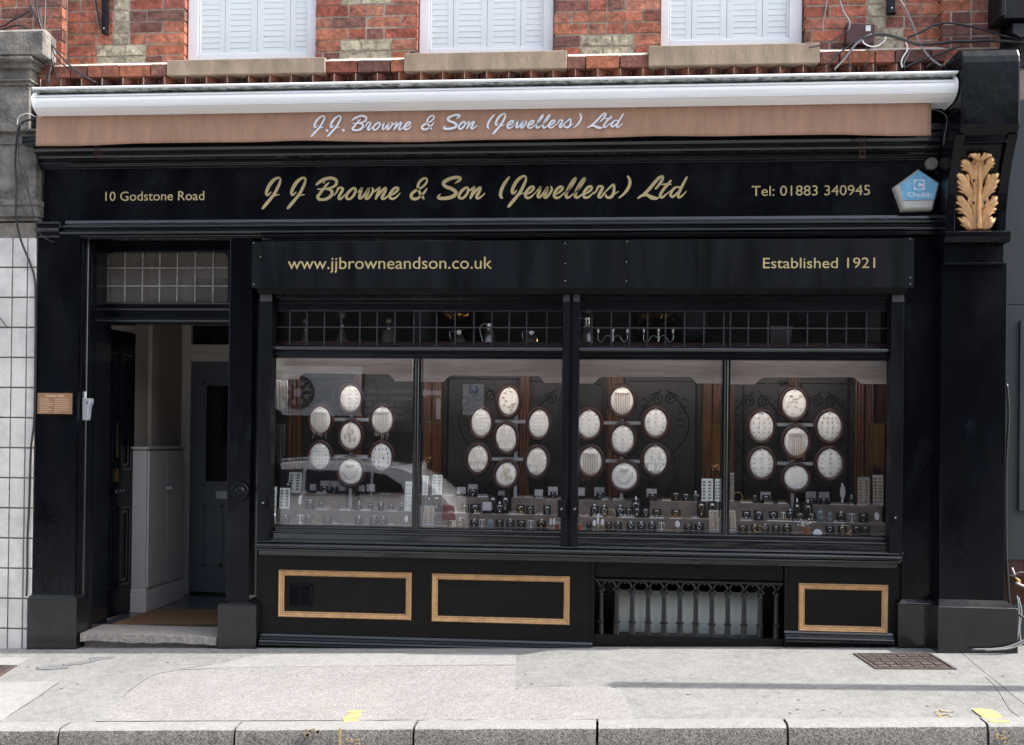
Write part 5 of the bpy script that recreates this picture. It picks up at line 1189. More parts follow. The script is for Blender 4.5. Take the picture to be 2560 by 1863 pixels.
        for i in range(7):
            x = X+rx*.6*cos(i*2.4)*sqrt(i/7); z = Z+ry*.6*sin(i*2.4)*sqrt(i/7); a_ = random.uniform(-.5, .5); A1.tube([(x+.006*cos(u)*cos(a_)-.016*sin(u)*sin(a_), Yj-.002, z+.006*cos(u)*sin(a_)+.016*sin(u)*cos(a_)) for u in [2*pi*q/12 for q in range(12)]], .0016, 4, closed=True)
        A1.build('bracelets', 'au', cu, smooth=True)
    elif kind == 'cards':
        A1, A2 = MB(), MB(); pos_ = [(-.36, .5), (.36, .5), (-.62, 0), (0, 0), (.62, 0), (-.36, -.5), (.36, -.5)]
        for u, v in pos_:
            x, z = X+u*rx, Z+v*ry; w = rx*.25; A1.box(x-w, x+w, Yj-.006, Yj+.004, z-w*1.15, z+w*1.15); A2.tube([(x-w*.7, Yj-.0075, z+w), (x, Yj-.0075, z-w*.2), (x+w*.7, Yj-.0075, z+w)], .0009, 4); A2.ball((x, Yj-.008, z-w*.45), .003, 6, 4)
        A1.build('square_pads', 'cream', cu); A2.build('pendants', 'au' if bay == 'second' else 'ag', cu, smooth=True)
    elif kind in ('pins', 'mix'):
        A1 = MB(); A2 = MB()
        for i in range(14 if kind == 'pins' else 10):
            u, v = random.uniform(-.65, .65), random.uniform(-.75, .75)
            if u*u+v*v > .8: continue
            x, z = X+u*rx, Z+v*ry; a_ = random.uniform(-.4, .4); l = .012
            (A1 if i % 3 else A2).tube([(x-l*cos(a_), Yj, z-l*sin(a_)), (x, Yj-.002, z), (x+l*cos(a_), Yj, z+l*sin(a_))], [.0012, .004 if kind == 'mix' else .0022, .0012], 5)
        A1.build('brooches', 'au', cu, smooth=True); A2.build('brooches', 'rose', cu, smooth=True)
    elif kind in ('neck', 'bust'):
        A1 = MB(); 
        if kind == 'bust': mb = MB(); mb.lathe([(rx*.36, -.001), (rx*.38, -.012), (rx*.3, -.02), (.0001, -.021)], (X, Yj+.004, Z+ry*.58), 24, 'y', sy=.6); mb.build('bust_neck', 'cream', cu, smooth=True)
        m_ = 30 if kind == 'bust' else 16
        for i in range(m_+1):
            u = pi*1.06+(pi*.88)*i/m_
            if kind == 'bust': A1.ball((X+rx*.62*cos(u), Yj-.004, Z+ry*.45+ry*.9*sin(u)), .0042, 6, 4)
            else: A1.ball((X+rx*.5*(-1+2*i/m_), Yj-.003, Z+ry*.6-ry*1.15*(1-abs(-1+2*i/m_))), .0022, 6, 4)
        if kind == 'neck': A1.tube([(X, Yj-.003, Z-ry*.5), (X, Yj-.003, Z-ry*.72)], .0016, 5)
        A1.build('necklace', 'ag', cu, smooth=True)
        mb = MB(); mb.box(X-rx*.35, X+rx*.35, Yj-.004, Yj-.001, Z-ry*.82, Z-ry*.7); mb.build('label_strip', 'tag', cu)
    mb = MB(); mb.ball((X-ry*.95*sn, Yj+.002, Z+ry*.95*cs), .0075, 8, 5); mb.build('hanging_tab', 'boxw', t)
PN = ['topmost', 'upper left', 'upper right', 'central', 'lower left', 'lower right', 'lowest']
TR = [[(875.8, 996.8, 27, 33.5, 'rings'), (800, 1050, 27, 34, 'chains'), (955.5, 1050, 27, 34, 'chains'), (876, 1089.5, 27, 34, 'loops'), (798.6, 1141, 27, 34, 'studs'), (953, 1142.7, 27, 34.5, 'pend'), (876, 1180, 31, 33, 'bust')],
 [(1271.7, 1003, 25.5, 35, 'mix'), (1202.8, 1057, 25.5, 35, 'studs'), (1347.4, 1059.5, 25.5, 35, 'studs'), (1265, 1095.6, 26, 35, 'cards'), (1194.7, 1147.5, 25.5, 34, 'cards'), (1342, 1154, 26, 35, 'cards'), (1265.3, 1186, 26, 30.5, 'loops')],
 [(1555, 1002.6, 28.6, 34.5, 'chains'), (1472.4, 1060.5, 28, 35, 'rings'), (1639.4, 1057, 28, 34.5, 'rings'), (1556.7, 1098.4, 28, 34.5, 'rings'), (1476.6, 1154, 28, 35.3, 'chains'), (1638.4, 1150, 28.6, 35.5, 'cards'), (1561, 1191, 32.5, 33.5, 'bust')],
 [(1986, 1009.8, 29, 35.7, 'pins'), (1904, 1066, 29, 36, 'pend'), (2074, 1066, 29, 36, 'pend'), (1990.8, 1104.6, 29.5, 35.5, 'chains'), (1904.5, 1159, 29, 36, 'rings'), (2075, 1159, 30, 36, 'rings'), (1990.8, 1195, 29.5, 30, 'neck')]]
tl = {(1, 3): .15, (1, 4): -.1, (1, 5): -.1, (1, 6): -.35, (1, 0): -.05, (0, 6): 0, (3, 6): .1, (1, 2): -.05}
for k, L in enumerate(TR):
    for i, (x, y, rx, ry, kd) in enumerate(L): tray(x, y, rx, ry, bays[k][0], PN[i], kd, tl.get((k, i), 0))
# --- small display stands; prototypes have unit width / height, base centre at origin
ordn = ['first', 'second', 'third', 'fourth', 'fifth', 'sixth', 'seventh', 'eighth', 'ninth', 'tenth', 'eleventh', 'twelfth', 'thirteenth', 'fourteenth', 'fifteenth', 'sixteenth']
rown = {1: 'top', 2: 'middle', 3: 'bottom'}
def proto_pad(metal, tagtop, board='velvet'):
    t = thing('necklace_pad', 'p', 'necklace display')
    mb = MB(); mb.add([(-.5, -.12, 0), (.5, -.12, 0), (.46, .25, 1), (-.46, .25, 1), (-.5, .3, 0), (.5, .3, 0), (.46, .34, 1), (-.46, .34, 1)], [(0, 1, 2, 3), (5, 4, 7, 6), (0, 3, 7, 4), (1, 5, 6, 2), (3, 2, 6, 7), (0, 4, 5, 1)]); mb.build('pad_board', board, t)
    yy = lambda z: -.14+.37*z
    mb = MB(); w = random.uniform(.24, .33); zl_ = random.uniform(.2, .35)
    mb.tube([(-w, yy(.85), .85), (-w*.5, yy((.85+zl_)/2)-.01, (.85+zl_)/2-.04), (0, yy(zl_)-.02, zl_), (w*.5, yy((.85+zl_)/2)-.01, (.85+zl_)/2-.04), (w, yy(.85), .85)], .016, 4)
    mb.ball((0, yy(zl_)-.05, zl_-.07), .07, 8, 5, sz=1.3); mb.build('necklace', metal, t, smooth=True)
    mb = MB(); mb.box(-.14, .14, yy(.82)-.05, yy(.82)-.03, .76, .86); 
    if tagtop: mb.box(-.08, .08, .22, .28, 1.0, 1.22)
    mb.build('price_tag', 'tag', t); return t
def proto_box():
    t = thing('ring_box', 'p', 'jewellery box'); mb = MB(); mb.box(-.5, .5, .3, .42, .12, 1); mb.box(-.46, .46, .27, .3, .16, .96); mb.build('open_lid', 'boxw', t, bevel=.01)
    mb = MB(); mb.box(-.5, .5, -.3, .3, 0, .25); mb.build('box_base', 'velvet', t); mb = MB(); mb.tube([(.12*cos(u), -.05, .3+.12*sin(u)) for u in [2*pi*i/12 for i in range(12)]], .035, 5, closed=True); mb.build('ring', 'ag', t, smooth=True); return t
def proto_rings(n, metal):
    t = thing('ring_stand', 'p', 'ring stand'); mb = MB(); mb.box(-.5, .5, -.1, .1, 0, .22); mb.build('stand_base', 'tag', t)
    for i in range(n):
        x = -.5+(i+.5)/n; mb = MB(); r_ = .36/n; mb.tube([(x+r_*cos(u), 0, .45+.38*sin(u)) for u in [2*pi*q/12 for q in range(12)]], .09/n, 5, closed=True); mb.ball((x, 0, .88), .1/n, 6, 4, sz=1.4); mb.build('ring', metal, t, smooth=True)
    return t
def proto_bangle():
    t = thing('bangle', 'p', 'bangle'); mb = MB(); mb.tube([(.47*cos(u), .1*sin(u)*0, .5+.47*sin(u)) for u in [2*pi*q/24 for q in range(24)]], .03, 6, closed=True); mb.build('hoop', 'au', t, smooth=True); return t
def proto_card(mt='card', n=6, metal='ag'):
    t = thing('earring_card', 'p', 'earring card'); mb = MB(); mb.add([(-.5, 0, 0), (.5, 0, 0), (.5, .25, 1), (-.5, .25, 1), (-.5, .04, 0), (.5, .04, 0), (.5, .29, 1), (-.5, .29, 1)], [(0, 1, 2, 3), (5, 4, 7, 6), (0, 3, 7, 4), (1, 5, 6, 2), (3, 2, 6, 7), (0, 4, 5, 1)]); mb.build('card_panel', mt, t)
    mb = MB(); 
    for r_ in range(n):
        for c in (-.28, .22):
            z = .08+.84*(r_+.5)/n; mb.box(c-.13, c+.13, z*.25-.03, z*.25-.01, z-.02, z+.02); mb.ball((c-.07, z*.25-.035, z+.04), .04, 5, 3); mb.ball((c+.07, z*.25-.035, z+.04), .04, 5, 3)
    mb.build('earrings', metal, t); return t
def proto_watch(metal):
    t = thing('wrist_watch', 'p', 'watch'); mb = MB(); mb.tube([(0, .0, .02), (0, -.05, .2), (0, -.02, .5), (0, .1, .8), (0, .3, .95)], [.16, .2, .22, .18, .12], 8); mb.build('strap', metal, t, smooth=2)
    mb = MB(); mb.lathe([(.38, 0), (.4, -.06), (.36, -.1)], (0, -.14, .62), 20, 'y'); c_ = mb.build('case', metal, t, smooth=2); mb = MB(); mb.lathe([(.33, -.002), (.33, -.008)], (0, -.24, .62), 20, 'y'); mb.build('dial', 'tag', c_); return t
def proto_tree():
    t = thing('earring_tree', 'p', 'earring stand'); mb = MB(); mb.tube([(0, 0, 0), (0, 0, .9)], .07, 6); mb.tube([(-.45, 0, .8), (-.3, 0, .95), (0, 0, .9), (.3, 0, .95), (.45, 0, .8)], .05, 6); mb.box(-.3, .3, -.1, .1, 0, .06); mb.build('stand', 'tag', t)
    for s_ in (-1, 1): mb = MB(); mb.tube([(s_*.42, -.05, .82), (s_*.42, -.05, .45)], .03, 4); mb.ball((s_*.42, -.05, .4), .09, 6, 4); mb.build('drop_earring', 'ag', t, smooth=True)
    return t
PR = {'Pau': [proto_pad('au', True), proto_pad('au', False)], 'Pag': [proto_pad('ag', True), proto_pad('ag', False)], 'Pgrey': [proto_pad('ag', False, 'greycard')], 'X': [proto_box()], 'Ra': [proto_rings(3, 'au')], 'Rb': [proto_rings(4, 'ag')], 'R2': [proto_rings(2, 'ag')], 'B': [proto_bangle()], 'C': [proto_card()], 'Cg': [proto_card('greyplastic', 8, 'au')], 'Ws': [proto_watch('ag')], 'Wg': [proto_watch('au')], 'T': [proto_tree()]}
grp = {'P': 'necklace pads on the display steps', 'X': 'open ring boxes on the display steps', 'R': 'ring stands on the display steps', 'B': 'bangles on the display steps', 'C': 'earring cards in the window', 'W': 'watches in the window', 'T': 'earring trees in the window'}
dsc = {'Pau': 'black pad with gold necklace', 'Pag': 'black pad with silver necklace', 'Pgrey': 'slate grey earring card', 'X': 'open white lined ring box', 'Ra': 'low stand of gold rings', 'Rb': 'low stand of silver rings', 'R2': 'pair of silver rings', 'B': 'thin metal bangle', 'C': 'tall pale card of earrings', 'Cg': 'tall grey card of gold earrings', 'Ws': 'silver watch', 'Wg': 'gold watch', 'T': 'white earring tree'}
items = []
def I(bay, row, kind, *bxs, y=None):
    for b_ in bxs: items.append((bay, row, kind, b_, y))
# bay 1
I(0, 1, 'X', (625, 765, 700, 868), (752, 725, 860, 870), (872, 725, 980, 870), (980, 780, 1055, 872), (1197, 785, 1270, 885), (1297, 765, 1395, 880)); I(0, 1, 'Pag', (758, 780, 850, 868), (875, 785, 968, 868), y=.60); I(0, 1, 'Pag', (335, 745, 412, 862), (1065, 870, 1150, 960))
I(0, 1, 'R2', (560, 820, 600, 866), (1470, 850, 1515, 888), (1530, 860, 1575, 888)); I(0, 1, 'Rb', (715, 838, 830, 875), (430, 830, 520, 866), y=.585); I(0, 1, 'C', (380, 625, 528, 865))
I(0, 2, 'Pag', (575, 968, 690, 1060), (725, 970, 800, 1060), (1175, 970, 1250, 1060), (1310, 975, 1380, 1060), (1435, 975, 1510, 1060), (1560, 975, 1620, 1060), (1690, 975, 1740, 1060)); I(0, 2, 'Rb', (725, 1040, 835, 1075), (990, 1050, 1115, 1090), (1230, 1050, 1360, 1090), (1555, 1055, 1655, 1095), y=.385); I(0, 2, 'B', (845, 975, 945, 1070)); I(0, 2, 'Ws', (490, 900, 550, 1060)); I(0, 2, 'C', (275, 812, 395, 1060), y=.38); I(0, 2, 'C', (1745, 740, 1825, 1095))
I(0, 3, 'Pag', (288, 1170, 395, 1245), (570, 1165, 660, 1240), (790, 1165, 890, 1243), (1160, 1180, 1255, 1262), (1340, 1185, 1440, 1268), (1455, 1180, 1545, 1262)); I(0, 3, 'B', (650, 1150, 765, 1250)); I(0, 3, 'T', (480, 1150, 560, 1250)); I(0, 3, 'Rb', (905, 1225, 955, 1250), (1570, 1235, 1615, 1262)); I(0, 3, 'Ws', (190, 1130, 240, 1240), (1745, 1160, 1800, 1270)); I(0, 3, 'C', (165, 812, 230, 1240))
# bay 2
I(1, 1, 'Ra', (378, 862, 498, 905), (1200, 893, 1300, 920), (1318, 885, 1430, 925)); I(1, 1, 'X', (530, 785, 632, 890), (660, 758, 772, 900), (1015, 820, 1092, 890), (1445, 805, 1545, 900), (1600, 778, 1712, 910)); I(1, 1, 'Pag', (662, 815, 770, 905), (1625, 835, 1705, 915), y=.60); I(1, 1, 'Rb', (778, 868, 890, 910), (1460, 893, 1545, 925), y=.585)
I(1, 1, 'Pag', (920, 890, 1010, 1000), (1060, 890, 1165, 1010), y=.58); I(1, 1, 'Pau', (190, 895, 250, 1000), (255, 885, 370, 1000), y=.58); I(1, 1, 'C', (95, 615, 185, 845), (232, 620, 350, 865))
I(1, 2, 'R2', (425, 970, 470, 1008), (475, 970, 540, 1008)); I(1, 2, 'Pau', (570, 1000, 670, 1105), (1228, 1012, 1335, 1120)); I(1, 2, 'Pag', (680, 1005, 808, 1110), (978, 1000, 1085, 1115), (1340, 1020, 1445, 1120), (1545, 1020, 1640, 1130)); I(1, 2, 'X', (830, 980, 935, 1110)); I(1, 2, 'Ra', (485, 1068, 630, 1105), (730, 1070, 795, 1108), (1225, 1075, 1320, 1120), y=.385); I(1, 2, 'Rb', (1138, 1075, 1220, 1120), y=.385); I(1, 2, 'R2', (1460, 1095, 1545, 1125))
I(1, 3, 'Cg', (130, 1045, 250, 1275)); I(1, 3, 'Pau', (410, 1205, 500, 1280), (515, 1205, 620, 1283), (980, 1218, 1085, 1298), (1468, 1225, 1580, 1305)); I(1, 3, 'Pag', (680, 1212, 780, 1285), (1105, 1222, 1212, 1300), (1232, 1220, 1340, 1300)); I(1, 3, 'Pgrey', (890, 1200, 962, 1290)); I(1, 3, 'T', (790, 1200, 860, 1285), (1365, 1215, 1440, 1300)); I(1, 3, 'Wg', (1615, 1200, 1655, 1305)); I(1, 3, 'Ws', (1655, 1195, 1695, 1305))
# bay 3
I(2, 1, 'X', (105, 780, 200, 910), (315, 787, 435, 925), (925, 797, 1045, 930)); I(2, 1, 'Pag', (328, 850, 430, 930), y=.6); I(2, 1, 'Pau', (940, 860, 1050, 940), y=.6); I(2, 1, 'Rb', (398, 905, 478, 945), (535, 905, 665, 945), y=.585); I(2, 1, 'Pag', (740, 945, 850, 1040), y=.58); I(2, 1, 'Ra', (1105, 920, 1215, 960)); I(2, 1, 'Pau', (1215, 855, 1330, 960)); I(2, 1, 'Pag', (1335, 872, 1445, 965), (1455, 862, 1560, 960)); I(2, 1, 'C', (1575, 675, 1708, 940), (1732, 675, 1800, 940))
I(2, 1, 'Pau', (1505, 962, 1620, 1070), (1630, 958, 1745, 1070), (1765, 960, 1803, 1070), y=.58)
I(2, 2, 'Pag', (255, 1035, 365, 1150), (375, 1040, 475, 1150), (565, 1040, 665, 1155), (672, 1045, 750, 1155), (760, 1045, 860, 1160), (865, 1050, 965, 1160)); I(2, 2, 'Pau', (990, 1050, 1105, 1150), (1215, 1050, 1335, 1150)); I(2, 2, 'B', (435, 1045, 550, 1140), y=.39); I(2, 2, 'Rb', (290, 1110, 410, 1150), (605, 1120, 780, 1160), (960, 1125, 1130, 1165), y=.385); I(2, 2, 'Ra', (1200, 1125, 1340, 1165), y=.385); I(2, 2, 'R2', (1450, 1130, 1540, 1170), (130, 1115, 170, 1145), (200, 1115, 240, 1145))
I(2, 3, 'Ws', (280, 1215, 340, 1310), (335, 1140, 375, 1310), (1250, 1220, 1330, 1325)); I(2, 3, 'Wg', (375, 1200, 435, 1315)); I(2, 3, 'Pau', (215, 1240, 280, 1315), (440, 1245, 525, 1325)); I(2, 3, 'Pag', (540, 1255, 640, 1328), (685, 1255, 790, 1330), (808, 1257, 920, 1333), (935, 1260, 1040, 1335), (1365, 1268, 1470, 1340), (1485, 1270, 1605, 1345)); I(2, 3, 'T', (1065, 1250, 1140, 1335)); I(2, 3, 'Cg', (1665, 1115, 1780, 1350))
# bay 4
I(3, 1, 'Cg', (118, 630, 165, 970), (1625, 640, 1765, 960), (1805, 640, 1925, 990)); I(3, 1, 'B', (150, 855, 270, 975)); I(3, 1, 'Ra', (245, 935, 385, 978), (520, 945, 625, 980), (685, 935, 790, 985), y=.585); I(3, 1, 'Pau', (370, 880, 450, 975)); I(3, 1, 'X', (480, 825, 600, 950), (1020, 830, 1140, 970), (1170, 830, 1295, 970)); I(3, 1, 'Pag', (495, 885, 595, 980), (1028, 905, 1135, 975), (1170, 895, 1280, 970), y=.6); I(3, 1, 'Pau', (840, 970, 930, 1055), (960, 980, 1070, 1060), y=.58); I(3, 1, 'Ws', (1400, 720, 1485, 960)); I(3, 1, 'Pag', (1510, 880, 1600, 975)); I(3, 1, 'Rb', (1300, 950, 1440, 985), (1445, 950, 1580, 985), (1615, 950, 1720, 990), y=.585)
I(3, 2, 'Pag', (255, 1075, 365, 1180), (400, 1075, 515, 1190), (575, 1078, 690, 1185), (780, 1080, 880, 1195), (1030, 1080, 1135, 1190), (1635, 1085, 1750, 1195)); I(3, 2, 'Pau', (885, 1085, 1010, 1190), (1370, 1085, 1490, 1190)); I(3, 2, 'Pgrey', (1145, 1045, 1235, 1190), (1265, 1075, 1335, 1195)); I(3, 2, 'T', (715, 1075, 775, 1180), (1515, 1085, 1595, 1195)); I(3, 2, 'Ws', (1810, 1065, 1890, 1190)); I(3, 2, 'Rb', (240, 1150, 365, 1190), (560, 1155, 700, 1195), (860, 1160, 1010, 1200), (1340, 1165, 1480, 1200), y=.385); I(3, 2, 'Ra', (705, 1158, 850, 1198), (1020, 1160, 1140, 1200), y=.385)
I(3, 3, 'Cg', (118, 1045, 190, 1280)); I(3, 3, 'Pau', (212, 1290, 330, 1360), (362, 1288, 460, 1362), (605, 1298, 715, 1370), (735, 1288, 850, 1365), (1390, 1302, 1500, 1380), (1660, 1308, 1770, 1385)); I(3, 3, 'Pag', (480, 1293, 585, 1365), (1240, 1302, 1355, 1380), (1560, 1303, 1660, 1382)); I(3, 3, 'B', (390, 1290, 515, 1370), (1410, 1285, 1555, 1385), y=.19)
cxs = [640, 1030, 1420, 1800]
cntd = {}; nm_names = {'X': 'ring_box'}
items.sort(key=lambda t: (t[0], t[1], t[2], t[3][0]))
tot = {}
for it in items: tot[(it[0], it[1], it[2])] = tot.get((it[0], it[1], it[2]), 0)+1
for bay, row, kind, (x0, y0, x1, y1), yo in items:
    Y = yo or YR[row]; px0, px1 = cxs[bay]+x0/4.7167, cxs[bay]+x1/4.7167; py0, py1 = 1050+y0/4.7167, 1050+y1/4.7167
    X0 = W(px0, py1, Y)[0]; X1 = W(px1, py1, Y)[0]; w = X1-X0; h = (py1-py0)/F*(D+Y)
    base = ZR[row]((X0+X1)/2)+.0008
    gapz = (row == 1 and yo == .58)
    if gapz: Y = .50; base = ZR[2]((X0+X1)/2)+.0008; h = max(h, W(px0, py0, Y)[1]-base)
    lst = PR[kind]; o = copy_thing(random.choice(lst))
    o.location = ((X0+X1)/2, Y, base); sy = {'P': .045, 'X': .06, 'R': .05, 'B': .06, 'C': .10, 'W': .04, 'T': .05}[kind[0]]
    if kind == 'C' and yo == .38: sy = .06
    o.scale = (w, sy, h); o.rotation_euler = (0, 0, random.uniform(-.12, .12)); o.name = lst[0].name.split('.')[0]
    c_ = cntd.get((bay, row, kind), 0); cntd[(bay, row, kind)] = c_+1; n_ = tot[(bay, row, kind)]
    bn = bays[bay][0]
    where = f'on the {rown[row]} step' if not gapz else f'in front of the top step'
    if n_ == 1: lab = f'{dsc[kind]} {where} of the {bn} window bay'
    else: lab = f'{dsc[kind]}, {ordn[c_]} from left, {rown[row]} row, {bn} window bay'
    o['label'] = lab; o['category'] = lst[0]['category']; o['group'] = grp[kind[0]]
for L in PR.values():
    for p in L:
        for ch in list(p.children):
            for g2 in list(ch.children): bpy.data.objects.remove(g2)
            bpy.data.objects.remove(ch)
        bpy.data.objects.remove(p)
# flower pots and shell
def pot(pxc, pyb, w, label, flowers=True):
    X = W(pxc, pyb, .2)[0]; z = .7525; r_ = w/2/F*(D+.2); t = thing('flower_pot', label, 'flower pot', (X, .2, z))
    mb = MB(); mb.lathe([(r_*.6, 0), (r_*.95, r_*1.3), (r_*1.05, r_*1.3), (r_*1.05, r_*1.6), (r_*.9, r_*1.6)], (X, .2, z), 16); mb.build('pot', 'terra', t, smooth=2)
    mb = MB(); m2 = MB()
    for i in range(26 if flowers else 10):
        c = Vector((X+random.gauss(0, r_*.7), .2+random.gauss(0, r_*.4), z+r_*(1.9+abs(random.gauss(0, .7)))))
        for k in range(4):
            a_ = random.uniform(0, 6.3); d_ = Vector((cos(a_), random.uniform(-.6, .2), sin(a_)))*r_*.28; e_ = d_.cross(Vector((0, 1, 0)))*.6
            (mb if (flowers or i % 3 == 0) else m2).add([c, c+d_*.6+e_, c+d_*1.1, c+d_*.6-e_], [(0, 1, 2, 3)])
        if i % 3 == 0: m2.add([c, c+Vector((r_*.5, 0, -r_*.3)), c+Vector((r_*.7, .005, 0))], [(0, 1, 2)])
        m2.tube([(X, .2, z+r_*1.5), tuple(c)], r_*.02, 3)
    mb.build('blossom', 'petal', t); m2.build('foliage', 'leaf', t)
pot(2015, 1341, 20, 'small pot of pink blossom on the bottom row of the fourth window bay'); pot(1449, 1327, 13, 'tiny terracotta pot of green plant at the left of the third window bay', False); pot(1394, 1325, 12, 'tiny pot of pink flowers at the right of the second window bay')
X = W(2044, 1340, .18)[0]; t = thing('scallop_ornament', 'white fan shaped ornament beside the pink blossom in the fourth bay', 'ornament', (X, .18, .753)); mb = MB()
mb.prism([(X+.028*cos(u)*(1+.04*(i % 2)), .753+.03*sin(u)*(1+.04*(i % 2))) for i, u in enumerate([pi*k/14 for k in range(15)])], .175, .185); mb.build('fan_shell', 'tag', t)
# chains hanging at the bay sides
for nm, px0, px1, y0, y1, mt in (('first', 684, 717, 1060, 1155, 'ag'), ('second', 1053, 1080, 1053, 1150, 'au'), ('third', 1778, 1802, 1060, 1170, 'au'), ('fourth', 2176, 2212, 1058, 1165, 'au')):
    Y = .72; X0, X1 = W(px0, y0, Y)[0], W(px1, y0, Y)[0]; z0, z1 = W(px0, y0, Y)[1], W(px0, y1, Y)[1]
    t = thing('chain_bunch', f'bunch of long {"silver" if mt == "ag" else "gold"} chains hanging at the side of the {nm} window bay', 'hanging chains', ((X0+X1)/2, Y, z1), 'bunches of hanging chains')
    mb = MB(); mb.tube([(X0-.01, Y, z0), ((X0+X1)/2, Y, z0-.008), (X1+.01, Y, z0+.004)], .003, 6); mb.build('rail', 'leaf', t)
    n = 8
    for i in range(n):
        x = X0+(X1-X0)*(i+.5)/n; mb = MB(); zz = z1+random.uniform(-.01, .03); yy = Y-random.uniform(0, .03)
        mb.tube([(x-.002, yy, z0-.006), (x-.0025, yy, zz+.02), (x, yy, zz), (x+.0025, yy, zz+.02), (x+.002, yy, z0-.006)], .0014, 4); mb.ball((x, yy, zz-.006), .006, 6, 4); mb.build('chain', mt, t)
Y = .60; X0, X1 = W(684, 1000, Y)[0], W(720, 1000, Y)[0]
t = thing('chain_bunch', 'upper bunch of fine silver chains at the left edge of the first window bay', 'hanging chains', ((X0+X1)/2, Y, W(700, 1035, Y)[1]), 'bunches of hanging chains')
for i in range(10):
    x = X0+(X1-X0)*(i+.5)/10; za, zb_ = W(700, 950, Y)[1], W(700, 1022+i*1.6, Y)[1]; mb = MB(); mb.tube([(x, Y, za), (x, Y, zb_)], .0014, 4); mb.ball((x, Y, zb_), .005, 6, 4); mb.build('chain', 'ag', t)
# strip lamps beside the first and second bays
for px, lab in ((682, 'short lit strip lamp at the left edge of the first window bay'), (1050.5, 'short lit strip lamp beside the first mullion')):
    X, z0 = W(px, 940 if px < 700 else 948, .14); z1 = W(px, 899 if px < 700 else 905, .14)[1]; t = thing('strip_lamp', lab, 'lamp', (X, .14, z0), 'strip lamps in the window'); w = .007 if px < 700 else .0035
    mb = MB(); mb.beadz(X, .14, w, z0+.006, z1-.006, 12); mb.build('tube', 'tube', t, smooth=2); mb = MB(); mb.beadz(X, .14, w+.0006, z0, z0+.006); mb.beadz(X, .14, w+.0006, z1-.006, z1); mb.build('lamp_cap', 'alu', t)
for k, (nm, cx, p0, p1) in enumerate(bays):  # unseen tubes added behind every pelmet to brighten the displays
    Xa_, Xb_ = W(p0+14, 905, .26)[0], W(p1-14, 905, .26)[0]; Z = W((p0+p1)/2, 908, .26)[1]
    t = thing('strip_lamp', f'long strip lamp added out of sight behind the pelmet of the {nm} window bay', 'lamp', ((Xa_+Xb_)/2, .26, Z), 'strip lamps in the window')
    mb = MB(); mb.bead(Xa_, Xb_, .26, Z, .011); mb.build('tube', 'fill_tube', t, smooth=2)
    mb = MB(); mb.box(Xa_-.01, Xb_+.01, .24, .28, Z+.0115, Z+.03); mb.build('lamp_housing', 'trim', t)
# --- decanters, jugs, candelabra on the transom shelf
TS = .3
def dec(pxc, ytop, wpx, kind, label):
    X = W(pxc, 861, TS)[0]; z = zsh+.0005; h = W(pxc, ytop, TS)[1]-z; r_ = wpx/2/F*(D+TS)
    t = thing('glass_decanter', label, 'decanter', (X, TS, z))
    if kind == 'ship': pr_ = [(r_*.95, 0), (r_, .01), (r_*.8, h*.15), (r_*.35, h*.4), (r_*.2, h*.55), (r_*.22, h*.65), (r_*.32, h*.68)]
    else: pr_ = [(r_*.9, 0), (r_, .01), (r_, h*.38), (r_*.8, h*.48), (r_*.3, h*.55), (r_*.3, h*.68), (r_*.42, h*.72)]
    mb = MB(); mb.lathe(pr_, (X, TS, z), 12); mb.build('bottle', 'crystal', t); mb = MB(); mb.ball((X, TS, z+h*.86), h*.13, 8, 6); mb.build('stopper', 'crystal', t); mb = MB(); mb.lathe([(r_*.3, h*.5), (r_*.34, h*.52), (r_*.3, h*.66)], (X, TS, z), 12); mb.build('silver_collar', 'ag', t, smooth=True)
def jug(pxc, ytop, wpx, label, round_h=True):
    X = W(pxc, 861, TS)[0]; z = zsh+.0005; h = W(pxc, ytop, TS)[1]-z; r_ = wpx/2/F*(D+TS); t = thing('claret_jug', label, 'jug', (X, TS, z))
    mb = MB(); mb.lathe([(r_, 0), (r_*.95, h*.1), (r_*.75, h*.4), (r_*.5, h*.62), (r_*.45, h*.65)], (X, TS, z), 12); mb.build('jug_body', 'crystal', t)
    mb = MB(); mb.lathe([(r_*.47, h*.62), (r_*.42, h*.7), (r_*.42, h*.9), (r_*.5, h*.97), (r_*.2, h)], (X, TS, z), 14); mb.add([(X+r_*.3, TS-.01, z+h*.8), (X+r_*1.0, TS, z+h*.96), (X+r_*.3, TS+.01, z+h*.8), (X+r_*.3, TS, z+h*.95)], [(0, 1, 3), (1, 2, 3), (0, 2, 1)]); mb.build('silver_mount', 'ag', t, smooth=2)
    pts = [(X-r_*.4, TS, z+h*.9), (X-r_*.9, TS, z+h*.98), (X-r_*1.45, TS, z+h*.8), (X-r_*1.4, TS, z+h*.5), (X-r_*.95, TS, z+h*.1)] if round_h else [(X-r_*.4, TS, z+h*.86), (X-r_*1.3, TS, z+h*.88), (X-r_*1.25, TS, z+h*.5), (X-r_*1.1, TS, z+h*.15)]
    mb = MB(); mb.tube(cat_rom(pts, 5) if round_h else pts, .0035, 6); mb.build('handle', 'ag', t, smooth=True)
dec(762.5, 795, 24, 'ship', 'wide based cut glass decanter, leftmost on the shelf behind the transom'); dec(854, 777, 34, 'ship', 'tall ships decanter with round stopper, second on the transom shelf'); dec(971.8, 793, 36, 'sq', 'square shouldered cut glass decanter, third on the transom shelf')
jug(1147, 824, 36, 'squat claret jug with square handle left of the tall handled jug', False); jug(1223, 808, 32, 'tall glass claret jug with curved silver handle'); jug(1329, 825, 36, 'squat claret jug nearest the central post', False); jug(1468.8, 793, 36, 'tall cut glass claret jug just right of the central post')
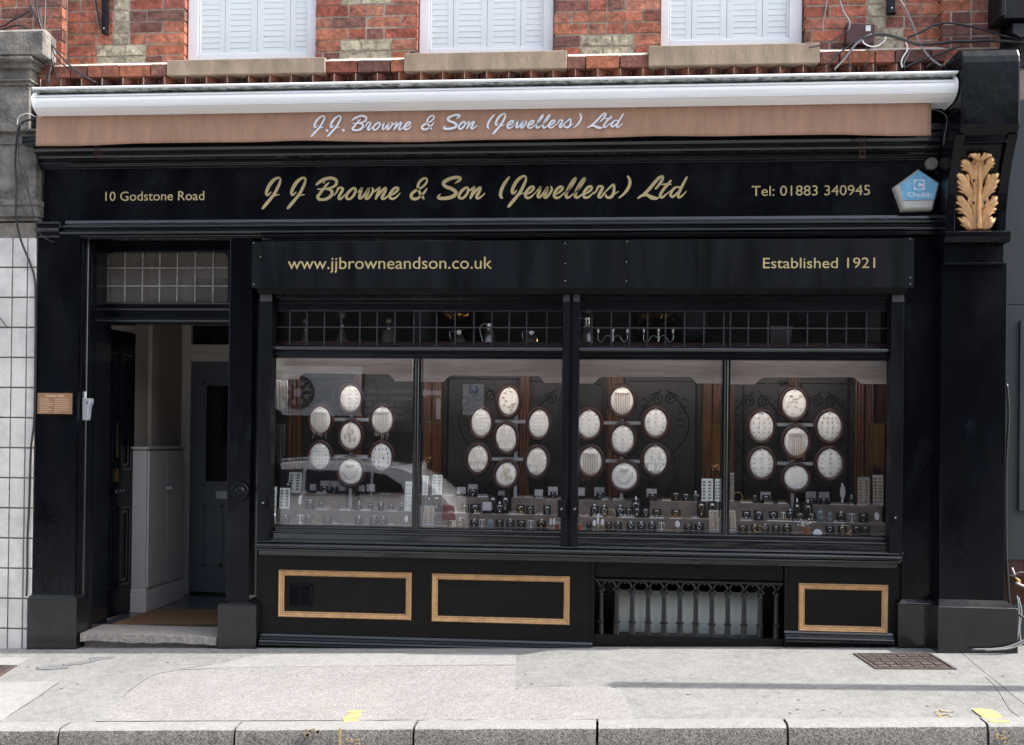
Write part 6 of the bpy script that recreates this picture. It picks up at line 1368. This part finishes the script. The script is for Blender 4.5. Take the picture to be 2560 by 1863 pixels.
def candelabrum(pxc, pa, pb, label):
    X = W(pxc, 861, TS)[0]; z = zsh+.0005; t = thing('candelabrum', label, 'candelabrum', (X, TS, z), 'silver candelabra on the transom shelf'); ztp = W(pxc, 824, TS)[1]
    mb = MB(); mb.lathe([(.03, 0), (.03, .004), (.01, .012), (.006, .03), (.008, .04), (.005, ztp-z-.03), (.009, ztp-z-.02)], (X, TS, z), 12); mb.build('stem', 'ag', t, smooth=True)
    for px in (pa, pb):
        xa = W(px, 861, TS)[0]; mb = MB(); mb.tube(cat_rom([(X, TS, z+.045), (X+(xa-X)*.4, TS, z+.06), (X+(xa-X)*.75, TS, z+.02), (xa, TS, z+.035), (xa, TS, ztp-.03)], 5), .003, 6); mb.build('branch', 'ag', t, smooth=True)
    for px in (pa, pxc, pb):
        xa = W(px, 861, TS)[0]; mb = MB(); mb.lathe([(.003, -.03), (.01, -.022), (.007, -.016), (.012, -.004), (.014, .006), (.010, .008)], (xa, TS, ztp), 12); mb.build('candle_cup', 'ag', t, smooth=True)
candelabrum(1532, 1495, 1568, 'three branched silver candelabrum, left one of the pair'); candelabrum(1645.8, 1609, 1682, 'three branched silver candelabrum, right one of the pair')
q = RX(1926, 815, 1982, 866, .45); t = thing('propped_card', 'plain grey card propped on the shelf behind the right transom', 'card', ((q[0]+q[1])/2, .45, zsh)); mb = MB(); mb.prism([(q[0]+.005, zsh), (q[1]-.02, zsh), (q[1], q[3]-.003), (q[0], q[3])], .45, .454); mb.build('card_sheet', 'greyplastic', t)
# blue sunburst disc hanging in the shop, only its lower half showing
Yb = 1.5; X, Z = W(2036, 764, Yb); rr = 46/F*(D+Yb); t = thing('blue_sunburst_disc', 'blue and dark segmented disc seen behind the right transom', 'wall disc', (X, Yb, Z-rr))
mb = MB()
for a0, a1, r0, r1 in ((200, 238, .6, 1), (257, 283, .15, 1.02), (302, 340, .6, 1), (20, 60, .6, 1), (75, 105, .15, 1), (120, 160, .6, 1)):
    n = 8; mb.prism([(X+rr*r0*cos(radians(a0+(a1-a0)*i/n)), Z+rr*r0*sin(radians(a0+(a1-a0)*i/n))) for i in range(n+1)]+[(X+rr*r1*cos(radians(a1-(a1-a0)*i/n)), Z+rr*r1*sin(radians(a1-(a1-a0)*i/n))) for i in range(n+1)], Yb, Yb+.01)
mb.build('segments', 'blue', t); mb = MB(); mb.disc((X, Z), rr*1.03, rr*1.03, Yb+.011, Yb+.02); mb.build('disc_back', 'signdark', t)
# chandeliers deeper in the shop
for px, py, nm in ((1645, 770, 'larger'), (1140, 768, 'smaller')):
    Yb = 1.6; X, Z = W(px, py+6, Yb); t = thing('crystal_chandelier', f'{nm} lit chandelier glinting behind the transom glass', 'chandelier', (X, Yb, Z), 'chandeliers in the shop'); s_ = 1 if nm == 'larger' else .6
    mb = MB(); mb.tube([(X, Yb, Z-.05), (X, Yb, Z+.5)], .006, 6)
    for k in range(6): a_ = k*pi/3+.3; mb.tube(cat_rom([(X, Yb, Z-.02), (X+.12*s_*cos(a_), Yb+.12*s_*sin(a_), Z-.05), (X+.22*s_*cos(a_), Yb+.22*s_*sin(a_), Z+.01)], 5), .004, 5)
    mb.build('arms', 'brass', t, smooth=True)
    for k in range(6): a_ = k*pi/3+.3; mb = MB(); mb.ball((X+.22*s_*cos(a_), Yb+.22*s_*sin(a_), Z+.02), .008, 8, 5, sz=1.8); mb.build('candle_bulb', 'bulb', t)
    mb = MB()
    for k in range(80): a_ = random.uniform(0, 6.28); r_ = random.uniform(.03, .2)*s_; z = Z-random.uniform(.02, .13)*s_*(1.2-r_/.25); mb.ball((X+r_*cos(a_), Yb+r_*sin(a_), z), .004, 5, 3)
    mb.build('crystal_drops', 'brass', t)
# ------------------------------------------------------------------ cables and fixings
def cable(name, label, pts, r, m, Y=.0, group=None, k=5):
    t = thing(name, label, 'cable', W3(*pts[0][:2], pts[0][2] if len(pts[0]) > 2 else Y), group)
    P = [W3(p[0], p[1], p[2] if len(p) > 2 else Y) for p in pts]; mb = MB(); mb.tube(cat_rom(P, k), r, 7); mb.build('sheath', m, t, smooth=True); return t
def L1(x, y, *a): return (x/7.503, y/7.503, *a)
def R1(x, y, *a): return (2050+x/4.447, y/4.447, *a)
gl_, gr_ = 'loose cables at the left end of the wall', 'loose cables at the right end of the wall'
lc = [('thick black cable running down right from the bunch to the awning top', [(540, -80), (570, 130), (700, 400), (830, 640), (1000, 880), (1250, 1170), (1500, 1380), (1800, 1550)], .006, 'cable'),
 ('black cable falling almost straight from the bunch to the awning', [(500, -80), (620, 220), (760, 500), (840, 760), (885, 1000), (900, 1250), (885, 1560)], .005, 'cable'),
 ('grey black cable leaning right to the awning top', [(680, -80), (700, 220), (760, 480), (850, 690), (930, 960), (1010, 1250), (1100, 1560)], .006, 'cable'),
 ('thin grey cable crossing behind the left bunch', [(860, -80), (845, 300), (850, 560), (900, 700), (1000, 960), (1010, 1080), (940, 1330), (900, 1560)], .003, 'cableg'),
 ('pale thin cable in the middle of the left bunch', [(790, 140), (765, 260), (790, 430), (840, 590), (870, 700), (990, 780), (1030, 880)], .003, 'cableg'),
 ('cable branching right below the bunch tie', [(840, 660), (960, 860), (1010, 1000), (1110, 1150), (1240, 1250), (1480, 1370)], .004, 'cable'),
 ('black cable sweeping left over the stone pier', [(560, 200), (400, 300), (200, 400), (60, 490), (-200, 540)], .006, 'cable'),
 ('black cable arching behind the stone pier cap', [(-100, 600), (300, 480), (480, 530), (700, 690), (850, 850)], .006, 'cable')]
for lb, pts, r_, m_ in lc: cable('wall_cable', lb, [L1(x, y, -.03 if i < len(pts)-1 else .0) for i, (x, y) in enumerate(pts)], r_, m_, -.03, gl_)
rc = [('long thin white cable curving down to the awning top', [(870, -30), (960, 120), (1030, 270), (1080, 420), (1150, 550), (1240, 660), (1350, 735)], .006, 'cableg'),
 ('thick black cable drooping across the right end of the brickwork', [(470, 440), (600, 390), (760, 395), (920, 440), (1100, 495), (1300, 485), (1500, 462), (1700, 462), (1850, 450), (2100, 460), (2300, 470)], .010, 'cable'),
 ('black cable arching up over the thick one', [(960, 420), (1100, 370), (1250, 290), (1380, 255), (1520, 265), (1720, 305), (1900, 355), (2050, 400), (2300, 455)], .007, 'cable'),
 ('black cable rising from the awning to the maroon box', [(60, 775), (150, 660), (260, 560), (400, 450), (560, 395), (700, 378)], .005, 'cable'),
 ('silver sleeved cable bending down to the awning', [(160, 770), (250, 680), (330, 580), (390, 500), (480, 430), (570, 385)], .007, 'cableg'),
 ('white looped cable under the maroon box', [(735, 390), (720, 450), (640, 510), (560, 515), (490, 480), (470, 430)], .004, 'cablew'),
 ('thin cable end hanging left of the maroon box', [(80, -30), (55, 150), (30, 260), (40, 350)], .004, 'cableg'),
 ('kinked grey cable running down into the maroon box', [(210, -30), (250, 110), (310, 210), (330, 270), (315, 330)], .005, 'cableg'),
 ('slim black cable leaving the maroon box to the left', [(310, 340), (200, 420), (80, 480), (-20, 510), (-120, 530)], .004, 'cable'),
 ('cable with white joints hanging in a kink above the awning', [(980, 410), (945, 440), (970, 510), (970, 560), (920, 640), (905, 700), (915, 750)], .004, 'cablew'),
 ('thin grey wire falling beside the kinked cable', [(1010, 430), (1020, 490), (990, 590), (940, 690), (930, 750)], .003, 'cableg'),
 ('black pair of cables sloping up to the black console', [(940, 750), (1100, 680), (1300, 610), (1450, 550), (1560, 510)], .006, 'cable'),
 ('second black cable sloping up to the black console', [(1180, 745), (1300, 670), (1400, 600), (1520, 530)], .005, 'cable'),
 ('black loop of cable dropping beside the silver one', [(400, 460), (330, 570), (315, 660), (350, 775)], .004, 'cable'),
 ('short tail of black wire over the dog tooth bricks', [(510, 520), (560, 610), (530, 690), (490, 745)], .003, 'cable')]
for lb, pts, r_, m_ in rc: cable('wall_cable', lb, [R1(x, y, -.02) for i, (x, y) in enumerate(pts)], r_, m_, -.02, gr_)
cable('wall_cable', 'grey loop of cable at the right end cap of the awning', [(2397, 213, -.25), (2412, 214, -.26), (2416, 224, -.26), (2405, 231, -.26), (2394, 229, -.25)], .005, 'cableg')
cable('wall_cable', 'thin grey cable looping down the cornice right of the valance', [(2327, 274, -.1), (2350, 278, -.12), (2366, 292, -.12), (2366, 315, -.12), (2360, 350, -.12), (2359, 385, -.03), (2357, 420, -.02), (2345, 432, -.02)], .004, 'cableg')
cable('wall_cable', 'black cable hanging behind the grey one beside the console', [(2376, 262, -.1), (2378, 300, -.1), (2366, 345, -.1), (2360, 380, -.03)], .004, 'cable')
# long cables down the left boundary
cable('wall_cable', 'thick black cable running down the white tiles beside the shopfront', [(88, 298, -.12), (58, 305, -.12), (44, 330, -.12), (38, 400, -.12), (41, 470, -.12), (40, 540, -.12), (52, 600, -.09), (74, 655, -.07), (87, 700, -.065), (89, 780, -.065), (88, 900, -.065), (86, 1040, -.065), (77, 1130, -.065), (73, 1260, -.065), (69, 1340, -.065), (68, 1440, -.065), (66, 1490, -.065)], .007, 'cable')
cable('wall_cable', 'thin cable looping over the left end of the lower cornice', [(44, 400, -.13), (60, 450, -.13), (76, 500, -.13), (88, 560, -.12), (105, 590, -.1), (136, 607, -.07)], .003, 'cable')
cable('wall_cable', 'fine wire falling beside the thick left cable', [(52, 310, -.13), (46, 360, -.13), (48, 400, -.13), (66, 440, -.13), (72, 490, -.13)], .0025, 'cable')
cable('wall_cable', 'pale wire loop over the cable junction below the awning end', [(88, 292, -.14), (70, 284, -.14), (48, 292, -.14), (43, 312, -.14)], .003, 'cablew')
cable('wall_cable', 'short bent wire across the white tiles', [(-10, 785, -.06), (8, 805, -.06), (18, 820, -.06)], .003, 'cable')
# right boundary bundle
cable('wall_cable', 'black cable descending the right edge of the wide pilaster', [(2517, 960, -.1), (2522, 1040, -.1), (2516, 1150, -.1), (2515, 1350, -.1), (2519, 1440, -.1), (2525, 1510, -.1), (2545, 1535, -.1), (2575, 1552, -.1)], .008, 'cable')
for i, (lb, pts) in enumerate((('grey cable lying along the foot of the right plinth', [(2462, 1626, -.22), (2500, 1624, -.22), (2535, 1618, -.2), (2575, 1600, -.18)]), ('second grey cable along the foot of the right plinth', [(2430, 1624, -.215), (2490, 1622, -.21), (2530, 1614, -.2), (2575, 1594, -.18)]), ('grey cables rising from the ground to the rusty meter recess', [(2541, 1612, -.1), (2546, 1570, -.06), (2547, 1530, -.03), (2542, 1490, .0)]), ('grey cable bowed beside the others at the right edge', [(2552, 1608, -.1), (2548, 1572, -.06), (2553, 1530, -.03), (2546, 1495, .0)]))):
    cable('wall_cable', lb, pts, .006, 'cableg', group='cables at the foot of the right edge')
# steel brackets on the brickwork
def bracket(pts, label, extra=None):
    x0, y0, x1, y1 = pts; q = RX(x0, y0, x1, y1, .06); t = thing('wall_bracket', label, 'bracket', ((q[0]+q[1])/2, .1, q[2]))
    mb = MB(); mb.box(q[0], q[1], .07, .11, q[2], q[3]+.3); X, Z = W((x0+x1)/2, y1-8, .06); mb.prism([(q[0], q[2]), (q[1], q[2]), (q[1]+.006, q[2]-.012), (q[0]+.002, q[2]-.01)], .06, .11); mb.build('upright', 'blackm', t, bevel=.002)
    mb = MB(); mb.ball((X, .068, Z), .006, 8, 5); mb.build('bolt', 'alu', t)
    if extra: mb = MB(); mb.tube([W3(*extra[0], .05), W3(*extra[1], .05)], .006, 6); mb.build('stay', 'blackm', t)
bracket((252, -30, 264, 78), 'black steel bracket with a slanting stay on the left brickwork', ((234, -30), (251, 72)))
bracket((2221, -30, 2240, 27), 'short black steel bracket on the right brickwork')
q = RX(2114, 58, 2190, 110, .06); t = thing('junction_box', 'maroon junction box screwed to the bricks above the awning', 'junction box', ((q[0]+q[1])/2, .12, q[2]))
mb = MB(); mb.prism([(q[0], q[2]+.004), (q[1]-.012, q[2]-.008), (q[1], q[3]-.01), (q[0]+.008, q[3]+.004)], .05, .118); b_ = mb.build('lid', 'maroon', t, bevel=.006)
mb = MB(); mb.box(q[1]-.065, q[1]-.035, .048, .05, q[3]-.055, q[3]-.02); mb.build('paper_patch', 'boxw', b_)
for x, y, m_ in ((188, 58, 'ag'), (217, 59, 'blackm'), (192, 141, 'ag')): pass
# ------------------------------------------------------------------ left neighbour: stone pier and tiled wall
LN = thing('neighbour_wall', 'weathered stone pier and white tiled wall left of the shopfront', 'wall', (-4.3, 0, 0))
xe_ = W(88, 400, -.1)[0]; mb = MB()
def sl(py0, py1, y, xpx, mb=mb, X0=-5.5):
    q0 = W(45, py0, y)[1]; q1 = W(45, py1, y)[1]; mb.box(X0, W(xpx, (py0+py1)/2, y)[0], y, .3, q1, q0)
sl(112, 141, -.13, 74); sl(113, 112, -.13, 74)
z_a, z_b = W(45, 112, -.30)[1], W(45, 112, -.13)[1]; x_r = W(73, 90, -.30)[0]
zt_ = W(28, 67, -.1)[1]; z80 = W(45, 80, -.13)[1]
mb.add([(-5.5, -.14, z80), (x_r, -.14, z80), (x_r, .3, z80+.0), (-5.5, .3, z80), (-5.5, -.02, z80+.06), (x_r-.057, -.02, z80+.06), (x_r-.057, .3, z80+.06), (-5.5, .3, z80+.06), (-5.5, -.14, z_a), (x_r, -.14, z_a), (x_r, .3, z_a), (-5.5, .3, z_a)], [(0, 1, 5, 4), (1, 2, 6, 5), (4, 5, 6, 7), (0, 8, 9, 1), (1, 9, 10, 2), (3, 7, 6, 2), (8, 11, 10, 9)])
sl(141, 146, -.15, 77); sl(146, 168, -.10, 77); sl(168, 197, -.07, 74); sl(197, 201, -.09, 75); sl(201, 212, -.07, 73); sl(212, 322, -.055, 72)
sl(322, 328, -.10, 92); sl(328, 360, -.07, 93); sl(360, 498, -.057, 90); sl(498, 512, -.09, 92); sl(512, 540, -.08, 92); sl(540, 552, -.056, 92)
mb.build('stone_pier', 'stone', LN, bevel=.008)
mb = MB(); mb.box(-5.5, XL-.004, -.044, .3, -.4, W(45, 553, -.1)[1]); mb.build('tile_grout', 'grout', LN)
mb = MB(); tx = [W(a_, 1100, -.1)[0] for a_ in (16.5, 54.2, 90)]; pw = tx[1]-tx[0]; 
zrow = [W(40, y, -.1)[1] for y in (666, 742, 817, 893)]; ph = (zrow[0]-zrow[3])/3
z = zrow[0]+ph
r_ = 0
mbt = MB()
while z > -.3:
    x = tx[1]+pw*.93
    for c in range(9):
        a_, b_ = x-pw+.007, x-.003
        if c == 0: b_ = XL-.006
        j = random.uniform(-.0015, .0015); mbt.box(a_, b_, -.054+j, -.04, max(z-ph+.006, -.35), min(z-.004, W(45, 553, -.1)[1]), j=.0008); x -= pw
    z -= ph
mbt.build('white_tiles', 'tile', LN, bevel=.004)
# ------------------------------------------------------------------ right neighbour
RN = thing('neighbour_shopfront', 'slate green boarded frontage right of the wide pilaster', 'shopfront', (4, 0, 0))
x0 = XR+.004; mb = MB(); za, zb_ = W(2540, 762, .02)[1], W(2540, 1400, .02)[1]
mb.box(x0, 7, .02, .3, zb_, za-.004); mb.box(x0, 7, .03, .3, za, 3.45); mb.box(x0, 7, .05, .3, -.3, zb_-.28); mb.box(x0+.12, 7, .0, .02, zb_+.3, za-.1); mb.build('boarding', 'teal', RN, bevel=.004)
mb = MB(); mb.box(x0, 7, .12, .3, zb_-.28, zb_-.002); mb.build('meter_recess', 'rust', RN); q = RX(2519, 1400, 2558, 1440, .03); mb = MB(); mb.box(q[0], q[1], .03, .06, q[2], q[3]); mb.build('rusty_plate', 'maroon', RN)
q = RX(2496, -80, 2640, 45, -.1); mb = MB(); mb.box(q[0], 7, -.1, .3, q[2], q[3]+.4); mb.profx([(-.14, q[2]-.0), (-.1, q[2]+.0), (-.1, q[3]), (-.14, q[3])], q[0], q[0]+.03); mb.build('upper_fascia', 'blackm', RN, bevel=.005)
q2 = RX(2505, 48, 2640, 108, -.02); mb = MB(); mb.box(q2[0], 7, .1, .3, q2[2]-.1, q2[3]); mb.prism([(q2[0]+.05, q2[3]-.04), (q2[0]+.16, q2[3]-.04), (q2[0]+.16, q2[2]+.04), (q2[0]+.1, q2[2]+.02), (q2[0]+.05, q2[2]+.05)], -.06, .1); mb.build('dark_hopper', 'scroll', RN)  # near-black strip and dark plastic hopper below the upper fascia
t = cable('loose_connector', 'white loose connector with a yellow tag at the right edge', [(2530, 1420, 0), (2536, 1436, 0)], .006, 'cablew'); t['category'] = 'connector'; P = [W3(2538, 1443, 0), W3(2546, 1452, 0), W3(2549, 1462, 0)]; mb = MB(); mb.tube(P, [.004, .012, .006], 7); mb.build('yellow_tag', 'yellow', t)
cable('wall_cable', 'white cable end sticking out at the right edge', [(2540, 1457, 0), (2552, 1463, -.02), (2580, 1472, -.04)], .007, 'cablew')
cable('wall_cable', 'thin looped wire by the rusty recess', [(2515, 1448, .01), (2524, 1438, 0), (2534, 1440, 0), (2548, 1431, 0), (2570, 1432, 0)], .0035, 'cableg')
# ------------------------------------------------------------------ sign post outside the frame casting the long shadow
sun_d = Vector((.91, -.044, 1.0)).normalized()
xs0, ys0, zz0 = G(1600, 1712.5); xs1, ys1, zz1 = G(2560, 1731)
hd = Vector((xs1-xs0, ys1-ys0)); 
PXp = 3.5; PYp = ys0+(PXp-xs0)*(-.044/.91)
hgt = (PXp-xs0)/.91
print('post', PXp, PYp, hgt, 'line y', ys0, ys1)
t = thing('sign_post', 'plain grey street post on the footway beyond the right edge', 'post', (PXp, PYp, zg(PXp, PYp)))
mb = MB(); mb.beadz(PXp, PYp, .055, zg(PXp, PYp), zg(PXp, PYp)+hgt-.0, 16); mb.build('post_shaft', 'greyplastic', t, smooth=2); mb = MB(); mb.lathe([(.058, 0), (.058, .02), (.03, .04), (.0001, .045)], (PXp, PYp, zg(PXp, PYp)+hgt), 16); mb.build('post_cap', 'rubber', t)
# ------------------------------------------------------------------ across the street (seen as reflections in the glass)
def mir(px, py, Yv): X, Z = W(px, py, Yv); return X, Z      # virtual point behind the glass plane
GYm = GY
Yv = 13.0; Yr = 2*GYm-Yv
OB = thing('opposite_building', 'dull rendered building across the street', 'building', (0, Yr-.3, 0))
mb = MB(); mb.box(-16, 16, Yr-8, Yr-.25, -.9, 7.2); mb.build('wall', 'oppbrick', OB)
mb = MB()
for i in range(6): x = -12+i*4.2; mb.box(x, x+1.3, Yr-.25, Yr-.2, 3.2, 4.7)
mb.build('window', 'tint', OB)
mb = MB(); mb.profx([(Yr+.1, 7.2), (Yr-8.2, 7.2), (Yr-4.2, 9.2)], -16.2, 16.2); mb.build('roof', 'signdark', OB)
def board(px0, py0, px1, py1, name, m, label, cat, Yo=0):
    a_ = mir(px0, py0, Yv-Yo); b_ = mir(px1, py1, Yv-Yo); t = thing(name, label, cat, ((a_[0]+b_[0])/2, Yr+Yo-.03, b_[1])); mb = MB(); mb.box(a_[0], b_[0], Yr+Yo-.04, Yr+Yo, b_[1], a_[1]); o = mb.build('panel', m, t, bevel=.004); return t, o, (a_[0], b_[0], b_[1], a_[1]), Yr+Yo
t, o, q, y = board(903, 942, 1040, 1080, 'parking_notice', 'signdark', 'dark board across the street giving parking directions in pale capitals', 'sign')
mb = MB(); 
for s_, xa_, xb_, py in (("PRIVATE CLIENTS'", 905, 1033, 984), ('PARKING AT REAR', 905, 1037, 1001), ('OF BUILDING.', 913, 1008, 1016), ('ENTRANCE IN', 913, 1007, 1032), ('CHURCH WALK', 913, 1024, 1048)):
    x0, z0 = mir(xa_, py, Yv); x1, _ = mir(xb_, py, Yv); vs, fs = text_geo(s_); a_ = min(v[0] for v in vs); b_ = max(v[0] for v in vs); sc_ = (x1-x0)/(b_-a_); mb.add([(x1-(v[0]-a_)*sc_, y+.002+(v[2]+.02)*.1, z0+v[1]*.085/.729) for v in vs], fs)
mb.build('notice_lettering', 'signpale', o)
t, o, q, y = board(690, 915, 902, 1040, 'pale_panel', 'signpale', 'pale wall panel across the street bearing a dark wheel emblem', 'sign')
cxp, czp = mir(745, 981, Yv); sr_ = 41/F*(D+Yv); mb = MB()
mb.tube([(cxp+sr_*cos(u), y+.01, czp+sr_*sin(u)) for u in [2*pi*i/32 for i in range(32)]], .02, 6, closed=True); mb.tube([(cxp+sr_*.36*cos(u), y+.01, czp+sr_*.36*sin(u)) for u in [2*pi*i/20 for i in range(20)]], .022, 6, closed=True)
for i in range(8):
    u = i*pi/4; mb.tube([(cxp+sr_*.36*cos(u), y+.01, czp+sr_*.36*sin(u)), (cxp+sr_*cos(u), y+.01, czp+sr_*sin(u))], .04, 6); u += pi/8; mb.ball((cxp+sr_*.88*cos(u), y+.01, czp+sr_*.88*sin(u)), .05, 8, 5, sy=.3)
mb.build('wheel_emblem', 'signdark', o)
t, o, q, y = board(1043, 955, 1112, 1085, 'direction_sign', 'signdark', 'dark sign across the street with two white arrows', 'sign', .02)
mb = MB(); a = lambda x, y_: mir(1030+x/4.7167, 700+y_/4.7167, Yv)
mb.prism([a(85, 1330), a(165, 1280), a(165, 1305), a(345, 1305), a(345, 1360), a(165, 1360), a(165, 1385)], y+.001, y+.006); mb.prism([a(310, 1385), a(360, 1445), a(338, 1440), a(338, 1640), a(285, 1640), a(285, 1440), a(262, 1445)], y+.001, y+.006); mb.build('arrows', 'whitepaint', o)
t, o, q, y = board(1157, 961, 1208, 1037, 'parking_sign', 'signpale', 'white parking restriction sign with a blue square across the street', 'sign', .3)
mb = MB(); p0, p1 = mir(1172, 984, Yv-.3), mir(1194, 964.5, Yv-.3); mb.box(p0[0], p1[0], y+.001, y+.004, p0[1], p1[1]); ob_ = mb.build('blue_square', 'blue', o)
mb = MB(); vs, fs = text_geo('P'); w_ = p1[0]-p0[0]; mb.add([(p1[0]-w_*.25-v[0]*w_*.85, y+.006+v[2]*.05, p0[1]+w_*.15+v[1]*w_*.95) for v in vs], fs); mb.build('letter', 'whitepaint', ob_)
mb = MB()
for s_, wpx, py in (('Mon - Sat', 28, 993), ('8.30 am - 6 pm', 40, 1001), ('1 hour', 20, 1009), ('No return', 26, 1018), ('within 2 hours', 40, 1025)):
    x0, z0 = mir(1182-wpx/2, py, Yv-.3); x1, _ = mir(1182+wpx/2, py, Yv-.3); vs, fs = text_geo(s_); a_ = min(v[0] for v in vs); b_ = max(v[0] for v in vs); sc_ = (x1-x0)/(b_-a_); mb.add([(x1-(v[0]-a_)*sc_, y+.002+(v[2]+.02)*.05, z0+v[1]*.035/.729) for v in vs], fs)
mb.build('sign_lettering', 'signdark', o)
# white estate car parked on the far side
Yc_ = -8.1; Yvc = 2*GYm-Yc_
def CM(x, y): return W(x, y, Yvc)
zw = CM(950, 1440)[1]; ztop = CM(940, 1152)[1]
car = thing('parked_car', 'white estate car parked across the street, seen reflected in the shop glass', 'car', (CM(780, 1300)[0], Yc_-.9, zw))
side = [(1132, 1400), (1136, 1310), (1130, 1262), (1118, 1245), (1080, 1210), (1040, 1183), (1000, 1168), (940, 1158), (840, 1152), (740, 1151), (640, 1160), (560, 1180), (470, 1235), (380, 1250), (290, 1268), (270, 1300), (268, 1400)]
sd = [CM(x, y) for x, y in side]
mb = MB(); y0, y1 = Yc_, Yc_-1.8; n = len(sd); cz_ = CM(900, 1262)[1]; vs = []
secs = [(0, 0), (-.06, .0), (-.5, .0), (-1.3, 0), (-1.74, 0), (-1.8, 0)]
for k, yy in enumerate((Yc_+.0, Yc_-.05, Yc_-.5, Yc_-1.3, Yc_-1.75, Yc_-1.8)):
    for (x, z) in sd:
        up = max(0, z-cz_); e = 1 if k in (0, 5) else (.55 if k in (1, 4) else 0)
        inset = up*.28*(1 if k < 3 else -1); vs.append((x+(.03 if x < sd[8][0] else -.03)*e, yy-inset if k in (0, 1) else (yy-inset if k in (4, 5) else yy), z-(.03*e if up > 0 else .0)))
mb.add(vs, [(k*n+i, k*n+(i+1) % n, (k+1)*n+(i+1) % n, (k+1)*n+i) for k in range(5) for i in range(n)]+[tuple(range(n)), tuple(range(5*n, 6*n))])
bd = mb.build('body', 'carw', car, smooth=2)
def glasspoly(pts, nm='side_window', m='tint', off=.012):
    mb = MB(); P = [CM(x, y) for x, y in pts]; vs = [(x, Yc_-max(0, z-cz_)*.28+off, z) for x, z in P]; vs2 = [(x, y-.03, z) for x, y, z in vs]; n_ = len(vs)
    mb.add(vs+vs2, [tuple(range(n_)), tuple(range(2*n_-1, n_-1, -1))]+[(i, i+n_, (i+1) % n_+n_, (i+1) % n_) for i in range(n_)]); return mb.build(nm, m, bd)
glasspoly([(930, 1240), (930, 1182), (960, 1188), (1000, 1212), (1010, 1238), (985, 1243)]); glasspoly([(760, 1240), (760, 1174), (922, 1181), (922, 1240)]); glasspoly([(610, 1240), (640, 1176), (750, 1173), (750, 1240)])
glasspoly([(1105, 1300), (1108, 1262), (1134, 1264), (1140, 1300)], 'tail_lamp', 'redlamp', .03)
mb = MB(); mb.tube([(CM(x, y)[0], Yc_-.28, CM(x, y)[1]+.02) for x, y in ((650, 1157), (760, 1148), (900, 1150), (985, 1163))], .02, 6); mb.build('roof_rail', 'alu', bd)
mb = MB(); P = [CM(x, y) for x, y in ((990, 1165), (1022, 1160), (1022, 1180), (1000, 1180))]; mb.prism(P, Yc_-1.5, Yc_-.35); mb.build('spoiler', 'carw', bd)
for px in (1030, 430):
    X = CM(px, 1400)[0]
    for yy in (Yc_-.02, Yc_-1.6):
        w_ = MB(); w_.lathe([(.2, 0), (.31, .0), (.33, .04), (.33, .18), (.31, .2), (.2, .2)], (X, yy-.18, zw+.33), 24, 'y'); wh = w_.build('wheel', 'rubber', car, smooth=2); w_ = MB(); w_.lathe([(.2, .19), (.05, .17), (.0001, .18)], (X, yy-.18, zw+.33), 20, 'y'); w_.build('rim', 'alu', wh)
# ------------------------------------------------------------------ light
w = bpy.data.worlds.new('World'); S.world = w; w.use_nodes = True; nt = w.node_tree; bg = nt.nodes['Background']
sky = nt.nodes.new('ShaderNodeTexSky'); sky.sky_type = 'NISHITA'; sky.sun_disc = False
sky.sun_elevation = math.asin(sun_d.z); sky.sun_rotation = atan2(sun_d.x, sun_d.y); sky.dust_density = 2.5; sky.air_density = 1.0
hs = nt.nodes.new('ShaderNodeHueSaturation'); hs.inputs['Saturation'].default_value = .5; nt.links.new(sky.outputs[0], hs.inputs['Color']); nt.links.new(hs.outputs[0], bg.inputs[0]); bg.inputs[1].default_value = SKY = .15
sl_ = bpy.data.lights.new('sun', 'SUN'); sl_.energy = 2.4; sl_.angle = radians(.53); sl_.color = (1, .955, .89); so_ = bpy.data.objects.new('sun', sl_); COL.objects.link(so_); so_.rotation_euler = sun_d.to_track_quat('Z', 'Y').to_euler()
v = S.view_settings; v.view_transform = 'Standard'; v.look = 'None'; v.gamma = 1; v.exposure = 1.68
S.cycles.max_bounces = 8; S.cycles.transparent_max_bounces = 16; S.cycles.glossy_bounces = 4; S.cycles.caustics_reflective = False; S.cycles.caustics_refractive = False
